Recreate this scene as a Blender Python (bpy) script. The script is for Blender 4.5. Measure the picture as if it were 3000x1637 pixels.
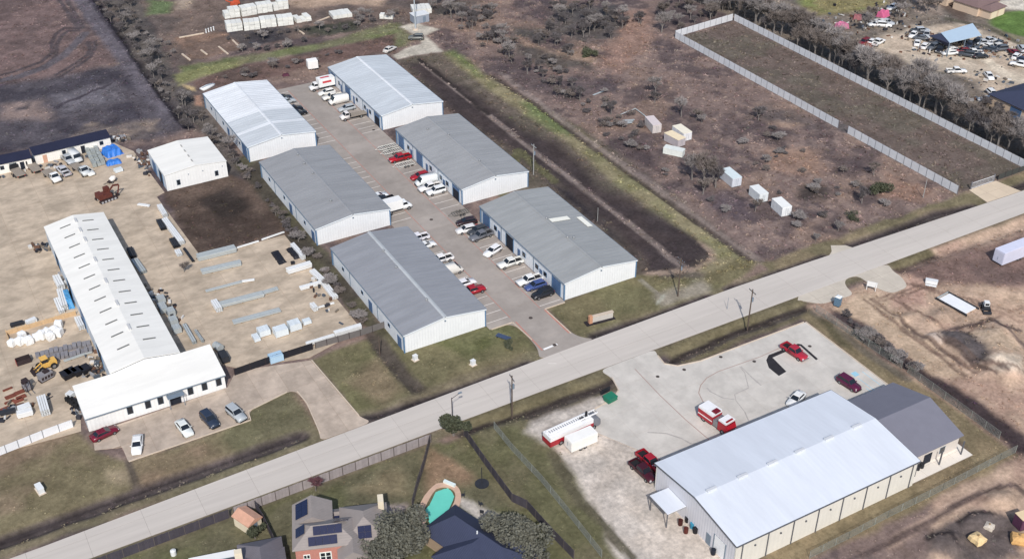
import bpy, bmesh, math, random
import numpy as np
from mathutils import Vector, Matrix

# ---------------------------------------------------------------- camera, sky, sun, exposure
for o in list(bpy.data.objects):
    bpy.data.objects.remove(o)
scene = bpy.context.scene
C = scene.collection
R = math.radians
cam_data = bpy.data.cameras.new('camera')
cam = bpy.data.objects.new('camera', cam_data)
C.objects.link(cam)
cam.location = (0, 0, 135)
cam.rotation_euler = (R(90 - 33.54), 0, R(-29.64))
cam_data.sensor_fit = 'HORIZONTAL'
cam_data.angle = 2 * math.atan(1500 / 3400)
cam_data.clip_start = 1.0
cam_data.clip_end = 6000
scene.camera = cam

SUN_EL, SUN_AZ = R(43), R(-27)          # azimuth: turned from -Y towards +X
sun_vec = Vector((math.sin(SUN_AZ) * math.cos(SUN_EL), -math.cos(SUN_AZ) * math.cos(SUN_EL), math.sin(SUN_EL)))
world = bpy.data.worlds.new('World')
scene.world = world
world.use_nodes = True
wn = world.node_tree
sky = wn.nodes.new('ShaderNodeTexSky')
sky.sky_type = 'NISHITA'
sky.sun_disc = False
sky.sun_elevation = SUN_EL
sky.sun_rotation = math.atan2(sun_vec.x, sun_vec.y)
sky.dust_density = 1.5
bg = wn.nodes['Background']
bg.inputs['Strength'].default_value = 0.125
wn.links.new(sky.outputs['Color'], bg.inputs['Color'])
sl = bpy.data.lights.new('sun', 'SUN')
sl.energy = 3.3
sl.angle = R(1.0)
sl.color = (1.0, 0.955, 0.90)
sun = bpy.data.objects.new('sun', sl)
C.objects.link(sun)
sun.location = (60, -60, 200)
sun.rotation_euler = sun_vec.to_track_quat('Z', 'Y').to_euler()
scene.view_settings.view_transform = 'Standard'
scene.view_settings.look = 'None'
scene.view_settings.gamma = 1
scene.view_settings.exposure = 0.0
scene.view_settings.use_curve_mapping = False

rng = random.Random(7)
nrg = np.random.default_rng(11)

# ---------------------------------------------------------------- materials
def lin(c):
    return tuple(((v / 255) / 12.92 if v / 255 <= 0.04045 else ((v / 255 + 0.055) / 1.055) ** 2.4) for v in c)

MATS = {}
def mat(name, rgb=(200, 200, 200), rough=0.75, var=0.12, scale=0.6, spec=0.3, metal=0.0, objvar=0.0, bump=0.0,
        stretch=(1, 1, 1), attr=None, rib=None, stain=0.0, stscale=0.13):
    """Procedural paint: base colour broken by two octaves of noise, an optional tone per object, ribs as bump."""
    if name in MATS:
        return MATS[name]
    m = bpy.data.materials.new(name)
    m.use_nodes = True
    nt = m.node_tree
    N, L = nt.nodes, nt.links
    p = N['Principled BSDF']
    p.inputs['Roughness'].default_value = rough
    p.inputs['Specular IOR Level'].default_value = spec
    p.inputs['Metallic'].default_value = metal
    tc = N.new('ShaderNodeTexCoord')
    geo = N.new('ShaderNodeNewGeometry')
    mp = N.new('ShaderNodeMapping')
    mp.inputs['Scale'].default_value = stretch
    L.new(geo.outputs['Position'] if attr or objvar or stain else tc.outputs['Object'], mp.inputs['Vector'])
    n1 = N.new('ShaderNodeTexNoise')
    n1.inputs['Scale'].default_value = scale
    n1.inputs['Detail'].default_value = 6
    n1.inputs['Roughness'].default_value = 0.62
    L.new(mp.outputs['Vector'], n1.inputs['Vector'])
    mr = N.new('ShaderNodeMapRange')
    mr.inputs['From Min'].default_value = 0.25
    mr.inputs['From Max'].default_value = 0.75
    mr.inputs['To Min'].default_value = 1 - var
    mr.inputs['To Max'].default_value = 1 + var
    mr.clamp = False
    L.new(n1.outputs['Fac'], mr.inputs['Value'])
    val = mr.outputs['Result']
    if objvar:
        oi = N.new('ShaderNodeObjectInfo')
        r2 = N.new('ShaderNodeMapRange')
        r2.inputs['To Min'].default_value = 1 - objvar
        r2.inputs['To Max'].default_value = 1 + objvar
        L.new(oi.outputs['Random'], r2.inputs['Value'])
        mm = N.new('ShaderNodeMath'); mm.operation = 'MULTIPLY'
        L.new(val, mm.inputs[0]); L.new(r2.outputs['Result'], mm.inputs[1])
        val = mm.outputs[0]
    if attr:
        at = N.new('ShaderNodeAttribute'); at.attribute_name = attr
        col = at.outputs['Color']
    else:
        rg = N.new('ShaderNodeRGB'); rg.outputs[0].default_value = (*lin(rgb), 1)
        col = rg.outputs[0]
    if stain:
        n3 = N.new('ShaderNodeTexNoise'); n3.inputs['Scale'].default_value = stscale; n3.inputs['Detail'].default_value = 7
        n3.inputs['Roughness'].default_value = 0.65
        L.new(mp.outputs['Vector'], n3.inputs['Vector'])
        r3 = N.new('ShaderNodeMapRange'); r3.inputs['From Min'].default_value = 0.40; r3.inputs['From Max'].default_value = 0.60
        L.new(n3.outputs['Fac'], r3.inputs['Value'])
        mx0 = N.new('ShaderNodeMix'); mx0.data_type = 'RGBA'
        L.new(r3.outputs['Result'], mx0.inputs['Factor'])
        L.new(col, mx0.inputs['A'])
        hs = N.new('ShaderNodeHueSaturation'); hs.inputs['Value'].default_value = 1 - stain; hs.inputs['Saturation'].default_value = 1.0
        L.new(col, hs.inputs['Color'])
        L.new(hs.outputs['Color'], mx0.inputs['B'])
        col = mx0.outputs['Result']
    vm = N.new('ShaderNodeVectorMath'); vm.operation = 'SCALE'
    L.new(col, vm.inputs[0]); L.new(val, vm.inputs['Scale'])
    L.new(vm.outputs['Vector'], p.inputs['Base Color'])
    h = None
    if rib:                                    # (axis, spacing): fine standing ribs
        sx = N.new('ShaderNodeSeparateXYZ'); L.new(tc.outputs['Object'], sx.inputs[0])
        ml = N.new('ShaderNodeMath'); ml.operation = 'MULTIPLY'; ml.inputs[1].default_value = 2 * math.pi / rib[1]
        L.new(sx.outputs[rib[0]], ml.inputs[0])
        sn = N.new('ShaderNodeMath'); sn.operation = 'SINE'; L.new(ml.outputs[0], sn.inputs[0])
        h = sn.outputs[0]
    elif bump:
        n4 = N.new('ShaderNodeTexNoise'); n4.inputs['Scale'].default_value = scale * 5; n4.inputs['Detail'].default_value = 5
        L.new(mp.outputs['Vector'], n4.inputs['Vector'])
        h = n4.outputs['Fac']
    if h is not None:
        b = N.new('ShaderNodeBump'); b.inputs['Strength'].default_value = bump or 0.35
        b.inputs['Distance'].default_value = 0.06 if rib else 0.25
        L.new(h, b.inputs['Height']); L.new(b.outputs['Normal'], p.inputs['Normal'])
    MATS[name] = m
    return m

def glassmat():
    return mat('glass_dark', (34, 40, 48), rough=0.12, var=0.1, spec=0.6)

# ---------------------------------------------------------------- mesh builder
class MB:
    def __init__(self):
        self.v = []; self.f = []
    def add(self, vs, fs):
        b = len(self.v)
        self.v += [tuple(p) for p in vs]
        self.f += [tuple(i + b for i in f) for f in fs]
        return self
    def box(self, cx, cy, z0, sx, sy, sz, rot=0.0):
        c, s = math.cos(rot), math.sin(rot)
        vs = []
        for z in (z0, z0 + sz):
            for dx, dy in ((-1, -1), (1, -1), (1, 1), (-1, 1)):
                x, y = dx * sx / 2, dy * sy / 2
                vs.append((cx + x * c - y * s, cy + x * s + y * c, z))
        return self.add(vs, [(3, 2, 1, 0), (4, 5, 6, 7), (0, 1, 5, 4), (1, 2, 6, 5), (2, 3, 7, 6), (3, 0, 4, 7)])
    def prism(self, poly, z0, z1):
        a = sum(poly[i][0] * poly[(i + 1) % len(poly)][1] - poly[(i + 1) % len(poly)][0] * poly[i][1] for i in range(len(poly)))
        if a < 0:
            poly = poly[::-1]
        n = len(poly)
        vs = [(x, y, z0) for x, y in poly] + [(x, y, z1) for x, y in poly]
        fs = [tuple(range(n - 1, -1, -1)), tuple(range(n, 2 * n))]
        fs += [(i, (i + 1) % n, n + (i + 1) % n, n + i) for i in range(n)]
        return self.add(vs, fs)
    def tube(self, p0, p1, r0, r1=None, n=8, cap=True):
        r1 = r0 if r1 is None else r1
        p0, p1 = Vector(p0), Vector(p1)
        d = (p1 - p0)
        if d.length < 1e-6:
            return self
        q = d.to_track_quat('Z', 'Y')
        vs = []
        for p, r in ((p0, r0), (p1, r1)):
            for i in range(n):
                a = 2 * math.pi * i / n
                vs.append(p + q @ Vector((r * math.cos(a), r * math.sin(a), 0)))
        fs = [(i, (i + 1) % n, n + (i + 1) % n, n + i) for i in range(n)]
        if cap:
            fs += [tuple(range(n - 1, -1, -1)), tuple(range(n, 2 * n))]
        return self.add(vs, fs)
    def loft(self, rings):
        """closed rings of equal length, capped"""
        n = len(rings[0]); vs = [p for r in rings for p in r]; fs = []
        for k in range(len(rings) - 1):
            for i in range(n):
                fs.append((k * n + i, k * n + (i + 1) % n, (k + 1) * n + (i + 1) % n, (k + 1) * n + i))
        fs.append(tuple(range(n - 1, -1, -1)))
        fs.append(tuple(range((len(rings) - 1) * n, len(rings) * n)))
        return self.add(vs, fs)
    def mesh(self, name, m, smooth=False):
        me = bpy.data.meshes.new(name)
        me.from_pydata(self.v, [], self.f)
        if m:
            me.materials.append(m)
        bm = bmesh.new(); bm.from_mesh(me)
        bmesh.ops.recalc_face_normals(bm, faces=bm.faces)
        bm.to_mesh(me); bm.free()
        if smooth:
            me.polygons.foreach_set('use_smooth', [True] * len(me.polygons))
        me.update()
        return me
    def build(self, name, m, parent=None, smooth=False):
        return link(name, self.mesh(name, m, smooth), parent)

def link(name, me, parent=None, loc=None, rot=None):
    o = bpy.data.objects.new(name, me)
    C.objects.link(o)
    if parent:
        o.parent = parent
    if loc is not None:
        o.location = loc
    if rot is not None:
        o.rotation_euler = rot
    return o

def tag(o, label=None, cat=None, group=None, kind=None):
    if label: o['label'] = label
    if cat: o['category'] = cat
    if group: o['group'] = group
    if kind: o['kind'] = kind
    return o

def thing(name, label, cat, loc=(0, 0, 0), rz=0.0, group=None):
    o = bpy.data.objects.new(name, None)
    o.empty_display_size = 0.5
    C.objects.link(o)
    o.location = loc if len(loc) == 3 else (loc[0], loc[1], 0)
    o.rotation_euler = (0, 0, rz)
    return tag(o, label, cat, group)

KIDS = {}
def copy_tree(o, parent=None):
    c = o.copy()
    C.objects.link(c)
    if parent:
        c.parent = parent
    for ch in o.children:
        copy_tree(ch, c)
    return c

def place(proto, loc, rz, label, group=None, scale=None):
    """first use moves the prototype itself, later uses copy it with its parts"""
    if proto.get('_used'):
        t = copy_tree(proto)
    else:
        t = proto
        proto['_used'] = 1
    t.location = loc if len(loc) == 3 else (loc[0], loc[1], 0)
    t.rotation_euler = (0, 0, rz)
    if scale:
        t.scale = (scale,) * 3 if isinstance(scale, (int, float)) else scale
    t['label'] = label
    if group:
        t['group'] = group
    return t

def ang(p, q):
    return math.atan2(q[1] - p[1], q[0] - p[0])
def dist(p, q):
    return math.hypot(q[0] - p[0], q[1] - p[1])
def mid(p, q):
    return ((p[0] + q[0]) / 2, (p[1] + q[1]) / 2)

# ---------------------------------------------------------------- ground sheet: relief and cover
def axis(lo, hi, step, far):
    a = list(np.arange(lo, hi, step))
    s, v, up = step, a[-1], []
    while v < far:
        s *= 1.5; v += s; up.append(v)
    s, v, dn = step, a[0], []
    while v > -far:
        s *= 1.5; v -= s; dn.append(v)
    return np.array(dn[::-1] + a + up)
GXa, GYa = axis(-25, 345, 0.6, 3000), axis(58, 425, 0.6, 3000)
GX, GY = np.meshgrid(GXa, GYa)
TAB = nrg.random((256, 256))
def vnoise(x, y):
    xi, yi = np.floor(x).astype(int), np.floor(y).astype(int)
    fx, fy = x - xi, y - yi
    fx, fy = fx * fx * (3 - 2 * fx), fy * fy * (3 - 2 * fy)
    t = lambda a, b: TAB[a % 256, b % 256]
    return (t(xi, yi) * (1 - fx) + t(xi + 1, yi) * fx) * (1 - fy) + (t(xi, yi + 1) * (1 - fx) + t(xi + 1, yi + 1) * fx) * fy
def fbm(x, y, f, o=4, ox=0.0):
    r, a, s = 0, 1.0, 0
    for k in range(o):
        r = r + a * vnoise(x * f + ox + 17.3 * k, y * f + ox * 1.7 + 9.1 * k); s += a; a *= 0.55; f *= 2.03
    return r / s
def sstep(a, b, x):
    t = np.clip((x - a) / (b - a), 0, 1); return t * t * (3 - 2 * t)
N1 = fbm(GX, GY, 0.035, 5); N2 = fbm(GX, GY, 0.12, 4, 50.0); N3 = fbm(GX, GY, 0.45, 3, 90.0); N4 = fbm(GX, GY, 0.07, 4, 130.0)
WX, WY = (fbm(GX, GY, 0.22, 3, 200.0) - 0.5), (fbm(GX, GY, 0.22, 3, 260.0) - 0.5)
def L3(c): return np.array(lin(c))
COL = np.zeros(GX.shape + (3,))
HGT = np.zeros(GX.shape)
def blendto(m, c, sl=None):
    if sl is None: sl = (slice(None), slice(None))
    COL[sl] = COL[sl] * (1 - m[..., None]) + c * m[..., None]
# rough brush everywhere: russet weeds, darker thickets, paler dry patches
COL[:] = L3((134, 113, 105))
blendto(0.8 * sstep(0.50, 0.62, N1), L3((86, 75, 78)))
blendto(0.60 * sstep(0.52, 0.68, N4), L3((146, 121, 105)))
blendto(0.7 * sstep(0.50, 0.64, N2), L3((80, 70, 73)))
blendto(0.35 * sstep(0.55, 0.72, N3), L3((150, 128, 114)))
HGT += (N3 - 0.5) * 0.30 + (N2 - 0.5) * 0.35

def window(pts, pad):
    x0, x1 = min(p[0] for p in pts) - pad, max(p[0] for p in pts) + pad
    y0, y1 = min(p[1] for p in pts) - pad, max(p[1] for p in pts) + pad
    i0, i1 = np.searchsorted(GYa, y0), np.searchsorted(GYa, y1)
    j0, j1 = np.searchsorted(GXa, x0), np.searchsorted(GXa, x1)
    return (slice(max(i0 - 1, 0), i1 + 1), slice(max(j0 - 1, 0), j1 + 1))
def seg_dist(X, Y, a, b):
    dx, dy = b[0] - a[0], b[1] - a[1]
    t = np.clip(((X - a[0]) * dx + (Y - a[1]) * dy) / (dx * dx + dy * dy + 1e-9), 0, 1)
    return np.hypot(X - a[0] - t * dx, Y - a[1] - t * dy)
def sdf(poly, sl, warp=0.0):
    X, Y = GX[sl] + WX[sl] * warp, GY[sl] + WY[sl] * warp
    d = np.full(X.shape, 1e9); ins = np.zeros(X.shape, bool)
    n = len(poly)
    for i in range(n):
        a, b = poly[i], poly[(i + 1) % n]
        d = np.minimum(d, seg_dist(X, Y, a, b))
        c = ((a[1] > Y) != (b[1] > Y)) & (X < (b[0] - a[0]) * (Y - a[1]) / ((b[1] - a[1]) or 1e-9) + a[0])
        ins ^= c
    return np.where(ins, d, -d)
def zone(poly, rgb, soft=1.2, warp=2.0, amt=1.0, alt=None, altamt=0.6, noise=None, flat=None):
    sl = window(poly, 6)
    m = sstep(-soft, soft, sdf(poly, sl, warp)) * amt
    c = np.broadcast_to(L3(rgb), GX[sl].shape + (3,)).copy()
    if alt:
        n = (N2 if noise is None else noise)[sl]
        k = altamt * sstep(0.42, 0.62, n)[..., None]
        c = c * (1 - k) + L3(alt) * k
    c = c * (1 + 0.2 * (N3[sl] - 0.5))[..., None]
    COL[sl] = COL[sl] * (1 - m[..., None]) + c * m[..., None]
    if flat is not None:
        HGT[sl] = HGT[sl] * (1 - m) + (HGT[sl] * flat) * m
def line_d(pts, sl, warp=0.0):
    X, Y = GX[sl] + WX[sl] * warp, GY[sl] + WY[sl] * warp
    d = np.full(X.shape, 1e9)
    for a, b in zip(pts[:-1], pts[1:]):
        d = np.minimum(d, seg_dist(X, Y, a, b))
    return d
def stroke(pts, w, rgb, amt=0.9, warp=1.0, patchy=0.0):
    sl = window(pts, w * 2 + 2)
    m = amt * (1 - sstep(w * 0.35, w * 0.75, line_d(pts, sl, warp)))
    if patchy:
        m = m * (1 - patchy * sstep(0.45, 0.65, N2[sl]))
    COL[sl] = COL[sl] * (1 - m[..., None]) + (L3(rgb) * (1 + 0.3 * (N3[sl] - 0.5))[..., None]) * m[..., None]
def dig(pts, w, depth, warp=0.6):
    sl = window(pts, w + 2)
    HGT[sl] -= depth * (1 - sstep(0.15 * w, w * 0.75, line_d(pts, sl, warp)))
def mound(p, rx, ry, h, rot=0.0):
    r = max(rx, ry) * 1.4
    sl = window([p], r)
    X, Y = GX[sl] - p[0] + WX[sl] * 2.5, GY[sl] - p[1] + WY[sl] * 2.5
    c, s = math.cos(rot), math.sin(rot)
    q = np.hypot((X * c + Y * s) / rx, (-X * s + Y * c) / ry)
    HGT[sl] += h * (1 - sstep(0.2, 1.1, q)) * (0.75 + 0.5 * N3[sl])

# far upper left: ploughed field, burnt soil, farm track and ditch
zone([(23.22, 447.81), (62.82, 425.28), (54.15, 370.23), (57.78, 346.71), (57.24, 334.83), (39.77, 329.97), (23.82, 331.22), (6.03, 333.79)],
     (126, 104, 100), alt=(100, 84, 82), altamt=0.8, soft=2)
zone([(6.46, 337.29), (40.37, 332.84), (58.64, 332.34), (62.43, 280.47), (51.54, 278.74), (40.44, 285.06), (37.88, 284.83), (16.93, 289.81), (5.45, 291.43)],
     (92, 86, 92), alt=(70, 66, 74), altamt=0.9, soft=3)
zone([(22.11, 320.95), (32.18, 318.91), (31.98, 304.64), (20.49, 311.18)], (142, 122, 114), alt=(84, 78, 82), altamt=0.9, soft=3, warp=5)
zone([(40.49, 296.35), (56.78, 288.45), (51.75, 279.53), (33.95, 289.66)], (150, 132, 118), alt=(96, 88, 88), altamt=0.9, soft=2, warp=5)
zone([(36.43, 320.24), (51.24, 319.50), (52.39, 307.41), (36.49, 307.71)], (112, 107, 114), soft=3, warp=4)
stroke([(60.71, 403.08), (60.48, 365.66), (60.55, 322.98), (61.30, 289.35)], 6.5, (104, 98, 106), 0.95)
stroke([(63.05, 401.76), (62.66, 364.42), (62.42, 323.54), (61.99, 283.44)], 2.6, (74, 69, 78), 0.9)
stroke([(64.19, 396.66), (63.42, 352.60), (62.47, 319.46), (62.50, 282.46)], 2.2, (52, 49, 55), 0.95); dig([(64.19, 396.66), (63.42, 352.60), (62.47, 319.46), (62.50, 282.46)], 2.2, 0.7)
for off in (0, 60):
    stroke([(53.26, 398.50) if off == 0 else (55.55, 397.20), (53.13, 379.74) if off == 0 else (54.79, 378.80), (53.13, 366.95) if off == 0 else (54.53, 367.11)], 1.5, (86, 78, 82), 0.85, 0.3)
stroke([(53.40, 366.80), (49.53, 369.96), (46.05, 366.23), (43.18, 358.62), (41.58, 350.63), (37.93, 345.82), (29.74, 342.14), (22.79, 341.24)], 1.3, (80, 72, 76), 0.85, 0.3)
stroke([(53.02, 365.10), (50.07, 366.78), (46.87, 362.95), (44.46, 356.98), (42.55, 348.33), (38.75, 342.82), (30.46, 338.48), (22.32, 338.32)], 1.3, (80, 72, 76), 0.85, 0.3)
stroke([(53.81, 361.81), (49.62, 354.96), (44.48, 347.24), (37.80, 340.85), (30.32, 337.75), (22.20, 337.59)], 2.6, (98, 92, 98), 0.9, 0.5)
stroke([(53.13, 354.78), (52.70, 349.60), (50.82, 344.50), (46.24, 339.40), (39.52, 334.13)], 1.2, (84, 76, 80), 0.85, 0.3)
stroke([(54.84, 353.80), (54.00, 348.86), (51.24, 342.53), (46.67, 337.47), (40.22, 332.12)], 1.2, (84, 76, 80), 0.85, 0.3)
for k in range(5):
    stroke([(59.13, 322.98), (48.32, 318.83), (34.92, 311.48)][k % 2:], 1.0, (76, 70, 78), 0.5, 3)
# tree belt between the track and the warehouses
zone([(66.22, 395.50), (77.80, 388.91), (70.06, 320.84), (71.19, 300.46), (70.35, 275.96), (66.74, 249.41), (62.46, 247.80), (65.10, 271.94), (63.74, 280.40), (62.66, 320.16)],
     (104, 96, 90), alt=(80, 75, 74), altamt=0.9, soft=2, warp=3)
# north fields
zone([(76.85, 391.67), (113.19, 370.99), (187.96, 328.44), (145.93, 318.01), (126.95, 321.14), (97.45, 328.65), (71.73, 321.55)], (122, 104, 94), alt=(94, 84, 80), altamt=0.8)
zone([(79.17, 381.60), (85.79, 375.69), (81.57, 366.61), (74.97, 368.33)], (104, 120, 78), soft=2)
zone([(89.11, 381.38), (93.73, 378.75), (88.19, 366.96), (84.84, 367.83)], (172, 152, 132), soft=2)
zone([(120.35, 362.21), (149.89, 345.40), (143.27, 338.20), (133.75, 346.56), (121.61, 348.58), (117.27, 353.97)], (182, 154, 130), soft=2)
zone([(90.69, 343.90), (109.34, 336.87), (107.07, 326.71), (94.76, 325.26), (91.85, 326.92)], (74, 70, 74), alt=(92, 84, 80), soft=1.5)
zone([(112.01, 331.77), (120.03, 332.59), (129.85, 329.74), (129.57, 321.78), (119.04, 322.50)], (76, 76, 66), soft=1.5, warp=4)
zone([(110.33, 335.41), (122.50, 334.84), (120.03, 332.59), (112.57, 333.24)], (140, 116, 102), soft=1)
zone([(77.23, 344.75), (91.78, 342.10), (92.71, 325.95), (75.52, 324.43)], (140, 112, 94), alt=(112, 94, 84), altamt=0.8, soft=1)
zone([(72.54, 321.84), (84.81, 321.15), (101.53, 319.75), (119.13, 318.99), (139.71, 323.22), (142.09, 320.04), (140.96, 310.90), (136.63, 303.11), (131.46, 305.21), (119.87, 313.48), (102.44, 314.33), (77.59, 315.88), (71.00, 316.59)],
     (122, 120, 88), alt=(104, 114, 66), altamt=0.7, soft=1.5)
zone([(68.86, 316.63), (76.75, 318.69), (91.50, 317.90), (86.34, 311.58), (72.99, 311.07), (68.12, 309.12)], (140, 134, 92), alt=(118, 124, 70), soft=1.2)
zone([(71.15, 309.74), (83.84, 313.00), (104.36, 313.17), (136.98, 313.54), (130.80, 301.61), (107.29, 304.66), (97.15, 302.15), (90.75, 300.97), (71.78, 302.40)], (118, 94, 86), alt=(88, 74, 68), altamt=0.8, soft=1.2)
zone([(69.29, 309.23), (71.37, 305.71), (70.82, 302.95), (69.52, 305.22)], (206, 176, 120), soft=0.6, warp=0.5)
zone([(70.04, 300.36), (71.23, 299.68), (69.82, 292.35), (68.13, 294.04)], (176, 136, 112), soft=0.6, warp=0.5)
# gravel lane to the mast
zone([(140.86, 318.96), (146.67, 319.55), (150.58, 310.54), (144.63, 308.25), (143.74, 294.26), (135.18, 295.63), (129.29, 295.54), (129.27, 298.99), (134.90, 301.94), (140.77, 303.09), (141.96, 312.59)],
     (200, 190, 172), alt=(186, 174, 154), soft=0.7, warp=0.8, flat=0.2)
# land beside the right-hand warehouses
zone([(128.46, 295.15), (144.25, 293.96), (148.88, 260.07), (152.83, 222.02), (150.56, 156.27), (135.97, 156.11), (102.08, 155.54), (119.84, 210.62), (126.76, 236.85)],
     (112, 100, 88), alt=(96, 88, 76), altamt=0.8, flat=0.4)
zone([(130.06, 291.70), (135.13, 288.82), (138.48, 258.42), (138.09, 237.42), (142.75, 225.16), (138.94, 200.88), (141.80, 190.46), (145.85, 169.29), (143.92, 164.67), (140.99, 162.63), (135.35, 162.21), (125.54, 163.35), (128.71, 170.08), (129.98, 187.25), (130.91, 212.90), (128.98, 235.58), (126.17, 252.44)],
     (78, 67, 66), alt=(65, 57, 58), altamt=0.8, soft=2.6, flat=0.3)
zone([(128.83, 209.46), (131.70, 202.76), (128.42, 171.17), (128.60, 177.18)], (58, 53, 58), soft=1.5, flat=0.3)
stroke([(134.30, 288.45), (134.62, 259.88), (134.63, 244.16), (134.29, 229.34), (134.80, 209.52), (135.16, 181.28), (134.78, 165.71), (135.11, 161.89)], 1.5, (134, 119, 112), 0.9, 0.8)
stroke([(134.90, 292.35), (134.94, 263.43), (134.67, 249.72)], 1.4, (50, 44, 44), 0.9, 0.8)
stroke([(126.61, 164.51), (136.77, 160.95), (141.92, 162.10), (144.30, 164.46), (144.63, 169.50)], 1.6, (152, 130, 112), 0.9, 0.6)
zone([(143.05, 292.89), (145.81, 293.08), (146.41, 279.05), (146.64, 269.16), (148.93, 248.06), (150.72, 228.22), (148.91, 198.61), (148.80, 164.25), (149.63, 156.80), (142.87, 153.49), (137.57, 155.81), (136.54, 160.64), (142.92, 161.99), (145.37, 164.79), (144.39, 176.53), (142.59, 196.56), (144.37, 222.96), (143.75, 234.20), (142.26, 265.37), (142.72, 284.50)],
     (146, 135, 100), alt=(124, 120, 82), altamt=0.8, soft=1.4, warp=1.5, flat=0.3)
zone([(145.57, 251.44), (148.93, 248.06), (149.85, 230.73), (146.05, 227.57), (143.82, 236.87)], (104, 116, 70), soft=2.2, warp=3, amt=0.9)
zone([(143.74, 294.26), (146.51, 294.45), (147.27, 281.91), (144.96, 273.33), (143.98, 283.78)], (106, 120, 68), soft=2, warp=3, amt=0.85)
stroke([(151.15, 271.43), (150.17, 245.91), (149.27, 224.04), (150.40, 199.49), (150.05, 169.34), (150.56, 156.27)], 2.0, (142, 126, 118), 0.8, 0.6)
stroke([(147.99, 271.61), (148.93, 248.06), (148.38, 224.55), (148.72, 200.44), (149.08, 169.89), (149.07, 157.12)], 1.4, (78, 68, 64), 0.8, 0.6); dig([(147.99, 271.61), (148.93, 248.06), (148.38, 224.55), (148.72, 200.44), (149.08, 169.89), (149.07, 157.12)], 1.6, 0.35)
stroke([(116.53, 209.18), (131.10, 227.34), (130.55, 209.05)], 2.0, (100, 98, 66), 0.8, 1.0)
# right-hand brush: paler clearings and dark thickets
for P, c, a in (([(209.67, 294.44), (218.95, 293.39), (206.14, 275.31), (192.25, 261.97), (180.35, 256.67), (178.54, 261.94), (192.39, 274.60)], (152, 120, 104), .85),
                ([(167.34, 296.43), (172.90, 278.34), (180.38, 275.90), (179.77, 263.82), (176.59, 262.20), (169.95, 276.43), (166.79, 289.16)], (164, 136, 114), .8),
                ([(192.54, 310.56), (209.91, 300.68), (203.21, 287.83), (193.30, 275.95), (184.31, 279.20), (178.17, 291.23)], (84, 82, 82), .8),
                ([(170.39, 300.53), (177.19, 297.64), (177.65, 286.74), (173.11, 284.64), (169.12, 296.38)], (78, 78, 76), .8),
                ([(164.90, 290.24), (173.40, 276.25), (176.36, 264.03), (173.96, 260.31), (165.25, 268.65), (161.28, 279.59)], (82, 78, 74), .8),
                ([(152.36, 284.66), (161.28, 279.59), (161.48, 262.42), (175.09, 251.42), (172.72, 244.80), (155.40, 246.97), (151.50, 256.88), (150.23, 272.14)], (86, 76, 80), .75),
                ([(156.94, 330.81), (164.89, 329.54), (159.70, 318.71), (153.23, 320.33)], (70, 68, 66), .8),
                ([(156.39, 224.61), (160.13, 215.45), (161.11, 204.80), (151.43, 197.58), (152.77, 209.54), (152.02, 218.01)], (82, 70, 72), .8),
                ([(156.43, 192.29), (163.37, 184.73), (164.84, 176.29), (159.31, 169.94), (154.45, 179.36)], (92, 80, 86), .75),
                ([(203.61, 217.97), (208.53, 209.74), (206.37, 199.77), (199.53, 203.66), (193.91, 214.26)], (96, 88, 86), .6),
                ([(198.64, 208.58), (203.25, 203.74), (200.63, 201.59), (196.61, 205.33)], (168, 138, 116), .8),
                ([(190.59, 193.34), (197.18, 189.59), (188.65, 180.14), (185.29, 183.31)], (150, 124, 106), .7),
                ([(179.42, 177.39), (184.60, 175.66), (181.04, 171.71), (177.86, 174.11)], (72, 64, 64), .8),
                ([(186.38, 196.52), (196.21, 189.04), (191.52, 179.58), (183.05, 181.49), (178.41, 187.04)], (156, 124, 104), .7),
                ([(198.39, 187.80), (202.25, 181.27), (201.67, 173.81), (193.88, 174.17), (191.94, 179.34)], (88, 76, 78), .75),
                ([(179.30, 177.91), (184.93, 175.83), (181.69, 171.56), (177.37, 172.92)], (66, 62, 62), .8),
                ([(203.41, 172.23), (206.59, 162.38), (200.83, 156.87), (194.48, 164.83)], (150, 116, 96), .7)):
    zone(P, c, soft=2.5, warp=6, amt=a)
# fenced lot
zone([(210.9, 157), (234.5, 157), (235.0, 271), (210.9, 268)], (114, 99, 91), alt=(98, 92, 80), altamt=0.7, soft=0.8, warp=0.5, flat=0.7)
stroke([(212, 160), (212, 265)], 3.0, (98, 96, 98), 0.6, 1.5)
# scrap yard, lawns and belt of trees at the upper right
zone([(236, 158), (262, 150), (330, 150), (330, 300), (250, 330), (236, 300)], (128, 116, 104), alt=(104, 98, 92), altamt=0.8)
zone([(261.68, 238.00), (275.90, 238.89), (283.79, 238.25), (296.21, 233.52), (296.97, 223.12), (299.84, 209.04), (271.33, 179.99), (260.99, 190.02), (264.89, 201.97), (263.29, 209.34), (259.46, 214.81), (258.92, 225.29), (255.81, 236.97)],
     (200, 182, 158), alt=(182, 160, 136), altamt=0.7, soft=2, warp=5, flat=0.4)
zone([(267.84, 279.45), (290.80, 269.92), (295.53, 263.70), (287.84, 257.76), (272.07, 257.62), (261.73, 261.07), (262.96, 271.92)], (138, 128, 84), alt=(116, 124, 66), altamt=0.9, soft=2)
zone([(307.20, 232.79), (314.88, 234.08), (326.13, 230.96), (309.23, 210.95), (302.86, 217.53), (302.97, 228.11)], (98, 128, 56), alt=(82, 110, 48), soft=1.5)
zone([(320.74, 242.43), (337.06, 240.07), (324.95, 229.98), (316.17, 237.46)], (212, 202, 184), soft=1.5)
zone([(300.05, 228.99), (303.43, 215.72), (297.81, 207.36), (298.61, 219.95)], (132, 124, 96), soft=1.5)
zone([(309.60, 253.95), (305.41, 240.28), (298.04, 233.25), (297.73, 238.18), (302.10, 249.64)], (98, 84, 76), soft=1.5)
zone([(300.86, 258.92), (307.76, 254.99), (296.25, 241.43), (289.86, 247.50)], (150, 134, 122), soft=2)
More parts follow.
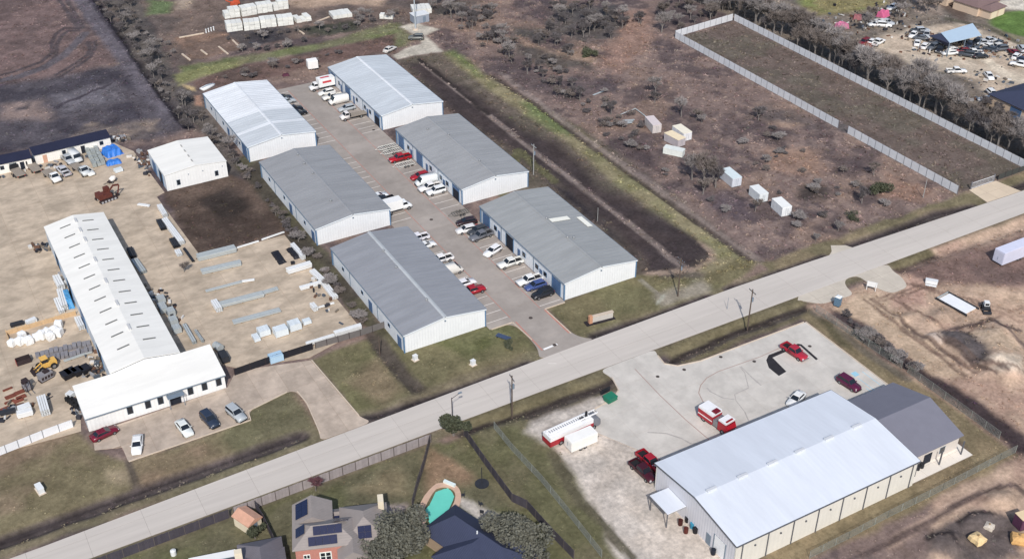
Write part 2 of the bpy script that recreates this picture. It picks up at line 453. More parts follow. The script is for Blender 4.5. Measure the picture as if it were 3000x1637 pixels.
stroke([(295.00, 238.94), (297.82, 233.38), (301.14, 228.38), (299.67, 219.34), (296.78, 207.95)], 2.0, (92, 88, 74), 0.8)
stroke([(279.68, 209.36), (277.25, 201.40), (276.06, 190.59)], 3.5, (216, 200, 174), 0.8)
# lawns north of the road
zone([(-5.49, 178.81), (10.35, 174.03), (11.94, 165.95), (16.22, 160.06), (37.11, 160.65), (38.92, 165.97), (47.58, 165.66), (48.11, 164.02), (47.57, 151.02), (46.38, 149.89), (-11.09, 149.43)],
     (126, 115, 84), alt=(140, 118, 96), altamt=0.85, soft=0.8, warp=1.0, noise=N4, flat=0.25)
zone([(38.92, 165.97), (47.45, 165.33), (47.55, 154.71), (46.77, 150.87), (33.18, 153.28), (32.09, 158.62)], (112, 106, 78), alt=(104, 100, 70), soft=1.0, flat=0.25)
zone([(16.22, 160.06), (29.36, 158.98), (32.85, 152.31), (27.80, 149.56), (15.81, 152.04)], (142, 120, 94), alt=(120, 108, 80), soft=1.5, flat=0.25)
zone([(11.93, 160.11), (15.49, 158.36), (15.05, 155.30), (11.82, 156.86)], (160, 142, 112), soft=1.5, warp=3)
zone([(53.88, 171.76), (66.27, 172.77), (72.80, 176.76), (71.03, 165.61), (88.44, 165.51), (94.62, 164.35), (92.72, 150.37), (85.37, 148.23), (54.83, 150.32)], (118, 111, 78), alt=(104, 101, 66), altamt=0.8, soft=0.8, warp=1.0, flat=0.25)
zone([(76.51, 165.45), (87.45, 164.52), (92.91, 162.97), (92.61, 159.29), (80.18, 157.50)], (98, 100, 60), alt=(118, 116, 80), soft=1.5, flat=0.25)
zone([(68.30, 150.55), (75.95, 154.28), (91.36, 154.04), (91.09, 150.58), (78.06, 150.33)], (138, 124, 90), soft=2, amt=0.8, flat=0.25)
zone([(56.87, 162.39), (65.00, 166.14), (64.87, 155.15), (59.80, 152.79)], (138, 118, 92), soft=2, amt=0.7, flat=0.25)
zone([(101.60, 164.37), (106.61, 164.79), (124.53, 165.70), (129.48, 161.13), (135.31, 157.81), (146.81, 160.24), (150.27, 156.44), (137.33, 152.35), (102.74, 150.52), (101.45, 154.27)], (122, 113, 80), alt=(106, 103, 70), altamt=0.7, soft=0.8, warp=1.0, flat=0.25)
zone([(122.68, 157.31), (135.31, 157.81), (134.26, 152.40), (122.00, 153.58)], (150, 140, 122), soft=1.2, warp=3, flat=0.3)
stroke([(67.21, 173.09), (66.84, 166.63), (66.97, 160.15), (67.48, 153.06)], 3.0, (82, 73, 68), 0.9, 1.0); dig([(67.21, 173.09), (66.84, 166.63), (66.97, 160.15), (67.48, 153.06)], 2.6, 0.4)
stroke([(16.14, 160.25), (15.81, 155.69), (15.69, 151.43)], 1.2, (90, 80, 72), 0.85, 0.4)
stroke([(124.28, 163.37), (124.29, 156.96)], 0.9, (150, 142, 126), 0.8, 0.4); stroke([(122.24, 154.80), (125.18, 156.45)], 0.7, (170, 168, 150), 0.8, 0.3)
# narrow belt behind the left-hand warehouses, dark plot in the storage yard
zone([(66.99, 258.76), (73.17, 260.20), (71.92, 239.51), (70.67, 201.73), (70.09, 165.41), (68.30, 171.61), (66.22, 180.51), (65.22, 216.13), (66.25, 251.97)], (92, 88, 68), alt=(74, 68, 60), altamt=0.9, soft=0.8, flat=0.3)
zone([(46.92, 250.17), (63.91, 250.95), (66.96, 242.34), (66.98, 217.08), (56.71, 218.08), (45.24, 217.11)], (84, 70, 62), alt=(108, 90, 78), altamt=0.6, soft=0.8)
zone([(53.66, 243.27), (62.00, 245.16), (63.79, 233.20), (55.09, 229.84)], (62, 54, 50), soft=2, warp=4)
# road verges and ditches
ZR = [(-60, 148.2), (400, 150.5)]
zone([(-60, 148), (250, 149.5), (250, 153), (62, 153), (-60, 153)], (128, 116, 90), alt=(112, 106, 78), soft=0.8, flat=0.25)
zone([(150, 149.5), (345, 149), (345, 156), (235, 156), (208, 156), (150, 156)], (124, 114, 84), alt=(138, 120, 92), soft=0.8, flat=0.3)
for P, w, dp in (([(-60, 151.5), (10, 152.2), (44, 152.5)], 3.0, 0.8), ([(55.00, 150.80), (61.39, 150.34), (73.07, 149.55), (84.71, 149.71), (88.98, 150.26)], 2.6, 0.7),
                 ([(104.84, 151.49), (117.58, 151.01), (132.77, 151.29)], 2.6, 0.8), ([(138.18, 151.59), (147.94, 149.91), (148.08, 150.97), (163.70, 151.09)], 2.6, 0.7),
                 ([(172.23, 151.88), (186.17, 151.75), (199.35, 152.42), (209.03, 150.60)], 3.0, 0.8), ([(215.05, 150.94), (228.87, 151.97), (330, 153)], 2.6, 0.6)):
    stroke(P, w, (84, 74, 74), 0.92, 0.5); dig(P, w, dp)
    stroke([(x, y + 0.5) for x, y in P], 0.8, (56, 50, 52), 0.8, 0.4)
zone([(-60, 139.5), (400, 140.5), (400, 143), (-60, 142)], (124, 113, 88), alt=(110, 104, 76), soft=0.8, flat=0.3)
for P in ([(69.52, 139.61), (78.82, 138.52), (91.37, 138.47), (103.90, 138.10)], [(113.62, 138.20), (129.01, 139.45), (137.97, 139.01), (138.23, 139.25), (149.43, 138.92)], [(173.62, 139.54), (191.97, 139.69), (213.63, 139.15), (300, 136.5)]):
    zone([(P[0][0], P[0][1] + 4), (P[-1][0], P[-1][1] + 4), (P[-1][0], P[-1][1] - 3), (P[0][0], P[0][1] - 3)], (118, 108, 78), alt=(102, 94, 72), soft=0.8, flat=0.3)
    stroke([(x, y - 0.9) for x, y in P], 2.4, (100, 88, 80), 0.9, 0.6)
    stroke(P, 1.2, (60, 52, 50), 0.9, 0.4); dig(P, 3.0, 0.7)
# gardens south of the road
zone([(-20, 139.3), (64, 139.3), (66, 137), (70, 128), (78, 100), (82, 70), (-20, 60)], (110, 105, 78), alt=(96, 96, 62), altamt=0.8, soft=0.7, warp=0.6, flat=0.3)
zone([(62.45, 137.95), (66.38, 136.59), (65.98, 128.52), (64.24, 127.03), (62.62, 128.23), (61.18, 130.14), (56.83, 128.82)], (158, 128, 98), alt=(140, 118, 90), soft=1.4, warp=2, flat=0.2)
zone([(52.17, 136.37), (56.43, 135.63), (54.07, 129.86), (49.42, 132.24), (46.85, 134.50)], (138, 124, 92), soft=1.6, warp=3, flat=0.3)
zone([(61.33, 125.73), (62.88, 122.73), (64.95, 118.44), (63.44, 117.02), (61.19, 119.56), (60.13, 123.77)], (186, 176, 164), soft=0.6, warp=1.0, flat=0.2)
zone([(49.61, 129.50), (53.46, 127.82), (51.85, 126.67), (49.05, 127.49)], (168, 150, 142), soft=0.5, warp=0.5, flat=0.2)
# grass and gravel round the big white building
zone([(63, 138), (80, 138), (82, 130), (86, 100), (96, 60), (76, 60), (66, 128)], (116, 109, 80), alt=(100, 98, 66), altamt=0.9, soft=0.8, flat=0.3)
zone([(80.71, 135.84), (94.79, 135.48), (99.54, 134.76), (97.28, 122.73), (97.26, 114.52), (93.98, 91.51), (84.71, 89.47), (75.66, 97.32), (78.80, 110.96), (81.18, 127.14), (78.75, 133.88)], (206, 194, 181), alt=(196, 181, 165), altamt=0.7, soft=0.9, warp=1.6, flat=0.15)
zone([(81.41, 133.15), (87.42, 132.82), (87.76, 131.38), (81.26, 130.51)], (150, 138, 128), soft=0.7, warp=2, flat=0.2)
stroke([(80.05, 126.18), (78.17, 115.88), (78.66, 100.78)], 1.6, (92, 86, 66), 0.9, 1.5)
zone([(143.9, 136), (149.5, 139), (149.8, 86), (80, 86), (80, 90), (143, 92)], (142, 124, 92), alt=(120, 108, 80), altamt=0.7, soft=0.7, flat=0.3)
stroke([(147.97, 136.10), (147.76, 121.31), (148.49, 111.69)], 2.4, (104, 96, 86), 0.8, 0.6)
zone([(146.80, 135.97), (148.14, 131.66), (145.20, 121.31), (144.44, 125.40)], (98, 90, 66), soft=0.8, flat=0.3)
# building site on the right
zone([(148.5, 139), (186, 139), (186, 142), (345, 142), (345, 60), (100, 60), (128, 86), (149.8, 86)], (196, 165, 138), alt=(170, 138, 118), altamt=0.9, soft=1.0, warp=1.5, flat=0.7)
zone([(172.68, 139.68), (185.57, 138.68), (210.18, 137.01), (194.79, 120.98), (183.15, 127.61), (175.39, 132.03), (173.52, 136.82)], (134, 108, 98), alt=(112, 92, 86), altamt=0.8, soft=2, warp=3)
zone([(174.83, 137.50), (175.39, 132.03), (168.74, 126.83), (163.08, 130.05), (164.93, 134.32), (168.97, 132.93)], (188, 150, 130), alt=(178, 132, 112), soft=1.8, warp=3, flat=0.4)
zone([(154.70, 136.57), (161.48, 136.29), (166.47, 133.45), (161.77, 129.92), (161.23, 118.50), (159.05, 105.84), (152.11, 109.79), (154.48, 123.15), (151.71, 135.21)], (196, 168, 138), alt=(186, 156, 126), soft=1.4, warp=1.2, flat=0.3)
zone([(151.71, 135.21), (153.62, 131.12), (153.53, 124.50), (153.02, 116.06), (153.15, 109.20), (149.68, 111.17), (149.16, 120.59), (149.90, 133.24)], (92, 78, 78), alt=(70, 60, 62), altamt=0.8, soft=1.0, warp=3)
zone([(154.18, 109.14), (154.48, 101.91), (154.71, 90.19), (152.21, 83.89), (149.40, 87.00), (150.29, 91.13), (150.22, 99.25), (150.53, 112.12)], (84, 70, 70), alt=(64, 54, 56), altamt=0.8, soft=1.0, warp=2)
zone([(166.67, 118.66), (170.15, 115.86), (167.75, 110.01), (164.39, 107.29), (162.51, 110.27), (163.42, 115.64)], (96, 88, 88), alt=(140, 124, 112), soft=1, warp=4)
zone([(169.51, 116.64), (174.90, 113.16), (173.83, 106.55), (171.30, 106.43), (167.75, 110.01), (167.94, 113.87)], (204, 176, 146), soft=1, warp=3)
zone([(165.62, 108.12), (172.34, 105.07), (167.53, 101.01), (162.68, 104.51)], (212, 192, 168), soft=1.2, warp=3)
zone([(161.66, 119.47), (164.58, 117.81), (162.25, 115.91), (160.63, 116.83)], (200, 178, 160), soft=0.6, warp=1)
zone([(184.70, 126.73), (190.06, 120.03), (182.63, 113.76), (177.85, 117.33), (179.80, 123.18)], (204, 172, 142), alt=(178, 146, 122), soft=2, warp=4)
stroke([(167.59, 118.97), (172.12, 117.64), (175.94, 116.73), (177.47, 117.54), (176.05, 114.16), (178.92, 111.90)], 1.0, (92, 78, 76), 0.9, 1.0)
stroke([(176.68, 116.30), (175.75, 110.23), (175.08, 105.84)], 0.9, (100, 84, 80), 0.8, 1.0)
for k, (a, b) in enumerate((((159.81, 134.55), (158.18, 106.33)), ((161.23, 134.19), (160.42, 105.80)), ((160.37, 125.59), (160.34, 109.60)), ((163.04, 117.46), (162.52, 103.87)), ((163.59, 116.34), (164.77, 103.33)))):
    stroke([a, b], 0.8, (128, 104, 88) if k < 2 else (104, 86, 78), 0.85, 1.2)
for a, b in (((171.51, 134.23), (182.03, 113.26)), ((172.67, 133.57), (183.23, 114.27)), ((162.37, 133.54), (175.39, 132.03)), ((162.11, 132.36), (175.06, 130.83)), ((169.23, 116.38), (186.28, 116.84)), ((158.58, 110.60), (167.90, 101.32)), ((158.10, 115.51), (162.88, 104.18)), ((164.76, 131.74), (166.67, 118.66))):
    stroke([a, mid((a[0] + 1.5, a[1] + 1), b), b], 0.7, (126, 100, 86), 0.75, 2.0, patchy=0.5)
zone([(115.39, 83.37), (127.97, 84.45), (137.05, 84.49), (142.42, 84.30), (141.55, 83.00), (132.35, 82.99), (123.28, 82.77), (113.99, 81.96)], (188, 158, 136), soft=0.8, warp=1.0, flat=0.4)
stroke([(109.49, 82.96), (114.99, 82.96), (123.72, 83.18), (132.81, 83.41), (140.11, 83.10), (142.81, 81.93), (142.81, 79.80)], 1.0, (96, 80, 76), 0.9, 0.8)
zone([(122.00, 81.54), (129.33, 81.32), (135.13, 79.02), (136.42, 75.95), (130.13, 70.60), (117.86, 77.57)], (108, 96, 92), alt=(128, 112, 102), altamt=0.9, soft=1, warp=4)
stroke([(120.74, 80.33), (122.65, 80.52), (124.41, 79.20), (123.84, 77.61)], 0.9, (66, 58, 58), 0.9, 1.0); stroke([(127.85, 80.50), (130.42, 80.70), (134.17, 79.23)], 0.9, (66, 58, 58), 0.9, 1.0)
mound((171.28, 111.57), 9, 4.5, 1.6, 0.6); mound((166.59, 104.91), 8, 5, 1.5, 0.3); mound((165.05, 113.92), 6, 3, 1.2, 0.9); mound((162.05, 117.63), 3.5, 2, 0.8)
mound((168.53, 122.63), 5, 2.5, 0.8, 0.2); mound((122.25, 78.52), 4, 2.5, 1.1); mound((137.63, 80.67), 3.5, 2.5, 0.9); mound((161.82, 126.45), 4, 2, 0.6)
mound((130.98, 79.05), 4, 2, 0.8)

# paved sheets (outlines in metres)
SHEETS = {}
SHEETS['road'] = [(-90, 141.2), (20, 141.5), (90, 142.0), (360, 143.2), (360, 149.6), (220, 150.0), (160, 151.2), (140, 151.4), (100, 150.6), (50, 149.2), (0, 147.6), (-90, 146.6)]
SHEETS['warehouse_driveway'] = [(88.0, 292.5), (88.0, 247), (70.5, 247), (70.5, 246.3), (88.0, 246.3), (88.0, 203), (76, 203), (76, 201.6), (88.0, 201.6), (88.0, 163.5), (93.0, 163.5), (93.4, 156.5), (93.0, 153.2), (91.5, 150.3), (104.5, 150.7), (102.6, 152.0), (101.4, 154.5), (101.2, 164.3), (106.0, 164.3), (106.0, 292.5)]
SHEETS['storage_yard'] = [(-60, 281), (20, 282), (43, 283.2), (46.6, 275), (47.5, 250.2), (45.3, 249.0), (46.4, 220), (45.2, 217.6), (65.4, 217.8), (66.0, 180), (66.0, 176.2), (53.6, 172.6), (40.6, 176.4), (36.9, 180.4), (12.5, 180.4), (11.0, 172.5), (-60, 178)]
SHEETS['office_driveway'] = [(12.6, 171.0), (11.9, 166.3), (16.2, 164.7), (16.2, 160.6), (38.0, 160.7), (38.4, 163.3), (46.5, 165.0), (47.9, 164.2), (48.2, 160), (47.2, 151.2), (46.6, 149.3), (56.6, 149.5), (55.0, 152.0), (53.6, 171.7), (40.2, 175.6), (37.2, 171.6)]
SHEETS['station_forecourt'] = [(95.3, 116.2), (94.0, 111.6), (128.4, 111.6), (131.5, 109.6), (143.6, 109.6), (143.9, 134.6), (118.0, 134.7), (113.2, 135.6), (111.4, 137.4), (111.8, 140.2), (112.6, 142.1), (99.6, 141.9), (100.6, 139.0), (99.6, 135.2), (97.2, 133.5), (91.2, 132.6), (89.5, 127.5)]
SHEETS['site_entrance'] = [(173.88, 142.13), (172.68, 139.68), (172.74, 137.27), (171.16, 133.74), (166.47, 133.45), (165.11, 136.04), (164.90, 138.92), (164.98, 142.15), (161.96, 142.46), (160.06, 140.75), (159.28, 137.09), (155.51, 137.44), (151.14, 137.72), (147.81, 141.38), (152.30, 145.16)]
SHEETS['lot_entrance'] = [(214.3, 156.6), (223.5, 156.6), (224.6, 150.1), (213.4, 150.3)]
SHEETS['field_entrance'] = [(163.71, 150.16), (172.39, 149.89), (171.27, 152.42), (168.42, 154.05), (166.89, 152.07)]
SHEETS['station_patio'] = [(128.2, 90.6), (142.4, 90.6), (142.4, 94.6), (128.2, 94.6)]
TOP = {'road': 0.085, 'warehouse_driveway': 0.07, 'storage_yard': 0.05, 'office_driveway': 0.06, 'station_forecourt': 0.075, 'site_entrance': 0.06, 'lot_entrance': 0.06, 'field_entrance': 0.05, 'station_patio': 0.12}
def round_corners(P, picks, r):
    out = []
    for i, p in enumerate(P):
        if i not in picks: out.append(p); continue
        a, b = P[i - 1], P[(i + 1) % len(P)]
        ra, rb = min(r, dist(p, a) * .48), min(r, dist(p, b) * .48)
        s = (p[0] + (a[0] - p[0]) * ra / dist(p, a), p[1] + (a[1] - p[1]) * ra / dist(p, a)); e = (p[0] + (b[0] - p[0]) * rb / dist(p, b), p[1] + (b[1] - p[1]) * rb / dist(p, b))
        for k in range(6):
            t_ = k / 5; out.append(((1 - t_) ** 2 * s[0] + 2 * t_ * (1 - t_) * p[0] + t_ * t_ * e[0], (1 - t_) ** 2 * s[1] + 2 * t_ * (1 - t_) * p[1] + t_ * t_ * e[1]))
    return out
SHEETS['station_forecourt'] = round_corners(SHEETS['station_forecourt'], range(6, 16), 2.0)
SHEETS['warehouse_driveway'] = round_corners(SHEETS['warehouse_driveway'], range(10, 17), 2.5)
SHEETS['office_driveway'] = round_corners(SHEETS['office_driveway'], range(4, 13), 2.0)
SHEETS['site_entrance'] = round_corners(SHEETS['site_entrance'], range(0, 13), 1.5)
for n_, P in SHEETS.items():
    sl = window(P, 4)
    d = sdf(P, sl)
    k = sstep(-2.0, 0.0, d)
    HGT[sl] = HGT[sl] * (1 - k) + np.minimum(HGT[sl], -0.02) * 0.2 * k
    HGT[sl] -= 0.25 * sstep(0.0, 0.8, d)
FOOT = [(70.2, 165, 87.7, 201), (70.2, 210, 87.7, 246), (70.2, 255, 87.7, 291), (106.2, 165, 124, 201), (106.2, 210, 124, 246), (106.2, 255, 124, 291), (12, 171, 37, 240), (48.3, 250.5, 63.2, 265), (90.3, 90.4, 128, 111), (128, 93, 141.5, 109)]
for (x0, y0, x1, y1) in FOOT:
    P = [(x0, y0), (x1, y0), (x1, y1), (x0, y1)]
    sl = window(P, 4); d = sdf(P, sl); HGT[sl] = HGT[sl] * (1 - sstep(-2.5, 0, d)) - 0.2 * sstep(0.5, 1.5, d)
POOL = [(53.19, 122.09), (54.42, 123.16), (54.07, 124.63), (58.43, 128.71), (59.70, 128.67), (60.93, 127.83), (61.18, 126.34), (60.27, 124.74), (58.87, 123.44), (55.04, 121.54)]
sl = window(POOL, 3); HGT[sl] -= 1.6 * sstep(0.4, 1.1, sdf(POOL, sl))
far = np.maximum(np.maximum(-GX - 25, GX - 345), np.maximum(58 - GY, GY - 425))
HGT *= (1 - sstep(0, 20, far))
COL *= (1 + 0.16 * (N1 - 0.5))[..., None]
GRY_ = COL @ np.array([0.3, 0.6, 0.1])
COL = GRY_[..., None] * 0.18 + COL * 0.82          # sun-bleached
COL = np.clip(COL * 1.0 * (1 + 0.38 * (N2 - 0.5) + 0.50 * (N3 - 0.5))[..., None], 0.01, 0.9)

ny, nx = GX.shape
idx = np.arange(nx * ny).reshape(ny, nx)
quads = np.stack([idx[:-1, :-1], idx[:-1, 1:], idx[1:, 1:], idx[1:, :-1]], -1).reshape(-1, 4)
me = bpy.data.meshes.new('ground')
me.vertices.add(nx * ny); me.loops.add(quads.size); me.polygons.add(len(quads))
me.vertices.foreach_set('co', np.stack([GX, GY, HGT], -1).reshape(-1).astype(np.float32))
me.loops.foreach_set('vertex_index', quads.reshape(-1).astype(np.int32))
me.polygons.foreach_set('loop_start', np.arange(0, quads.size, 4, dtype=np.int32))
me.polygons.foreach_set('loop_total', np.full(len(quads), 4, np.int32))
me.polygons.foreach_set('use_smooth', np.ones(len(quads), bool))
me.update()
ca = me.color_attributes.new('cover', 'FLOAT_COLOR', 'POINT')
ca.data.foreach_set('color', np.concatenate([COL, np.ones(GX.shape + (1,))], -1).reshape(-1).astype(np.float32))
me.materials.append(mat('ground_cover', attr='cover', rough=0.95, var=0.32, scale=1.3, spec=0.05, bump=0.4))
tag(link('ground', me), kind='structure')

def ground_at(x, y):
    j = min(max(np.searchsorted(GXa, x) - 1, 0), nx - 2); i = min(max(np.searchsorted(GYa, y) - 1, 0), ny - 2)
    return float(HGT[i, j])
def cover_at(x, y):
    j = min(max(np.searchsorted(GXa, x) - 1, 0), nx - 2); i = min(max(np.searchsorted(GYa, y) - 1, 0), ny - 2)
    return COL[i, j]

# ---------------------------------------------------------------- paving: every sheet is laid as slabs
def clip_poly(P, x0, y0, x1, y1):
    for ax, lim, sg in ((0, x0, 1), (0, x1, -1), (1, y0, 1), (1, y1, -1)):
        out = []
        for i in range(len(P)):
            a, b = P[i], P[(i + 1) % len(P)]
            ia, ib = sg * (a[ax] - lim) >= 0, sg * (b[ax] - lim) >= 0
            if ia: out.append(a)
            if ia != ib:
                t = (lim - a[ax]) / (b[ax] - a[ax])
                out.append((a[0] + t * (b[0] - a[0]), a[1] + t * (b[1] - a[1])))
        P = out
        if len(P) < 3: return []
    return P
def area(P):
    return abs(sum(P[i][0] * P[(i + 1) % len(P)][1] - P[(i + 1) % len(P)][0] * P[i][1] for i in range(len(P)))) / 2
def pave(name, m, mj, xs, ys, gap=0.05):
    P, z = SHEETS[name], TOP[name]
    base = MB().prism(P, -0.2, z - 0.012).build(name, mj)
    tag(base, kind='structure')
    for i in range(len(xs) - 1):
        for j in range(len(ys) - 1):
            q = clip_poly(P, xs[i] + gap / 2, ys[j] + gap / 2, xs[i + 1] - gap / 2, ys[j + 1] - gap / 2)
            q = [p for k, p in enumerate(q) if dist(p, q[k - 1]) > 0.02]
            if len(q) >= 3 and area(q) > 0.4:
                MB().prism(q, z - 0.03, z + rng.uniform(-0.003, 0.003)).build('slab', m, base)
    return base
def cuts(a, b, s):
    n = max(1, round((b - a) / s)); return [a + (b - a) * i / n for i in range(n + 1)]
m_joint = mat('joint_dirt', (150, 140, 130), 0.95, 0.15)
road = pave('road', mat('road_concrete', (205, 197, 188), 0.85, 0.07, 0.5, 0.2, objvar=0.016, stain=0.08, stretch=(0.1, 1.5, 1), bump=0.05), mat('road_joint', (150, 142, 134), 0.95, 0.1), [-90] + cuts(-12, 330, 9) + [360], [141.0, 146.0, 152], 0.04)
drive = pave('warehouse_driveway', mat('drive_concrete', (168, 159, 151), 0.85, 0.10, 0.35, 0.2, objvar=0.06, stain=0.16, bump=0.05), mat('drive_joint', (160, 144, 132), 0.95, 0.15), [70, 93.4, 101.0, 106.1], cuts(150, 293, 6), 0.04)
yard = pave('storage_yard', mat('yard_concrete', (200, 183, 162), 0.9, 0.18, 0.6, 0.15, objvar=0.035, stain=0.28, stscale=0.2, stretch=(0.75, 1.1, 1), bump=0.05), mat('yard_joint', (170, 150, 130), 0.95, 0.2), cuts(-60, 66, 9), cuts(172, 284, 8), 0.05)
office_drive = pave('office_driveway', mat('office_concrete', (192, 176, 160), 0.88, 0.14, 0.5, 0.2, objvar=0.085, stain=0.2, stscale=0.35, bump=0.05), mat('office_joint', (160, 142, 126), 0.95, 0.2), cuts(11, 57, 5.1), cuts(149, 176, 5.4), 0.05)
lot = pave('station_forecourt', mat('lot_concrete', (209, 203, 194), 0.85, 0.09, 0.4, 0.2, objvar=0.025, stain=0.14, stscale=0.22, bump=0.05), mat('lot_joint', (186, 176, 166), 0.95, 0.15), cuts(89, 144, 6.2), cuts(111, 142.2, 6.2), 0.04)
m_drv = mat('entry_concrete', (205, 195, 180), 0.88, 0.09, 0.4, 0.2, objvar=0.03, stain=0.1)
pave('site_entrance', m_drv, m_joint, cuts(140, 186, 6), cuts(124, 145, 6))
pave('lot_entrance', mat('entry_tan', (214, 196, 172), 0.88, 0.08, 0.4, 0.2, objvar=0.03), m_joint, cuts(213, 225, 4), cuts(150, 157, 3.4))
pave('field_entrance', m_drv, m_joint, cuts(160, 190, 6), cuts(148, 158, 6))
pave('station_patio', mat('patio_concrete', (232, 224, 212), 0.85, 0.05, 0.4, 0.2, objvar=0.02), m_joint, cuts(128.2, 142.4, 3.6), cuts(90.6, 94.6, 2), 0.03)
# raised kerb along the office lawn
KM = mat('kerb_concrete', (206, 190, 172), 0.85, 0.12, 1.0)
def kerb(pts, parent, name='kerb', w=0.18, h=0.14, m=None):
    for a, b in zip(pts[:-1], pts[1:]):
        c = mid(a, b)
        MB().box(c[0], c[1], 0.0, dist(a, b), w, h + 0.05, ang(a, b)).build(name, m or KM, parent)
kerb([(16.3, 160.5), (37.9, 160.6), (38.3, 163.2), (46.3, 164.9)], office_drive)
kerb([(47.3, 151.3), (48.3, 160.0), (48.0, 164.1)], office_drive); kerb([(53.75, 171.6), (55.1, 152.2)], office_drive)
kerb([(93.5, 156.5), (93.1, 163.4), (88.3, 163.4)], drive); kerb([(101.3, 154.6), (101.1, 164.2), (105.8, 164.2)], drive)
kerb([(143.98, 134.6), (143.7, 111.6)], lot); kerb([(143.6, 134.75), (118.0, 134.8), (113.3, 135.7), (111.5, 137.5), (111.9, 140.2)], lot)
kerb([(100.5, 139.0), (99.5, 135.2), (97.1, 133.6), (91.3, 132.7)], lot)
# painted lines
WL = mat('white_paint_worn', (236, 230, 222), 0.7, 0.10, 2.0)
RL = mat('red_paint_worn', (188, 134, 122), 0.75, 0.14, 1.6)
def stripe(a, b, w, m, parent, z, name):
    c = mid(a, b); return MB().box(c[0], c[1], z + 0.004, dist(a, b), w, 0.006, ang(a, b)).build(name, m, parent)
zd = TOP['warehouse_driveway']
for i in range(13):
    y = 165.6 + i * 2.85
    for yy in (y, y + 45.0, y + 90.0):
        if yy < 291 and i < 13:
            stripe((88.4, yy), (93.2, yy), 0.12, WL, drive, zd, 'stall_line')
            stripe((100.7, yy), (105.6, yy), 0.12, WL, drive, zd, 'stall_line')
for y in cuts(165, 291, 21):
    if y < 290:
        stripe((93.5, y), (93.5, y + 20.6), 0.14, RL, drive, zd, 'fire_lane_line')
        stripe((100.4, y), (100.4, y + 20.6), 0.14, RL, drive, zd, 'fire_lane_line')
stripe((93.55, 152.6), (93.75, 163.3), 0.30, RL, drive, zd, 'fire_lane_line'); stripe((101.0, 154.8), (100.9, 164.0), 0.30, RL, drive, zd, 'fire_lane_line')
stripe((93.9, 152.7), (97.1, 152.9), 0.5, mat('white_paint', (245, 243, 240), 0.7, 0.05, 2.0), drive, zd, 'stop_line')
stripe((92.34, 148.52), (93.74, 147.72), 0.1, WL, lot, TOP['station_forecourt'], 'stall_line')
zs = TOP['station_forecourt']
RJ = mat('rust_line', (172, 148, 138), 0.8, 0.15, 2.0)
pts = [(105.72, 138.95), (105.24, 130.18), (105.21, 122.47), (105.58, 115.68)]
for a, b in zip(pts[:-1], pts[1:]): stripe(a, b, 0.16, RJ, lot, zs, 'fire_lane_line')
pts = [(134.87, 130.57), (128.95, 130.23), (123.88, 130.40), (118.89, 130.57), (115.87, 130.10), (113.46, 128.88), (111.81, 127.28), (110.96, 124.85)]
for a, b in zip(pts[:-1], pts[1:]): stripe(a, b, 0.16, RJ, lot, zs, 'fire_lane_line')
BK = mat('blacktop_patch', (48, 46, 50), 0.9, 0.25, 1.2)
for P in ([(129.02, 128.83), (130.47, 129.83), (137.76, 129.87), (137.77, 129.15), (133.53, 129.01), (130.58, 128.85), (130.03, 124.23), (127.91, 123.90), (127.90, 126.77)], [(137.76, 129.87), (138.26, 129.35), (137.86, 124.26), (137.27, 124.13)]):
    MB().prism(P, zs - 0.01, zs + 0.008).build('asphalt_patch', BK, lot)
ST = mat('tar_repair', (178, 172, 166), 0.9, 0.2, 1.5)
for pts in ([(123.38, 129.79), (122.98, 127.80), (120.70, 123.91), (117.31, 123.73), (116.37, 122.18), (115.73, 118.88), (114.76, 116.64)], [(123.59, 129.67), (123.24, 125.91), (123.21, 123.34)], [(97.38, 123.02), (100.07, 121.10), (101.59, 118.71), (102.13, 116.89), (103.93, 115.68)], [(114.02, 127.71), (113.95, 126.48), (114.82, 123.89), (116.40, 122.58)]):
    for a, b in zip(pts[:-1], pts[1:]): stripe(a, b, rng.uniform(0.15, 0.4), ST, lot, zs - 0.002, 'crack_seal')
BL = mat('blue_paint', (160, 205, 222), 0.7, 0.1, 2.0)
c_ = (140.73, 117.26); MB().box(c_[0], c_[1], zs + 0.004, 1.2, 1.2, 0.006).build('accessible_bay_mark', BL, lot)
for a in ((142.41, 117.19), (140.34, 116.18), (139.53, 113.20)):
    stripe(a, (a[0] + 0.05, a[1] - 4.6), 0.12, BL, lot, zs, 'stall_line')
DR = mat('drain_iron', (78, 70, 66), 0.8, 0.2, 3.0)
for p in ((97.04, 162.97), (96.49, 152.89), (96.88, 207.49), (104.42, 233.34), (104.14, 256.07), (105.17, 280.48)):
    MB().tube((p[0], p[1], zd - 0.02), (p[0], p[1], zd + 0.012), 0.42, n=14).build('manhole_cover', DR, drive)
for p in ((113.67, 134.20), (108.10, 134.95), (126.78, 129.65), (122.11, 133.90), (139.23, 128.09)):
    MB().tube((p[0], p[1], zs - 0.02), (p[0], p[1], zs + 0.012), 0.36, n=14).build('manhole_cover', DR, lot)

# ---------------------------------------------------------------- buildings
TRIM = mat('blue_trim', (96, 128, 160), 0.5, 0.08, 1.5)
WSIDE = mat('white_siding_y', (226, 230, 234), 0.55, 0.05, 0.5, 0.35, rib=(1, 0.6), bump=0.22)
WEND = mat('white_siding_x', (232, 234, 235), 0.55, 0.05, 0.5, 0.35, rib=(0, 0.6), bump=0.22)
DOORB = mat('door_slate_blue', (84, 110, 146), 0.55, 0.08, 1.5)
DARK = mat('dark_interior', (38, 42, 52), 0.9, 0.2, 1.0)
SOFF = mat('gutter_grey', (120, 134, 148), 0.5, 0.08, 1.0)
VENT = mat('vent_grey', (150, 152, 154), 0.5, 0.1, 2.0, metal=0.3)

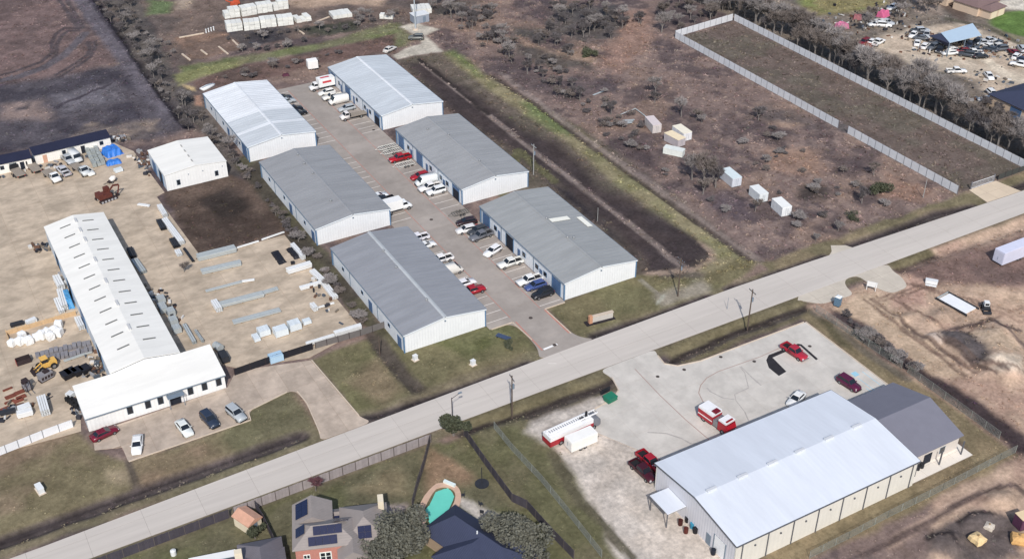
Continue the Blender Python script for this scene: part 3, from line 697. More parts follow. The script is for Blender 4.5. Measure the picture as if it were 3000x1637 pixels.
def hip_block(t, name, W, D, h, ridge, m_wall, m_roof, ox=0, oy=0, over=0.4, gable=None, rise_from=0.0, wall_part='wall', roof_part='roof', hip=None):
    """walled box W x D (local x,y from ox,oy) under a hip roof, or gable roof with ridge along 'x' or 'y'"""
    z0 = rise_from
    for k, (cx, cy, sx, sy) in enumerate(((ox + W / 2, oy + 0.1, W, 0.2), (ox + W / 2, oy + D - 0.1, W, 0.2), (ox + 0.1, oy + D / 2, 0.2, D - 0.42), (ox + W - 0.1, oy + D / 2, 0.2, D - 0.42))):
        mb = MB().box(cx, cy, z0, sx, sy, h - z0)
        if gable and ((gable == 'y' and k < 2) or (gable == 'x' and k > 1)):
            if gable == 'y':
                mb.add([(ox + 0.02, cy - 0.098, h), (ox + W - 0.02, cy - 0.098, h), (ox + W / 2, cy - 0.098, ridge - 0.1), (ox + 0.02, cy + 0.098, h), (ox + W - 0.02, cy + 0.098, h), (ox + W / 2, cy + 0.098, ridge - 0.1)],
                       [(0, 1, 2), (5, 4, 3), (0, 3, 4, 1), (1, 4, 5, 2), (2, 5, 3, 0)])
            else:
                mb.add([(cx - 0.098, oy + 0.02, h), (cx - 0.098, oy + D - 0.02, h), (cx - 0.098, oy + D / 2, ridge - 0.1), (cx + 0.098, oy + 0.02, h), (cx + 0.098, oy + D - 0.02, h), (cx + 0.098, oy + D / 2, ridge - 0.1)],
                       [(0, 1, 2), (5, 4, 3), (0, 3, 4, 1), (1, 4, 5, 2), (2, 5, 3, 0)])
        mb.build(wall_part, m_wall, t)
    x0, x1, y0, y1 = ox - over, ox + W + over, oy - over, oy + D + over
    if gable == 'y':
        a, b = (ox + W / 2, y0), (ox + W / 2, y1)
    elif gable == 'x':
        a, b = (x0, oy + D / 2), (x1, oy + D / 2)
    else:
        s = min(x1 - x0, y1 - y0) / 2 if hip is None else hip
        if W >= D: a, b = (x0 + s, oy + D / 2), (x1 - s, oy + D / 2)
        else: a, b = (ox + W / 2, y0 + s), (ox + W / 2, y1 - s)
    th = 0.16
    he = h - 0.02
    base = [(x0, y0, he), (x1, y0, he), (x1, y1, he), (x0, y1, he)]
    vs = base + [(x, y, z + th) for x, y, z in base] + [(a[0], a[1], ridge + th), (b[0], b[1], ridge + th)]
    fs = [(3, 2, 1, 0), (0, 1, 5, 4), (1, 2, 6, 5), (2, 3, 7, 6), (3, 0, 4, 7)]
    if gable == 'x' or (gable is None and W >= D):
        fs += [(4, 5, 9, 8), (6, 7, 8, 9), (7, 4, 8), (5, 6, 9)]
    else:
        fs += [(4, 5, 8), (6, 7, 9), (7, 4, 8, 9), (5, 6, 9, 8)]
    return MB().add(vs, fs).build(roof_part, m_roof, t)

def window_part(t, x, y, z, w, h, facing, frame=None, name='window'):
    """facing: 'x-','x+','y-','y+' (outward)"""
    fm = frame or mat('window_frame', (210, 212, 214), 0.5, 0.05)
    ax = facing[0]; s = -1 if facing[1] == '-' else 1
    if ax == 'y':
        f = MB().box(x, y + s * 0.03, z, w + 0.16, 0.06, h + 0.16).build(name, fm, t)
        MB().box(x, y + s * 0.065, z + 0.08, w, 0.02, h).build('pane', glassmat(), f)
    else:
        f = MB().box(x + s * 0.03, y, z, 0.06, w + 0.16, h + 0.16).build(name, fm, t)
        MB().box(x + s * 0.065, y, z + 0.08, 0.02, w, h).build('pane', glassmat(), f)
    return f

def roll_door(t, x, y, w, h, facing, open_h=0.0, m=None):
    """overhead door of four sections in a dark opening (world-aligned, local coords of t)"""
    ax = facing[0]; s = -1 if facing[1] == '-' else 1
    B = lambda c, z, ww, dd, hh: (MB().box(x + s * c, y, z, dd, ww, hh) if ax == 'x' else MB().box(x, y + s * c, z, ww, dd, hh))
    d = B(0.012, 0, w, 0.02, h).build('door', DARK, t)
    n = 4
    for i in range(n):
        z = i * h / n
        if z + 0.01 >= open_h:
            B(0.05, z + 0.02, w - 0.06, 0.05, h / n - 0.04).build('door_section', m or DOORB, d)
    for e in (-1, 1):
        (MB().box(x + s * 0.06, y + e * (w / 2 + 0.07), 0, 0.12, 0.14, h + 0.1) if ax == 'x' else MB().box(x + e * (w / 2 + 0.07), y + s * 0.06, 0, 0.14, 0.12, h + 0.1)).build('door_jamb', TRIM if m is None else SOFF, d)
    return d

def panel_roof(t, W, L, he, hr, mats, n=30, over=0.2, vents=(), ridge_m=None):
    """gable roof along y: deck plus standing-seam panels (each its own piece), ridge cap and vents"""
    deck = MB()
    x0, xm, x1, y0, y1 = -over, W / 2, W + over, -over, L + over
    deck.add([(x0, y0, he), (xm, y0, hr), (x1, y0, he), (x0, y1, he), (xm, y1, hr), (x1, y1, he),
              (x0, y0, he + 0.08), (xm, y0, hr + 0.08), (x1, y0, he + 0.08), (x0, y1, he + 0.08), (xm, y1, hr + 0.08), (x1, y1, he + 0.08)],
             [(0, 3, 4, 1), (1, 4, 5, 2), (6, 7, 10, 9), (7, 8, 11, 10), (0, 1, 7, 6), (1, 2, 8, 7), (5, 4, 10, 11), (4, 3, 9, 10), (3, 0, 6, 9), (2, 5, 11, 8)])
    roof = deck.build('roof', SOFF, t)
    w = (y1 - y0) / n
    slope = math.atan2(hr - he, xm - x0); ln = math.hypot(hr - he, xm - x0)
    mb = MB().box(ln / 2 - 0.02, w / 2, 0.082, ln - 0.02, w - 0.012, 0.03)
    mb.add(*_box(ln / 2, 0.05, 0.112, ln - 0.02, 0.05, 0.045))
    meshes = {}
    for i in range(n):
        for side in (0, 1):
            m = mats(i, side)
            if m.name not in meshes:
                meshes[m.name] = mb.mesh('roof_panel', m)
            o = link('roof_panel', meshes[m.name], roof)
            if side == 0:
                o.location = (x0, y0 + i * w, he); o.rotation_euler = (0, -slope, 0)
            else:
                o.location = (x1, y0 + (i + 1) * w, he); o.rotation_euler = (0, -slope, math.pi)
    MB().loft([[(xm - 0.4, y, hr - 0.4 * math.tan(slope) + 0.16), (xm, y, hr + 0.2), (xm + 0.4, y, hr - 0.4 * math.tan(slope) + 0.16), (xm, y, hr + 0.02)] for y in (y0, y1)]).build('ridge_cap', ridge_m or mats(0, 0), roof)
    for (vx, vy) in vents:
        z = hr - abs(vx - xm) * math.tan(slope)
        v = MB().tube((vx, vy, z), (vx, vy, z + 0.45), 0.16, n=10)
        v.tube((vx, vy, z + 0.45), (vx, vy, z + 0.6), 0.34, 0.2, n=10)
        v.build('roof_vent', VENT, roof)
    return roof
def _box(cx, cy, z0, sx, sy, sz):
    b = MB().box(cx, cy, z0, sx, sy, sz); return b.v, b.f

def warehouse(x0, y0, label, mats, right_row, vents, ridge_m=None):
    W, L, he, hr = 17.6, 36.0, 4.1, 5.35
    t = thing('warehouse', label, 'warehouse', (x0, y0, 0), 0, 'warehouses in two rows along the concrete drive')
    for x in (0.09, W - 0.09):
        MB().box(x, L / 2, -0.2, 0.18, L - 0.4, he + 0.18).build('side_wall', WSIDE, t)
    for y in (0.1, L - 0.1):
        mb = MB()
        mb.add([(0, y - 0.1, -0.2), (W, y - 0.1, -0.2), (W, y - 0.1, he), (W / 2, y - 0.1, hr - 0.02), (0, y - 0.1, he), (0, y + 0.1, -0.2), (W, y + 0.1, -0.2), (W, y + 0.1, he), (W / 2, y + 0.1, hr - 0.02), (0, y + 0.1, he)],
               [(0, 1, 2, 3, 4), (9, 8, 7, 6, 5), (0, 5, 6, 1), (1, 6, 7, 2), (2, 7, 8, 3), (3, 8, 9, 4), (4, 9, 5, 0)])
        mb.build('gable_wall', WEND, t)
    roof = panel_roof(t, W, L, he, hr, mats, vents=vents, ridge_m=ridge_m)
    for x in (-0.27, W + 0.27):
        MB().box(x, L / 2, he - 0.12, 0.14, L + 0.3, 0.2).build('gutter', SOFF, roof)
    for x in (-0.03, W + 0.03):
        for y in (0.05, L - 0.05):
            MB().box(x, y, 0, 0.24, 0.3, he - 0.15).build('corner_trim', TRIM, t)
    sl = math.atan2(hr - he, W / 2)
    for e in (-1, 1):
        MB().loft([[(W / 2 + e * W / 2 * k + e * 0.2 * k, yy, hr - (hr - he) * k + dz) for yy, dz in ((-0.24, -0.12), (-0.205, -0.12), (-0.205, 0.14), (-0.24, 0.14))] for k in (0.02, 1.0)]).build('rake_trim', mat('white_trim', (226, 232, 236), 0.5, 0.05), roof)
    for y in (12.3, 26.3, 35.4):
        MB().box(-0.08, y, 0.1, 0.12, 0.12, he - 0.25).build('downspout', SOFF, t)
    if right_row:
        dd = {1: 0.0, 2: 1.0}
        roll_door(t, 0, 3.1, 3.2, 3.4, 'x-', open_h=0 if y0 < 200 else 1.8)
        roll_door(t, 0, 22.6, 3.2, 3.4, 'x-', open_h=3.4 if y0 < 200 else 0)
        roll_door(t, 0, 33.2, 3.0, 3.4, 'x-', open_h=0)
        for y in (7.6, 11.0, 16.4, 29.0):
            window_part(t, 0, y, 1.5, 1.2, 1.0, 'x-', TRIM)
        for y in (9.4, 18.6, 27.4):
            f = MB().box(-0.03, y, 0, 0.06, 1.1, 2.2).build('entry_door', DOORB, t)
            MB().box(-0.07, y + 0.38, 1.0, 0.04, 0.12, 0.12).build('handle', SOFF, f)
    else:
        for y in (2.2, 16.0):
            f = MB().box(-0.03, y, 0, 0.06, 1.8, 2.5).build('entry_door', DOORB, t)
            MB().box(-0.07, y + 0.7, 1.0, 0.04, 0.12, 0.12).build('handle', SOFF, f)
        for y in (7.0, 20.0, 30.0):
            window_part(t, 0, y, 1.8, 0.9, 0.7, 'x-', TRIM)
        if y0 > 250:
            roll_door(t, 0, 3.2, 3.2, 3.4, 'x-')
    l = MB().box(W / 2, -0.1, hr - 0.95, 0.3, 0.2, 0.22).build('gable_lamp', SOFF, t)
    return t

def rmat(n, c, ov=0.012): return mat(n, c, 0.5, 0.05, 0.8, 0.35, objvar=ov, stain=0.11, stscale=0.5, stretch=(0.14, 1.0, 1))
gB3, gB4, gB5, gB6 = rmat('roof_grey_a', (154, 155, 157)), rmat('roof_grey_b', (160, 161, 162)), rmat('roof_grey_c', (151, 153, 158)), rmat('roof_grey_d', (160, 162, 162), 0.03)
pale, white, lg = rmat('roof_pale', (200, 206, 211)), rmat('roof_white', (229, 232, 235)), rmat('roof_light', (203, 208, 212))
warehouse(70.2, 165.0, 'grey roofed warehouse nearest the road in the left row, pale strip on its ridge', lambda i, s: lg if False else gB5, False, [(W, y) for W, y in ((8.2, 6.8), (8.0, 20.5), (8.3, 27.5))], rmat('ridge_light', (186, 190, 192)))
warehouse(70.2, 210.0, 'grey roofed warehouse in the middle of the left row beside the dark plot', lambda i, s: gB3, False, [(6.9, 8.0), (8.1, 22.0), (8.1, 27.5), (8.4, 32.5)])
warehouse(70.2, 255.0, 'warehouse with a half white, half grey roof at the back of the left row', lambda i, s: (white if i in (6,) else lg) if i < 13 else white, False, [], white)
warehouse(106.2, 165.0, 'ribbed grey roofed warehouse nearest the road in the right row, white patches on its roof', lambda i, s: gB6, True, [(8.7, 13.0), (8.9, 22.0), (9.9, 12.3)])
warehouse(106.2, 210.0, 'grey roofed warehouse in the middle of the right row above the red pickup', lambda i, s: gB4, True, [(8.9, 8.0), (8.9, 24.0), (6.0, 30.0)])
warehouse(106.2, 255.0, 'pale roofed warehouse with white ridge at the back of the right row', lambda i, s: pale, True, [], white)
# translucent skylight sheet and loose flashing on the ribbed roof
for o in [o for o in C.objects if o.name.startswith('roof') and o.type == 'MESH' and o.parent and 'ribbed' in o.parent.get('label', '')][:1]:
    sl_ = math.atan2(1.25, 9.0)
    sk = MB().box(0, 0, 0, 4.8, 1.5, 0.05).build('skylight', mat('skylight_cream', (244, 242, 230), 0.5, 0.04), o)
    s2 = MB().box(0, 0, 0, 1.3, 4.6, 0.05).build('skylight', mat('skylight_cream', (244, 242, 230), 0.5, 0.04), o)
    s2.location = (16.4, 18.2, 5.35 - (16.4 - 8.8) * math.tan(sl_) + 0.24); s2.rotation_euler = (0, sl_, 0)
    sk.location = (11.6, 20.9, 5.35 - (11.6 - 8.8) * math.tan(sl_) + 0.22); sk.rotation_euler = (0, sl_, 0)

# --- long white workshop with the office block across its front
WR = mat('white_membrane', (240, 238, 231), 0.65, 0.04, 0.5, 0.2, stain=0.07, stscale=0.4, stretch=(0.2, 1.0, 1))
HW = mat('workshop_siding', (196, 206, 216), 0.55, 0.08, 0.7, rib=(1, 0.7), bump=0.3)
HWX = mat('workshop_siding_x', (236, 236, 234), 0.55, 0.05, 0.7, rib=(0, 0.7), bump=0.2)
SKY = mat('skylight_grey', (112, 112, 110), 0.5, 0.15, 1.5)
t = thing('workshop', 'long white roofed workshop with rows of skylights and an office block across its front', 'workshop', (18.8, 179.9, 0))
W_, L_, e_, r_ = 12.7, 59.6, 4.5, 5.6
for x in (0.1, W_ - 0.1):
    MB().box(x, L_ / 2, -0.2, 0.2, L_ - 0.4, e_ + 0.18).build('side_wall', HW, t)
for y in (0.1, L_ - 0.1):
    MB().add([(0, y - 0.1, -0.2), (W_, y - 0.1, -0.2), (W_, y - 0.1, e_), (W_ / 2, y - 0.1, r_ - 0.03), (0, y - 0.1, e_), (0, y + 0.1, -0.2), (W_, y + 0.1, -0.2), (W_, y + 0.1, e_), (W_ / 2, y + 0.1, r_ - 0.03), (0, y + 0.1, e_)],
             [(0, 1, 2, 3, 4), (9, 8, 7, 6, 5), (0, 5, 6, 1), (1, 6, 7, 2), (2, 7, 8, 3), (3, 8, 9, 4), (4, 9, 5, 0)]).build('gable_wall', HWX, t)
def two_slope(x0, x1, y0, y1, he, hr, th=0.12):
    xm = (x0 + x1) / 2
    return MB().add([(x0, y0, he), (xm, y0, hr), (x1, y0, he), (x0, y1, he), (xm, y1, hr), (x1, y1, he), (x0, y0, he + th), (xm, y0, hr + th), (x1, y0, he + th), (x0, y1, he + th), (xm, y1, hr + th), (x1, y1, he + th)],
                    [(0, 3, 4, 1), (1, 4, 5, 2), (6, 7, 10, 9), (7, 8, 11, 10), (0, 1, 7, 6), (1, 2, 8, 7), (5, 4, 10, 11), (4, 3, 9, 10), (3, 0, 6, 9), (2, 5, 11, 8)])
roof = two_slope(-0.1, W_ + 0.1, 0.3, L_ + 0.1, e_, r_).build('roof', WR, t)
slp = math.atan2(r_ - e_, W_ / 2)
for i in range(12):
    y = 56.3 - i * 4.55
    for s in (-1, 1):
        x = W_ / 2 + s * 2.45
        o = MB().box(0, 0, 0, 2.35, 0.34, 0.1).build('skylight', SKY, roof)
        o.location = (x, y + s * 0.12, e_ + (r_ - e_) * (1 - 2.45 / (W_ / 2)) + 0.1); o.rotation_euler = (0, s * slp, 0)
    if i in (0, 1, 2, 4, 6, 8, 10):
        o = MB().box(0, 0, 0, 0.42, 2.0, 0.3).build('ridge_vent', mat('ridge_vent_grey', (200, 200, 200), 0.5, 0.06), roof)
        o.location = (W_ / 2, y + 0.5, r_ + 0.1)
for y in (10, 24, 36, 48):
    roll_door(t, 0, y, 4.0, 3.6, 'x-', open_h=3.6 if y != 24 else 0)
    roll_door(t, W_, y - 2, 4.0, 3.6, 'x+', open_h=3.6)
# office block: shed roof falling to the front
OX, OY, OW, OD = 12.2 - 18.8, 171.7 - 179.9, 24.8, 8.2
for (cx, cy, sx, sy, hh) in ((OX + OW / 2, OY + 0.1, OW, 0.2, 3.1), (OX + OW / 2, OY + OD - 0.1, OW, 0.2, 4.3)):
    MB().box(cx, cy, -0.2, sx, sy, hh + 0.18).build('office_wall', HWX, t)
for x in (OX + 0.1, OX + OW - 0.1):
    MB().add([(x + d, y, z) for d in (-0.1, 0.1) for y, z in ((OY + 0.21, -0.2), (OY + OD - 0.21, -0.2), (OY + OD - 0.21, 4.25), (OY + 0.21, 3.1))],
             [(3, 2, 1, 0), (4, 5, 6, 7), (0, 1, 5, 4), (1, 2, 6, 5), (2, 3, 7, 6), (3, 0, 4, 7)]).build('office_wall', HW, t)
rf = MB().add([(OX - 0.2, OY - 0.35, 3.05), (OX + OW + 0.2, OY - 0.35, 3.05), (OX + OW + 0.2, OY + OD + 0.2, 4.34), (OX - 0.2, OY + OD + 0.2, 4.34), (OX - 0.2, OY - 0.35, 3.2), (OX + OW + 0.2, OY - 0.35, 3.2), (OX + OW + 0.2, OY + OD + 0.2, 4.52), (OX - 0.2, OY + OD + 0.2, 4.52)],
               [(3, 2, 1, 0), (4, 5, 6, 7), (0, 1, 5, 4), (1, 2, 6, 5), (2, 3, 7, 6), (3, 0, 4, 7)]).build('office_roof', WR, t)
MB().box(OX + OW / 2, OY - 0.42, 2.98, OW + 0.4, 0.12, 0.16).build('gutter', SOFF, rf)
for px in (1282, 1462, 1590, 1898, 2045, 2195):
    x = (px - 850) / (2250 - 850) * OW + OX - 0.2
    window_part(t, x, OY, 1.0, 0.9, 1.5, 'y-', SOFF)
x = (1735 - 850) / 1400 * OW + OX - 0.2
MB().box(x, OY - 0.03, 0, 2.0, 0.06, 2.3).build('entry_door', DARK, t)
MB().box(x, OY - 0.75, 2.45, 3.0, 1.3, 0.14).build('door_canopy', SOFF, t)
for dx in (-1.3, 1.3): MB().tube((x + dx, OY - 1.25, 0), (x + dx, OY - 1.25, 2.45), 0.06, n=8).build('canopy_post', SOFF, t)

# --- white storage building at the back of the yard
t = thing('storage_building', 'square white storage building with two small dark doors beside the dark plot', 'storage building', (48.3, 250.5, 0))
W_, L_, e_, r_ = 14.9, 14.8, 4.1, 4.9
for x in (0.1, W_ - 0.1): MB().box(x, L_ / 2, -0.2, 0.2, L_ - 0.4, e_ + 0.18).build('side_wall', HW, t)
for y in (0.1, L_ - 0.1):
    MB().add([(0, y - 0.1, -0.2), (W_, y - 0.1, -0.2), (W_, y - 0.1, e_), (W_ / 2, y - 0.1, r_ - 0.03), (0, y - 0.1, e_), (0, y + 0.1, -0.2), (W_, y + 0.1, -0.2), (W_, y + 0.1, e_), (W_ / 2, y + 0.1, r_ - 0.03), (0, y + 0.1, e_)],
             [(0, 1, 2, 3, 4), (9, 8, 7, 6, 5), (0, 5, 6, 1), (1, 6, 7, 2), (2, 7, 8, 3), (3, 8, 9, 4), (4, 9, 5, 0)]).build('gable_wall', HWX, t)
roof = two_slope(-0.12, W_ + 0.12, -0.12, L_ + 0.12, e_, r_).build('roof', WR, t)
for y in (2.6, 5.4, 8.4, 11.4): MB().box(W_ / 2, y, r_ + 0.05, 0.3, 1.3, 0.16).build('ridge_vent', mat('ridge_vent_dim', (170, 168, 164), 0.5, 0.1), roof)
for x in (2.9, 12.2):
    f = MB().box(x, -0.03, 0.9, 0.9, 0.06, 1.4).build('window', SOFF, t); MB().box(x, -0.07, 1.0, 0.7, 0.02, 1.2).build('pane', glassmat(), f)
for x in (5.5, 9.0, 13.8): MB().box(x, -0.06, 3.0, 0.2, 0.12, 0.2).build('wall_lamp', SOFF, t)
roll_door(t, 0, 4.2, 3.0, 3.2, 'x-', open_h=3.2); roll_door(t, 0, 10.0, 3.0, 3.2, 'x-', open_h=0)

# --- big white fire station with dark annex
t = thing('fire_station', 'large white metal roofed fire station with grey side wall and panelled front', 'fire station', (90.3, 90.4, 0))
W_, L_, e_, r_ = 37.6, 20.6, 5.4, 6.7
FW = mat('station_front', (222, 218, 208), 0.6, 0.05, 0.4, rib=(0, 0.9), bump=0.12)
FG = mat('station_side', (214, 214, 220), 0.6, 0.05, 0.5, rib=(1, 0.6), bump=0.2)
for y in (0.1, L_ - 0.1): MB().box(W_ / 2, y, -0.2, W_ - 0.02, 0.2, e_ + 0.18).build('long_wall', FW, t)
for x in (0.1, W_ - 0.1):
    MB().add([(x + d, y, z) for d in (-0.1, 0.1) for y, z in ((0.21, -0.2), (L_ - 0.21, -0.2), (L_ - 0.21, e_), (L_ / 2, r_ - 0.04), (0.21, e_))],
             [(4, 3, 2, 1, 0), (5, 6, 7, 8, 9), (0, 1, 6, 5), (1, 2, 7, 6), (2, 3, 8, 7), (3, 4, 9, 8), (4, 0, 5, 9)]).build('gable_wall', FG, t)
SRF = mat('station_roof', (221, 226, 234), 0.55, 0.03, 0.5, 0.25, rib=(0, 0.9), bump=0.06, stain=0.06, stscale=0.4, stretch=(1.0, 0.15, 1))
rb = MB().add([(x, y, z + d) for d in (0, 0.12) for x in (-0.25, W_ + 0.25) for y, z in ((-0.25, e_), (L_ / 2, r_), (L_ + 0.25, e_))],
              [(0, 1, 4, 3), (1, 2, 5, 4), (6, 9, 10, 7), (7, 10, 11, 8), (0, 3, 9, 6), (2, 8, 11, 5), (0, 6, 7, 1), (1, 7, 8, 2), (3, 4, 10, 9), (4, 5, 11, 10)])
roof = rb.build('roof', SRF, t)
EDG = mat('station_edge', (96, 98, 104), 0.5, 0.1)
for y in (-0.31, L_ + 0.31): MB().box(W_ / 2, y, e_ - 0.1, W_ + 0.5, 0.12, 0.22).build('gutter', EDG, roof)
for x in (-0.27, W_ + 0.27):
    for s in (-1, 1):
        MB().loft([[(x - 0.02 + dx, L_ / 2 + s * (L_ / 2 + 0.25) * k, r_ - (r_ - e_) * k + dz) for dx, dz in ((0, -0.15), (0.04, -0.15), (0.04, 0.14), (0, 0.14))] for k in (0, 1)]).build('rake_trim', EDG, roof)
for p in ((93.35, 100.43), (99.50, 100.56), (105.63, 100.52), (111.39, 100.53), (117.69, 100.59), (123.85, 100.69)):
    MB().box(p[0] - 90.3, L_ / 2, r_ + 0.1, 1.9, 0.5, 0.34).build('ridge_vent', mat('vent_white', (205, 208, 212), 0.5, 0.04), roof)
for k in range(8):
    MB().box(1.2 + k * 5.06, -0.07, 0.0, 0.16, 0.14, e_ - 0.12).build('downspout', EDG, t)
for k in range(7):
    MB().box(3.7 + k * 5.06, -0.11, 3.6, 0.25, 0.2, 0.25).build('wall_lamp', EDG, t)
roll_door(t, 0, 3.6, 2.6, 3.4, 'x-', m=mat('door_white', (236, 238, 240), 0.5, 0.04))
f = MB().box(-0.03, 6.3, 0, 0.06, 1.1, 2.2).build('entry_door', SOFF, t)
cn = MB().box(-1.9, 14.6, 3.05, 3.6, 4.8, 0.16).build('canopy', SRF, t)
MB().box(-1.9, 14.6, 2.9, 3.5, 4.7, 0.15).build('canopy_frame', EDG, cn)
for dy in (-2.2, 2.2): MB().box(-3.55, 14.6 + dy, 0, 0.14, 0.14, 2.95).build('canopy_post', EDG, cn)
for k in range(5): roll_door(t, 4.2 + k * 6.6, L_, 4.4, 4.2, 'y+', m=mat('door_red', (170, 60, 56), 0.5, 0.08))
AN = mat('annex_shingle', (122, 122, 133), 0.8, 0.05, 0.6, rib=(0, 0.5), bump=0.08)
hip_block(t, 'annex', 13.2, 15.7, 3.2, 5.6, mat('annex_wall', (206, 198, 190), 0.7, 0.06, rib=(0, 0.6), bump=0.12), AN, ox=37.62, oy=2.7, over=0.45, gable='x', wall_part='annex_wall', roof_part='annex_roof')
for x in (40.2, 47.0): window_part(t, x, 2.7, 0.9, 1.1, 1.2, 'y-', SOFF)
MB().box(43.6, 2.66, 0, 1.8, 0.08, 2.2).build('entry_door', DARK, t)
for x in (39.4, 45.2, 50.4): MB().box(x, 1.3, 0.1, 0.2, 0.2, 2.95).build('porch_post', EDG, t)

# --- houses at the bottom of the picture
SHG = mat('shingle_taupe', (150, 142, 138), 0.9, 0.09, 0.9, rib=(1, 0.35), bump=0.25)
SHN = mat('shingle_navy', (60, 66, 88), 0.85, 0.07, 0.9, rib=(1, 0.35), bump=0.25)
SHD = mat('shingle_grey', (116, 112, 118), 0.9, 0.08, 0.9, rib=(1, 0.35), bump=0.25)
BRK = mat('red_brick_wall', (184, 128, 116), 0.9, 0.14, 3.0, bump=0.2)
CRM = mat('cream_stucco', (226, 214, 190), 0.85, 0.06, 1.0)
def pane4(t, x, y, z, w, h):
    f = MB().box(x, y - 0.04, z, w, 0.08, h).build('window', mat('window_white', (232, 238, 232), 0.5, 0.04), t)
    for i in (0, 1):
        for j in (0, 1):
            MB().box(x + (i - 0.5) * w * 0.46, y - 0.09, z + h * (0.07 + 0.46 * j), w * 0.36, 0.02, h * 0.38).build('pane', glassmat(), f)
def solar(parent, x, y, z, nx_, ny_, tilt, axis, w=1.0, h=1.6, rz=0):
    PV = mat('solar_cell', (28, 34, 66), 0.25, 0.12, 1.0, 0.6)
    for i in range(nx_):
        for j in range(ny_):
            o = MB().box((i - (nx_ - 1) / 2) * (w + 0.03), (j - (ny_ - 1) / 2) * (h + 0.03), 0.12, w, h, 0.05)
            for k in (1, 2): o.box((i - (nx_ - 1) / 2) * (w + 0.03), (j - (ny_ - 1) / 2) * (h + 0.03) + (k / 3 - 0.5) * h, 0.172, w, 0.015, 0.004)
            q = o.build('solar_panel', PV, parent)
            q.location = (x, y, z); q.rotation_euler = (tilt if axis == 'x' else 0, tilt if axis == 'y' else 0, 0)
a20 = R(-20.5)
hA = thing('brick_house', 'red brick house with taupe roof carrying dark solar panels', 'house', (32.3, 122.4, 0), a20)
r1 = hip_block(hA, '', 9.0, 5.0, 5.5, 7.4, BRK, SHG, 0, 0, hip=3.0)
r2 = hip_block(hA, '', 5.4, 4.0, 5.5, 7.1, BRK, SHG, 0, 5.0, gable='y')
r3 = hip_block(hA, '', 6.6, 7.8, 4.6, 6.9, BRK, SHG, 7.2, 0.4)
r4 = hip_block(hA, '', 4.0, 3.0, 4.4, 6.0, BRK, SHG, 6.6, -2.2, gable='y')
r5 = hip_block(hA, '', 5.6, 2.6, 3.4, 4.4, BRK, SHG, 5.6, 6.6, gable='x')
tl = math.atan(.66)
solar(r1, 5.0, 1.75, 7.1, 4, 1, tl, 'x', 1.05, 1.35); solar(r1, 4.2, 0.45, 6.25, 4, 1, tl, 'x', 1.05, 1.35)
solar(r1, 0.95, 2.5, 6.55, 2, 2, -math.atan(.64), 'y', 0.8, 0.95)
solar(r2, 1.2, 7.1, 6.52, 2, 2, -math.atan(.52), 'y', 1.05, 1.65)
solar(r3, 10.5, 1.6, 5.82, 2, 2, math.atan(.62), 'x', 1.0, 0.95)
for k in range(3): solar(r1, 6.3 + 0.75 * k, 3.35 - 0.1 * k, 7.12, 1, 1, -tl, 'x', 0.7, 1.3)
solar(r5, 8.4, 7.2, 4.0, 4, 1, 0.45, 'x', 1.2, 0.5)
MB().box(13.3, 7.4, 0, 0.9, 1.7, 6.9).build('chimney', CRM, hA)
pane4(hA, 4.4, 0, 2.6, 1.8, 1.7); pane4(hA, 8.6, -2.2, 2.0, 1.4, 1.9); pane4(hA, 1.6, 0, 2.6, 1.0, 1.6)
a19 = R(18.5)
cs, sn = math.cos(a19), math.sin(a19)
def fr(px, py, u, v): return (px + u * cs - v * sn, py + u * sn + v * cs)
pB = fr(58.5, 121.2, -7.3, -17)
hB = thing('navy_roof_house', 'house with dark navy shingle hip roof beside the turquoise pool', 'house', (pB[0], pB[1], 0), a19)
TAN = mat('tan_brick', (168, 148, 128), 0.9, 0.1, 3.0, bump=0.2)
rB = hip_block(hB, '', 6.8, 16.6, 2.9, 5.9, TAN, SHN, 0.1, 0)
rB2 = hip_block(hB, '', 9.6, 8.2, 2.9, 5.5, TAN, SHN, -2.6, 3.4, roof_part='wing_roof')
rB3 = hip_block(hB, '', 6.0, 7.0, 2.9, 4.9, TAN, SHN, 3.4, 0.6, roof_part='wing_roof')
MB().tube((3.2, 8.2, 5.6), (3.2, 8.2, 6.3), 0.12, n=8).build('vent_pipe', mat('pipe_white', (225, 228, 230), 0.5, 0.05), rB)
for x in (2.0, 4.8): window_part(hB, x, 16.6, 0.9, 1.4, 1.3, 'y+', SOFF)
pC = (29.80, 128.22)
hC = thing('grey_roof_house', 'house with grey shingle roof, cream chimney and white patio cover at the bottom edge', 'house', (pC[0] - 13.6, pC[1] - 7.4, 0), R(-14))
rC = hip_block(hC, '', 13.0, 9.0, 2.9, 5.4, TAN, SHD, 0.4, -0.5)
rC2 = hip_block(hC, '', 6.0, 12, 2.9, 5.0, TAN, SHD, 7.2, -1.2, roof_part='wing_roof')
MB().box(7.0, 6.8, 0, 1.1, 0.9, 6.1).build('chimney', CRM, hC)
MB().box(3.0, 9.8, 2.45, 7.0, 2.2, 0.1).build('patio_cover', mat('cover_white', (236, 236, 234), 0.5, 0.03), hC)
for x in (-0.3, 6.2): MB().box(x, 10.7, 0, 0.12, 0.12, 2.45).build('cover_post', SOFF, hC)

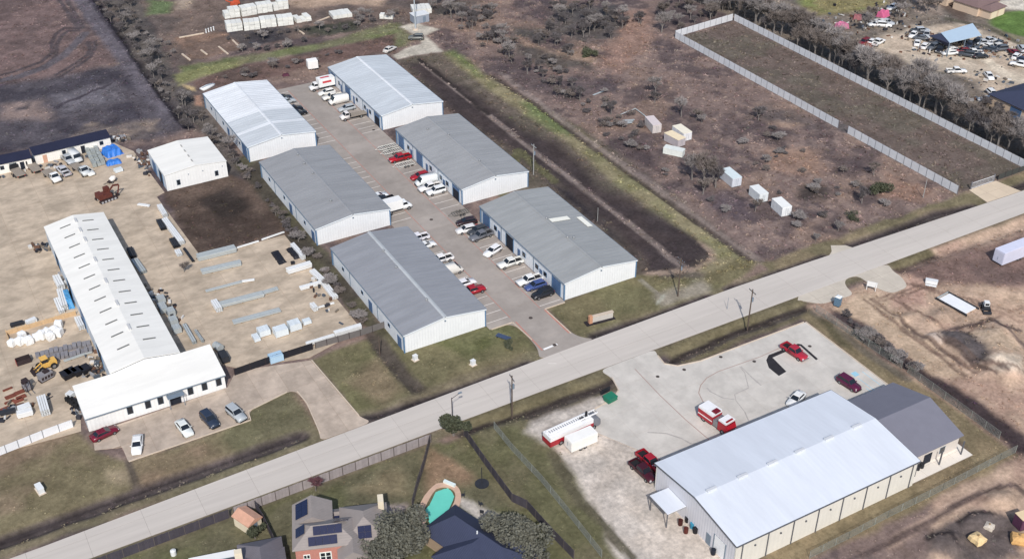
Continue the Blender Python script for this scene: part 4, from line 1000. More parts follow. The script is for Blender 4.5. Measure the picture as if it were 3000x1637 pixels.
# swimming pool
pl = thing('swimming_pool', 'turquoise swimming pool with tan coping behind the navy roofed house', 'pool', (0, 0, 0))
def inset(P, d):
    cx, cy = sum(p[0] for p in P) / len(P), sum(p[1] for p in P) / len(P)
    return [(cx + (x - cx) * (1 + d / max(0.1, math.hypot(x - cx, y - cy))), cy + (y - cy) * (1 + d / max(0.1, math.hypot(x - cx, y - cy)))) for x, y in P]
def smooth_poly(P, it=2):
    for _ in range(it):
        P = [q for i in range(len(P)) for q in ((P[i - 1][0] * .25 + P[i][0] * .75, P[i - 1][1] * .25 + P[i][1] * .75), (P[i][0] * .75 + P[(i + 1) % len(P)][0] * .25, P[i][1] * .75 + P[(i + 1) % len(P)][1] * .25))]
    return P
PS = smooth_poly(POOL)
def ring(P, Q, z0, z1):
    n = len(P); vs = [(x, y, z) for z in (z0, z1) for S in (P, Q) for x, y in S]
    fs = []
    for i in range(n):
        j = (i + 1) % n
        fs += [(i, j, n + j, n + i), (2 * n + i, 3 * n + i, 3 * n + j, 2 * n + j), (i, 2 * n + i, 2 * n + j, j), (n + i, n + j, 3 * n + j, 3 * n + i)]
    return MB().add(vs, fs)
ring(PS, inset(PS, 1.1), -0.3, 0.14).build('coping', mat('pool_coping', (206, 174, 152), 0.85, 0.1, 1.5), pl)
ring(inset(PS, 0.02), inset(PS, 0.2), -1.6, 0.06).build('basin_wall', mat('pool_plaster', (150, 214, 200), 0.6, 0.05), pl)
MB().prism(inset(PS, 0.1), -1.75, -1.5).build('basin_floor', mat('pool_plaster', (150, 214, 200)), pl)
MB().prism(inset(PS, 0.01), -0.25, -0.06).build('water', mat('pool_water', (112, 212, 192), 0.10, 0.07, 0.5, 0.5, bump=0.04), pl)
MB().box((61.18, 128.50)[0], (61.18, 128.50)[1], 0.1, 0.5, 2.2, 0.5, R(30)).build('slide', mat('slide_white', (226, 238, 236), 0.4, 0.04), pl)

# ---------------------------------------------------------------- vehicles
TYRE = mat('tyre_rubber', (34, 34, 36), 0.9, 0.15, 3.0)
RIM = mat('wheel_rim', (150, 152, 156), 0.35, 0.1, 3.0, metal=0.6)
LAMP = mat('headlamp', (230, 232, 236), 0.2, 0.02)
TAIL = mat('tail_lamp', (150, 24, 28), 0.3, 0.05)
PLAST = mat('black_plastic', (40, 40, 43), 0.7, 0.1, 2.0)
def paint(rgb):
    return mat('paint_%d_%d_%d' % rgb, rgb, 0.28, 0.05, 0.8, 0.55)
_wm = {}
def wheel(t, x, y, r=0.35, w=0.24):
    if (r, w) not in _wm:
        _wm[(r, w)] = (MB().tube((0, -w / 2, 0), (0, w / 2, 0), r, n=16).mesh('wheel', TYRE), MB().tube((0, -w / 2 - 0.012, 0), (0, w / 2 + 0.012, 0), r * 0.58, n=12).mesh('rim', RIM))
    a = link('wheel', _wm[(r, w)][0], t, (x, y, r))
    link('rim', _wm[(r, w)][1], a)
def ring6(x, w, zb, zm, zt, k=0.92):
    return [(x, -w, zb), (x, -w, zm), (x, -w * k, zt), (x, w * k, zt), (x, w, zm), (x, w, zb)]
def frustum(x0, x1, w0, z0, x2, x3, w1, z1):
    return MB().add([(x0, -w0, z0), (x1, -w0, z0), (x1, w0, z0), (x0, w0, z0), (x2, -w1, z1), (x3, -w1, z1), (x3, w1, z1), (x2, w1, z1)],
                    [(3, 2, 1, 0), (4, 5, 6, 7), (0, 1, 5, 4), (1, 2, 6, 5), (2, 3, 7, 6), (3, 0, 4, 7)])
def lamps(t, xf, xr, w, zf, zr):
    for s in (-1, 1):
        MB().box(xf, s * (w - 0.22), zf, 0.1, 0.36, 0.16).build('headlight', LAMP, t)
        MB().box(xr, s * (w - 0.16), zr, 0.08, 0.26, 0.18).build('tail_light', TAIL, t)
def cabin(t, m, x0, x1, z0, x2, x3, z1, w=0.80, wt=0.66):
    g = frustum(x0, x1, w, z0, x2, x3, wt, z1).build('windows', glassmat(), t)
    frustum(x2 - 0.06, x3 + 0.06, wt + 0.03, z1 - 0.03, x2 + 0.05, x3 - 0.05, wt - 0.05, z1 + 0.06).build('roof', m, t)
    for s in (-1, 1):
        MB().tube((x1, s * w * 0.99, z0), (x3, s * wt, z1), 0.045, n=5).build('pillar', m, t)
        MB().tube((x0, s * w * 0.99, z0), (x2, s * wt, z1), 0.05, n=5).build('pillar', m, t)
        MB().box(x1 - 0.15, s * (w + 0.18), z0 + 0.02, 0.12, 0.18, 0.14).build('side_mirror', m, t)
PROTO = {}
def vehicle(kind, rgb):
    if (kind, rgb) in PROTO:
        return PROTO[(kind, rgb)]
    m = paint(rgb)
    t = thing(kind, '', {'sedan': 'car', 'hatchback': 'car', 'suv': 'car', 'pickup': 'pickup truck', 'van': 'van', 'box_truck': 'truck', 'flatbed_truck': 'truck'}[kind])
    if kind in ('sedan', 'hatchback', 'suv'):
        h = {'sedan': 0.0, 'hatchback': 0.04, 'suv': 0.18}[kind]
        MB().loft([ring6(-2.38, .74, .42, .68, .84 + h), ring6(-2.2, .88, .3, .74, .98 + h), ring6(-1.3, .92, .24, .8, 1.0 + h), ring6(0.95, .92, .24, .8, .99 + h), ring6(1.9, .89, .28, .72, .86 + h), ring6(2.28, .82, .34, .62, .74 + h), ring6(2.4, .68, .42, .56, .64 + h)]).build('body', m, t, True)
        if kind == 'sedan': cabin(t, m, -1.75, 1.05, .98, -1.15, 0.2, 1.42)
        elif kind == 'hatchback': cabin(t, m, -2.1, 1.05, 1.02, -1.7, 0.25, 1.5)
        else: cabin(t, m, -2.2, 1.0, 1.15, -1.95, 0.3, 1.76, 0.83, 0.7)
        for x in (-1.42, 1.45):
            for y in (-0.8, 0.8): wheel(t, x, y, 0.34 if h < 0.1 else 0.38)
        lamps(t, 2.3, -2.33, .85, .56 + h * .5, .72 + h)
        for x in (-2.38, 2.4): MB().box(x, 0, .3, .12, 1.5, .2).build('bumper', PLAST if kind == 'suv' else m, t)
    elif kind == 'pickup':
        MB().loft([ring6(-0.95, .96, .42, .9, 1.14), ring6(1.2, .96, .42, .9, 1.14), ring6(2.3, .94, .42, .86, 1.06), ring6(2.72, .88, .44, .8, .98), ring6(2.84, .8, .48, .72, .86)]).build('body', m, t, True)
        cabin(t, m, -0.95, 1.2, 1.12, -0.8, 0.55, 1.78, 0.86, 0.72)
        b = MB().box(-1.9, 0, .55, 1.9, 1.8, .14)
        for s in (-1, 1): b.box(-1.9, s * .9, .5, 1.9, .12, .62)
        b.box(-2.86, 0, .5, .08, 1.92, .62)
        bed = b.build('bed', m, t)
        MB().box(-1.9, 0, .692, 1.84, 1.66, .02).build('bed_liner', PLAST, bed)
        for x in (-1.85, 1.85):
            for y in (-0.84, 0.84): wheel(t, x, y, 0.4, 0.28)
        lamps(t, 2.8, -2.88, .92, .74, .8)
        MB().box(2.88, 0, .45, .14, 1.7, .22).build('bumper', RIM, t); MB().box(-2.95, 0, .45, .12, 1.7, .16).build('bumper', RIM, t)
    elif kind == 'van':
        MB().loft([ring6(-2.75, .92, .4, 1.0, 2.2, .9), ring6(-2.6, .98, .3, 1.2, 2.35, .9), ring6(1.0, .98, .3, 1.2, 2.35, .9), ring6(1.7, .97, .3, 1.1, 1.75, .86), ring6(2.4, .92, .32, .9, 1.15, .9), ring6(2.7, .82, .4, .7, .95)]).build('body', m, t, True)
        frustum(1.02, 2.15, .9, 1.3, 1.0, 1.62, .8, 2.12).build('windows', glassmat(), t)
        for x in (-1.7, 1.75):
            for y in (-0.86, 0.86): wheel(t, x, y, 0.37)
        lamps(t, 2.62, -2.72, .9, .75, 1.0)
        MB().box(2.7, 0, .35, .14, 1.7, .22).build('bumper', PLAST, t)
    elif kind in ('box_truck', 'flatbed_truck'):
        MB().loft([ring6(1.3, 1.0, .5, 1.2, 1.5), ring6(2.6, 1.0, .5, 1.2, 1.5), ring6(3.4, .96, .5, 1.0, 1.22), ring6(3.6, .86, .52, .9, 1.05)]).build('cab_body', m, t, True)
        cabin(t, m, 1.3, 2.7, 1.48, 1.4, 2.3, 2.2, 0.92, 0.82)
        MB().box(-0.9, 0, .62, 5.2, .9, .22).build('chassis', PLAST, t)
        if kind == 'box_truck':
            MB().box(-1.2, 0, .95, 4.7, 2.3, 2.3).build('cargo_box', mat('cargo_white', (236, 236, 234), 0.5, 0.03), t)
            MB().box(-3.57, 0, 1.05, .05, 2.1, 2.1).build('rear_door', mat('cargo_door', (200, 202, 204), 0.5, 0.05), t)
        else:
            MB().box(-1.2, 0, .9, 4.7, 2.2, .14).build('deck', mat('deck_worn', (150, 140, 128), 0.8, 0.2, 2.0), t)
            MB().box(1.1, 0, 1.04, .1, 2.1, .9).build('headboard', PLAST, t)
        for x, ys in ((2.7, (-.9, .9)), (-1.9, (-.95, -.62, .62, .95))):
            for y in ys: wheel(t, x, y, 0.46, 0.26)
        lamps(t, 3.56, -3.56, 1.0, .8, .75)
    PROTO[(kind, rgb)] = t
    return t
def V(kind, rgb, p, hd, label, z, group=None):
    return place(vehicle(kind, rgb), (p[0], p[1], z), R(hd), label, group)
WH, SV, BLK, RED, MAR, NAV, GRY, BLU, DGR = (238, 238, 236), (176, 182, 186), (36, 38, 44), (164, 32, 46), (112, 26, 48), (48, 58, 76), (112, 114, 120), (70, 88, 140), (66, 70, 76)
zo, zy, zg = TOP['office_driveway'], TOP['storage_yard'], 0.0
# office forecourt
V('sedan', MAR, (14.33, 169.19), 12, 'maroon sedan at the left end of the office forecourt', zo)
V('sedan', WH, (18.59, 163.49), 252, 'white sedan second from the left in front of the office', zo)
V('sedan', (226, 230, 226), (26.86, 163.73), 277, 'white sedan in the middle of the office forecourt', zo)
V('suv', NAV, (31.41, 163.62), 280, 'dark blue car between the white and the silver car by the office', zo)
V('suv', SV, (36.00, 162.88), 284, 'silver car nearest the lawn at the right end of the office forecourt', zo)
# warehouse aisle, right-hand side, from the road upwards
V('suv', BLK, (103.1, (103.47, 168.36)[1]), 180, 'black car parked nearest the road beside the ribbed warehouse', zd)
V('hatchback', BLU, (103.4, (103.83, 171.76)[1]), 180, 'dark blue car between the black car and a white pickup', zd)
V('pickup', WH, (103.2, (103.31, 174.06)[1]), 180, 'white pickup with dark bed next to the dark blue car', zd)
V('pickup', (232, 232, 226), (103.0, (103.54, 181.82)[1]), 180, 'white pickup with a loaded bed alone in the middle stalls', zd)
V('hatchback', (240, 240, 240), (102.2, (101.45, 188.00)[1]), 200, 'small white car turned askew below the grey pickup', zd)
V('pickup', GRY, (103.0, (103.81, 194.80)[1]), 186, 'grey pickup parked by the upper half of the ribbed warehouse', zd)
V('hatchback', DGR, (103.4, (105.54, 197.26)[1]), 186, 'dark grey car close beside the grey pickup', zd)
V('hatchback', (228, 226, 224), (101.4, (101.10, 198.82)[1]), 175, 'small white car above the grey pickup near a red frame', zd)
V('hatchback', (52, 36, 40), (103.0, (104.62, 201.78)[1]), 170, 'small dark red and black car at the back corner of the ribbed warehouse', zd)
V('suv', (234, 236, 236), (103.3, (104.00, 217.87)[1]), 180, 'white car nearest the corner door of the middle right warehouse', zd)
V('pickup', (240, 238, 236), (102.8, (103.81, 220.22)[1]), 180, 'white pickup in the middle of three white vehicles in the right row', zd)
V('van', (228, 232, 232), (103.2, (103.94, 223.03)[1]), 180, 'white van beside the red hatchback in the right row', zd)
V('hatchback', RED, (103.3, (103.39, 226.50)[1]), 180, 'red hatchback beside the middle right warehouse', zd)
V('pickup', (172, 26, 40), (102.9, (103.58, 237.26)[1]), 180, 'bright red pickup by the back of the middle right warehouse', zd)
V('flatbed_truck', (232, 226, 222), (102.4, (103.19, 265.38)[1]), 180, 'white flatbed truck beside the front half of the pale roofed warehouse', zd)
V('hatchback', SV, (102.8, (103.41, 270.64)[1]), 180, 'silver grey car beside the white flatbed truck', zd)
V('van', (236, 234, 228), (102.6, (104.27, 275.90)[1]), 180, 'white van with blunt nose in the row of white trucks', zd)
V('pickup', (236, 232, 222), (102.2, (104.05, 279.28)[1]), 180, 'cream white pickup in the row of white trucks', zd)
V('hatchback', (238, 238, 232), (102.0, (102.48, 282.81)[1]), 180, 'small white car just below the truck with red stripes', zd)
tr = V('box_truck', (240, 238, 236), (102.2, (104.18, 287.00)[1]), 180, 'white box truck with red panel at the far end of the aisle', zd)
MB().box(-1.2, 1.165, 2.0, 2.6, 0.02, 0.6).build('red_panel', paint((204, 70, 76)), tr); MB().box(-1.0, 0, 3.26, 2.6, 0.8, 0.02).build('red_panel', paint((204, 70, 76)), tr)
# left-hand side
V('pickup', RED, (91.0, (92.48, 176.46)[1]), 0, 'red pickup nearest the road on the left side of the aisle', zd)
V('hatchback', (238, 236, 238), (91.0, (92.58, 179.74)[1]), 0, 'white car with dark windscreen next to the red pickup on the left', zd)
V('van', (226, 222, 214), (90.4, (91.95, 185.23)[1]), 0, 'off white van on its own beside the nearest left warehouse', zd)
V('pickup', (244, 242, 240), (90.6, (92.17, 190.39)[1]), 180, 'white pickup with black bed cover beside the nearest left warehouse', zd)
V('sedan', (240, 240, 238), (90.4, (91.56, 197.31)[1]), 0, 'white sedan uppermost but one beside the nearest left warehouse', zd)
V('pickup', (238, 236, 240), (89.9, (91.44, 200.75)[1]), 180, 'white pickup at the back corner of the nearest left warehouse', zd)
V('box_truck', (238, 240, 240), (91.7, (91.66, 215.02)[1]), 0, 'white box truck reaching out from the middle left warehouse', zd)
V('pickup', BLK, (90.4, (91.67, 219.88)[1]), 180, 'black pickup beside the white box truck', zd)
V('sedan', (236, 238, 240), (90.4, (92.24, 222.35)[1]), 0, 'white sedan beside the black pickup', zd)
V('sedan', (30, 32, 38), (90.4, (91.43, 274.32)[1]), 0, 'black sedan, lower of two beside the half white roof', zd)
V('suv', (34, 36, 44), (90.2, (91.70, 276.87)[1]), 0, 'black car, upper of two beside the half white roof', zd)
V('hatchback', SV, (90.3, (91.40, 282.85)[1]), 0, 'silver car below the dark car at the far end of the left stalls', zd)
V('sedan', (44, 46, 54), (90.2, (91.77, 285.37)[1]), 0, 'dark car at the far end of the left stalls', zd)
# fire station
V('pickup', (176, 44, 62), (134.81, 127.59), 276, 'red pickup parked across the black patch in the station forecourt', zs)
V('suv', (88, 26, 60), (137.08, 115.23), 277, 'dark purple car near the grey annex', zs)
V('sedan', (236, 236, 234), (125.73, 116.65), 200, 'white car half hidden behind the big white roof', zs)
V('pickup', RED, (92.99, 116.10), 274, 'red pickup at the corner of the big white building', 0.02)
V('pickup', (70, 24, 36), (90.62, 114.78), 274, 'dark maroon pickup beside the canopy of the big white building', 0.02)
V('sedan', (240, 240, 240), (93.3, 113.6), 80, 'white car tucked behind the corner of the big white building', zs)

def fire_engine(label, p, q, z):
    """p rear, q front on the ground"""
    L = dist(p, q); c = mid(p, q)
    t = thing('fire_engine', label, 'fire engine', (c[0], c[1], z), ang(p, q))
    r, w = paint((168, 32, 46)), paint((240, 240, 240))
    MB().box(-L * .25, 0, .55, L * .48, 2.45, 1.7).build('pump_body', r, t)
    MB().box(-L * .25, 0, 2.25, L * .48, 2.4, .5).build('hose_bed_cover', w, t)
    MB().box(L * .075, 0, .6, L * .16, 2.2, 1.2).build('pump_panel', RIM, t)
    MB().box(-L * .06, 0, 2.78, 1.0, 1.3, .2).build('hatch', paint((120, 24, 36)), t)
    MB().loft([ring6(L * .17, 1.2, .5, 1.6, 2.4, .95), ring6(L * .42, 1.2, .5, 1.6, 2.4, .95), ring6(L * .48, 1.16, .5, 1.4, 1.7), ring6(L * .5, 1.1, .55, 1.3, 1.5)]).build('cab', r, t)
    frustum(L * .18, L * .47, 1.12, 1.72, L * .18, L * .43, 1.08, 2.3).build('windows', glassmat(), t)
    MB().box(L * .3, 0, 2.42, L * .25, 2.36, .28).build('cab_roof', w, t)
    MB().box(L * .38, 0, 2.71, .3, 1.6, .16).build('light_bar', TAIL, t)
    for s in (-1, 1): MB().box(-L * .25, s * 1.24, 1.2, L * .47, .03, .18).build('white_stripe', w, t)
    for x in (-L * .3, L * .34):
        for y in (-1.05, 1.05): wheel(t, x, y, 0.52, 0.32)
    lamps(t, L * .5, -L * .49, 1.1, 1.0, 1.2)
    MB().box(L * .5 + .2, 0, .5, .4, 2.3, .3).build('bumper', RIM, t)
    return t
fire_engine('red and white fire engine standing in front of the big white building', (108.60, 122.13), (109.67, 115.07), zs)
def ladder_truck(label, p, q, z):
    L = dist(p, q); c = mid(p, q)
    t = thing('ladder_truck', label, 'fire truck', (c[0], c[1], z), ang(p, q))
    r, w = paint((164, 34, 48)), paint((238, 238, 238))
    MB().box(L * .07, 0, .55, L * .84, 2.4, 1.1).build('body', r, t)
    MB().box(L * .07, 0, 1.65, L * .84, 2.3, .85).build('locker_top', w, t)
    MB().loft([ring6(-L * .5, 1.1, .55, 1.3, 1.7), ring6(-L * .46, 1.18, .5, 1.6, 2.2), ring6(-L * .36, 1.18, .5, 1.6, 2.3)]).build('cab', mat('cab_grey', (120, 122, 128), 0.4, 0.1), t)
    for s in (-.45, .45): MB().box(0, s, 2.75, L * .95, .1, .28).build('ladder_rail', w, t)
    n = int(L / .5)
    for i in range(n): MB().box(-L * .47 + i * L * .94 / n, 0, 2.83, .07, .8, .07).build('ladder_rung', RIM, t)
    MB().box(-L * .2, 0, 2.5, .8, .7, .22).build('turntable', PLAST, t)
    MB().box(-L * .28, 0, 1.6, .3, .3, 2.2).build('mast', PLAST, t)
    for x in (-L * .36, L * .18, L * .28):
        for y in (-1.05, 1.05): wheel(t, x, y, 0.52, 0.3)
    lamps(t, -L * .5, L * .36, 1.05, .9, 1.0)
ladder_truck('red and white ladder truck parked on the gravel by the ditch', (90.99, 129.55), (79.97, 128.71), 0.02)

def cargo_trailer(label, p, q, w, h, rgb, z=0.02, cat='trailer', name='cargo_trailer', hitch=True):
    L = dist(p, q); c = mid(p, q)
    t = thing(name, label, cat, (c[0], c[1], z), ang(p, q))
    m = mat('trailer_%d_%d_%d' % rgb, rgb, 0.5, 0.06, 0.8, rib=(0, 0.5), bump=0.1)
    b = MB().box(0, 0, .5, L, w, h - .1)
    b.build('body', m, t)
    MB().box(0, 0, h + .4, L - .1, w - .1, .08).build('roof', mat('trailer_roof_%d' % rgb[0], tuple(min(255, v + 8) for v in rgb), 0.5, 0.05), t)
    f = MB().box(-L / 2 - .02, 0, .6, .05, w - .2, h - .4).build('rear_door', m, t)
    MB().box(-L / 2 - .06, .1, 1.2, .04, .06, .8).build('handle', SOFF, f)
    MB().box(0, 0, .38, L * .9, w * .7, .12).build('frame', PLAST, t)
    for x in (-.45, .45):
        for y in (-w / 2 + .12, w / 2 - .12): wheel(t, x - .2 * L / 4, y, 0.34, 0.22)
    if hitch:
        MB().tube((L / 2, -.5, .45), (L / 2 + 1.0, 0, .45), .05, n=6).tube((L / 2, .5, .45), (L / 2 + 1.0, 0, .45), .05, n=6).tube((L / 2 + .9, 0, .0), (L / 2 + .9, 0, .6), .05, n=6).build('tow_bar', PLAST, t)
    return t
cargo_trailer('white enclosed trailer beside the ladder truck on the gravel', (82.66, 125.86), (88.07, 126.03), 2.3, 2.1, (238, 236, 230))
cargo_trailer('white camper trailer at the far end of the warehouse aisle', (103.67, 301.72), (106.57, 301.31), 2.4, 2.3, (240, 238, 234))
cargo_trailer('long pale lilac semi trailer on the bare ground at the right edge', (194.0, 130.6), (206.5, 130.6), 2.6, 3.0, (206, 208, 226), 0.0, hitch=False, name='semi_trailer')
def frame_trailer(label, p, L, w, rz, z, m):
    t = thing('flat_trailer', label, 'trailer', (p[0], p[1], z), R(rz), 'flat trailers in the warehouse aisle')
    for s in (-1, 1): MB().box(0, s * w / 2, .5, L, .1, .14).build('side_rail', m, t)
    n = int(L / .55)
    for i in range(n + 1): MB().box(-L / 2 + i * L / n, 0, .52, .1, w - .1, .08).build('cross_bar', m, t)
    for x in (-.4, .4):
        for s in (-1, 1): wheel(t, x, s * (w / 2 + .18), .3, .2)
    MB().tube((-L / 2, -w * .4, .5), (-L / 2 - 1.2, 0, .5), .05, n=6).tube((-L / 2, w * .4, .5), (-L / 2 - 1.2, 0, .5), .05, n=6).build('tow_bar', m, t)
FT = mat('trailer_frame_white', (214, 214, 206), 0.6, 0.1, 2.0)
frame_trailer('flat white frame trailer farthest up beside the red pickup', (103.0, (102.99, 244.65)[1]), 4.6, 1.9, 0, zd, FT)
frame_trailer('flat white frame trailer just above the red pickup', (103.2, (103.35, 241.92)[1]), 4.6, 1.9, 0, zd, FT)
frame_trailer('flat white frame trailer just below the red pickup', (102.8, (102.26, 234.03)[1]), 4.4, 1.9, 0, zd, FT)
frame_trailer('flat grey frame trailer between the two front right warehouses', (103.8, (106.87, 206.36)[1]), 4.0, 1.7, 0, zd, mat('trailer_frame_grey', (120, 116, 108), 0.7, 0.1, 2.0))
frame_trailer('small red frame trailer in front of the ribbed warehouse', (103.6, (102.90, 199.07)[1]), 2.2, 1.4, 0, zd, mat('trailer_frame_red', (176, 90, 92), 0.7, 0.1, 2.0))
# storage yard trucks
V('flatbed_truck', WH, (25.74, 270.45), 283, 'white cab flatbed truck in the middle of the upper yard', zy)
V('flatbed_truck', (120, 126, 128), (18.77, 277.21), 100, 'grey flatbed truck at the left in front of the long shed', zy)
V('flatbed_truck', (60, 62, 66), (22.68, 277.81), 100, 'dark flatbed truck in front of the gap between the long sheds', zy)
V('pickup', (196, 196, 200), (28.77, 271.83), 100, 'grey white pickup in front of the long shed between trucks', zy)
V('pickup', (180, 184, 186), (31.05, 277.53), 280, 'grey pickup with black bed close to the long shed', zy)
V('van', (212, 214, 214), (32.85, 277.48), 280, 'pale van close to the long shed beside the grey crates', zy)
V('flatbed_truck', (200, 204, 204), (32.55, 270.30), 285, 'narrow pale truck parked left of the grey crates', zy)
V('sedan', (232, 232, 226), (33.89, 268.92), 285, 'white sedan beside the narrow pale truck', zy)

# ---------------------------------------------------------------- goods in the storage yard
GALV = mat('galvanised', (184, 190, 190), 0.45, 0.08, 1.2, 0.4, metal=0.15, objvar=0.06)
GALW = mat('pale_steel', (226, 228, 228), 0.5, 0.05, 1.2, 0.35, objvar=0.03)
TIMB = mat('sleeper_timber', (150, 126, 96), 0.9, 0.2, 2.0)
DKM = mat('dark_steel', (52, 54, 60), 0.6, 0.2, 1.5)
_cb = {}
def bundle(label, p, q, w, layers, m, z=None, per=None, name='steel_bundle', cat='steel bundle', gap=0.02, group='steel bundles in the yard'):
    """a stack of channel sections on timber sleepers; every section its own piece"""
    z = zy if z is None else z
    L = dist(p, q); c = mid(p, q)
    t = thing(name, label, cat, (c[0], c[1], z), ang(p, q), group)
    n = per or max(2, round(w / 0.42)); s = w / n
    for k in range(max(2, int(L / 3))):
        x = -L / 2 + L * (k + .5) / max(2, int(L / 3))
        MB().box(x, 0, 0, .14, w + .1, .14).build('sleeper', TIMB, t)
    for l in range(layers):
        for i in range(n):
            dl = rng.uniform(0, .25); y = -w / 2 + s * (i + .5)
            b = MB().box(0, y, .15 + l * .34, L - dl, s - .06, .05)
            b.box(0, y - s / 2 + .05, .15 + l * .34 + .05, L - dl, .03, .24); b.box(0, y + s / 2 - .05, .15 + l * .34 + .05, L - dl, .03, .24)
            if l == layers - 1: b.box(0, y, .15 + l * .34 + .27, L - dl, s - .12, .03)
            b.build('section', m, t)
    return t
bundle('tall pale stack of long steel sections against the dark plot', (45.40, 217.09), (53.91, 216.73), 1.9, 3, GALV)
bundle('second stack of long steel sections below the dark plot', (44.53, 211.50), (53.08, 210.84), 1.6, 2, GALV)
bundle('thin low run of steel sections, third from the dark plot', (43.20, 204.09), (50.95, 203.86), .7, 1, GALV)
bundle('short thin steel sections ending the third run', (50.45, 204.03), (53.54, 203.27), .6, 1, GALW)
bundle('long double stack of steel sections, fourth from the dark plot', (43.99, 197.62), (53.26, 197.12), 1.6, 2, GALV)
bundle('short pale stack at the right end of the fourth run', (53.24, 197.67), (56.60, 197.77), 1.2, 1, GALV)
bundle('white upright stack across the left end of the fourth run', (43.44, 199.25), (43.47, 195.58), 1.3, 3, GALW)
bundle('low open stack of steel sections, fifth from the dark plot', (44.51, 190.67), (54.36, 190.16), 1.5, 1, GALV, gap=.3)
bundle('white steel bundle lying across near the right corner of the yard', (60.38, 202.48), (65.87, 202.64), 1.3, 3, GALW)
bundle('white bundle along the fence, upper one at the right side', (65.12, 200.36), (65.65, 195.54), 1.3, 2, GALW)
bundle('white bundle along the fence, lower one at the right side', (65.52, 194.51), (65.53, 188.27), 1.3, 2, GALW)
bundle('white bundle reaching in from the right fence', (60.41, 195.22), (65.75, 195.10), .9, 2, GALW)
bundle('short white block bundle standing alone near the right fence', (60.38, 188.30), (60.49, 186.16), 1.0, 3, GALW)
bundle('thin white beam lying near the right fence', (60.99, 187.06), (64.73, 187.03), .4, 1, GALW, per=2)
bundle('white bundle beside the black tarpaulin near the warehouse belt', (65.12, 211.99), (65.38, 205.72), 1.0, 3, GALW)
bundle('long white beams behind the front fence, right part', (60.47, 176.55), (66.11, 176.39), 1.0, 3, GALW)
bundle('long white beams behind the front fence, left part', (54.51, 176.39), (60.37, 176.30), .8, 2, GALW)
bundle('thin white pipes lying along the lower edge of the dark plot', (54.32, 217.28), (59.40, 217.59), .35, 1, GALW, per=2)
bundle('thin white pipes at the right end of the dark plot edge', (60.07, 217.82), (65.70, 218.51), .35, 1, GALW, per=2)
bundle('long white bundle along the left edge of the dark plot', (43.75, 236.55), (44.30, 224.63), 1.3, 3, GALW)
bundle('short white bundle at the upper left corner of the dark plot', (44.45, 243.30), (44.43, 238.14), 1.1, 3, GALW)
bundle('low white bundle in the open left of the dark plot', (40.42, 247.16), (42.67, 244.99), .8, 1, GALW)
bundle('dark bundle beside the long white bundle', (42.70, 237.28), (42.56, 232.83), 1.4, 2, DKM)
bundle('dark low stack left of the long white bundle', (43.03, 227.83), (42.95, 223.88), 1.5, 2, DKM)
bundle('small white stack near the lower left corner of the dark plot', (42.53, 222.42), (42.53, 220.20), 1.2, 2, GALW)
bundle('thin dark beams at the lower left corner of the dark plot', (44.16, 222.88), (44.38, 216.50), .6, 1, DKM)
bundle('pale beam leaning from the workshop, left one', (35.89, 194.32), (35.90, 187.50), .8, 2, GALV)
bundle('pale beam leaning from the workshop, right one', (37.19, 191.36), (37.43, 187.11), .5, 2, GALV)
bundle('grey bundle by the upper right wall of the workshop', (33.50, 223.27), (33.85, 217.29), 1.4, 2, GALV)
bundle('dark bundle by the upper right wall of the workshop', (33.74, 228.51), (33.65, 224.37), 1.3, 2, DKM)
def tarp(label, p, q, w, h, m, z=None, cat='tarpaulin', name='covered_stack', bumps=0.18, n=10, k=6):
    """a sheet draped over a stack: a lumpy low mound with creases and a ragged hem"""
    z = zy if z is None else z
    L = dist(p, q); c = mid(p, q)
    vs, fs = [], []
    for i in range(n + 1):
        for j in range(k + 1):
            u, v = i / n * 2 - 1, j / k * 2 - 1
            e = max(abs(u), abs(v))
            zz = h * (1 if e < .75 else max(0.0, (1 - e) / .25)) * (1 + rng.uniform(-bumps, bumps))
            vs.append((u * L / 2 * (1 + (rng.uniform(-.05, .05) if e > .9 else 0)), v * w / 2 * (1 + (rng.uniform(-.08, .08) if e > .9 else 0)), max(0.01, zz)))
    for i in range(n):
        for j in range(k):
            a = i * (k + 1) + j; fs.append((a, a + k + 1, a + k + 2, a + 1))
    t = thing(name, label, cat, (c[0], c[1], z), ang(p, q))
    MB().add(vs, fs).build('sheet', m, t)
    MB().box(0, 0, 0, L * .7, w * .6, h * .6).build('stack', TIMB, t)
    return t
BT = mat('black_tarpaulin', (34, 35, 42), 0.6, 0.2, 1.5)
tarp('black tarpaulin lying by itself near the right end of the yard', (61.03, 212.26), (60.98, 206.58), 1.8, .5, BT)
tarp('black tarpaulin beside the white bundle near the warehouse belt', (64.27, 211.87), (64.51, 206.81), 1.6, .6, BT)
BLT = mat('blue_tarpaulin', (58, 122, 206), 0.45, 0.22, 1.2)
tarp('large blue tarpaulin heap, upper part beside the grey crates', (39.47, 276.33), (43.78, 277.21), 4.6, 1.5, BLT, bumps=.14, n=7, k=6)
tarp('blue tarpaulin heap, lower part in front of the larger one', (38.89, 271.14), (42.50, 271.01), 2.2, .8, BLT, bumps=.14)
tarp('blue sheeted stack against the left wall of the workshop', (17.98, 218.13), (17.68, 211.71), 1.5, 1.6, mat('blue_sheet', (84, 152, 200), 0.4, 0.1, 1.0), bumps=.05)
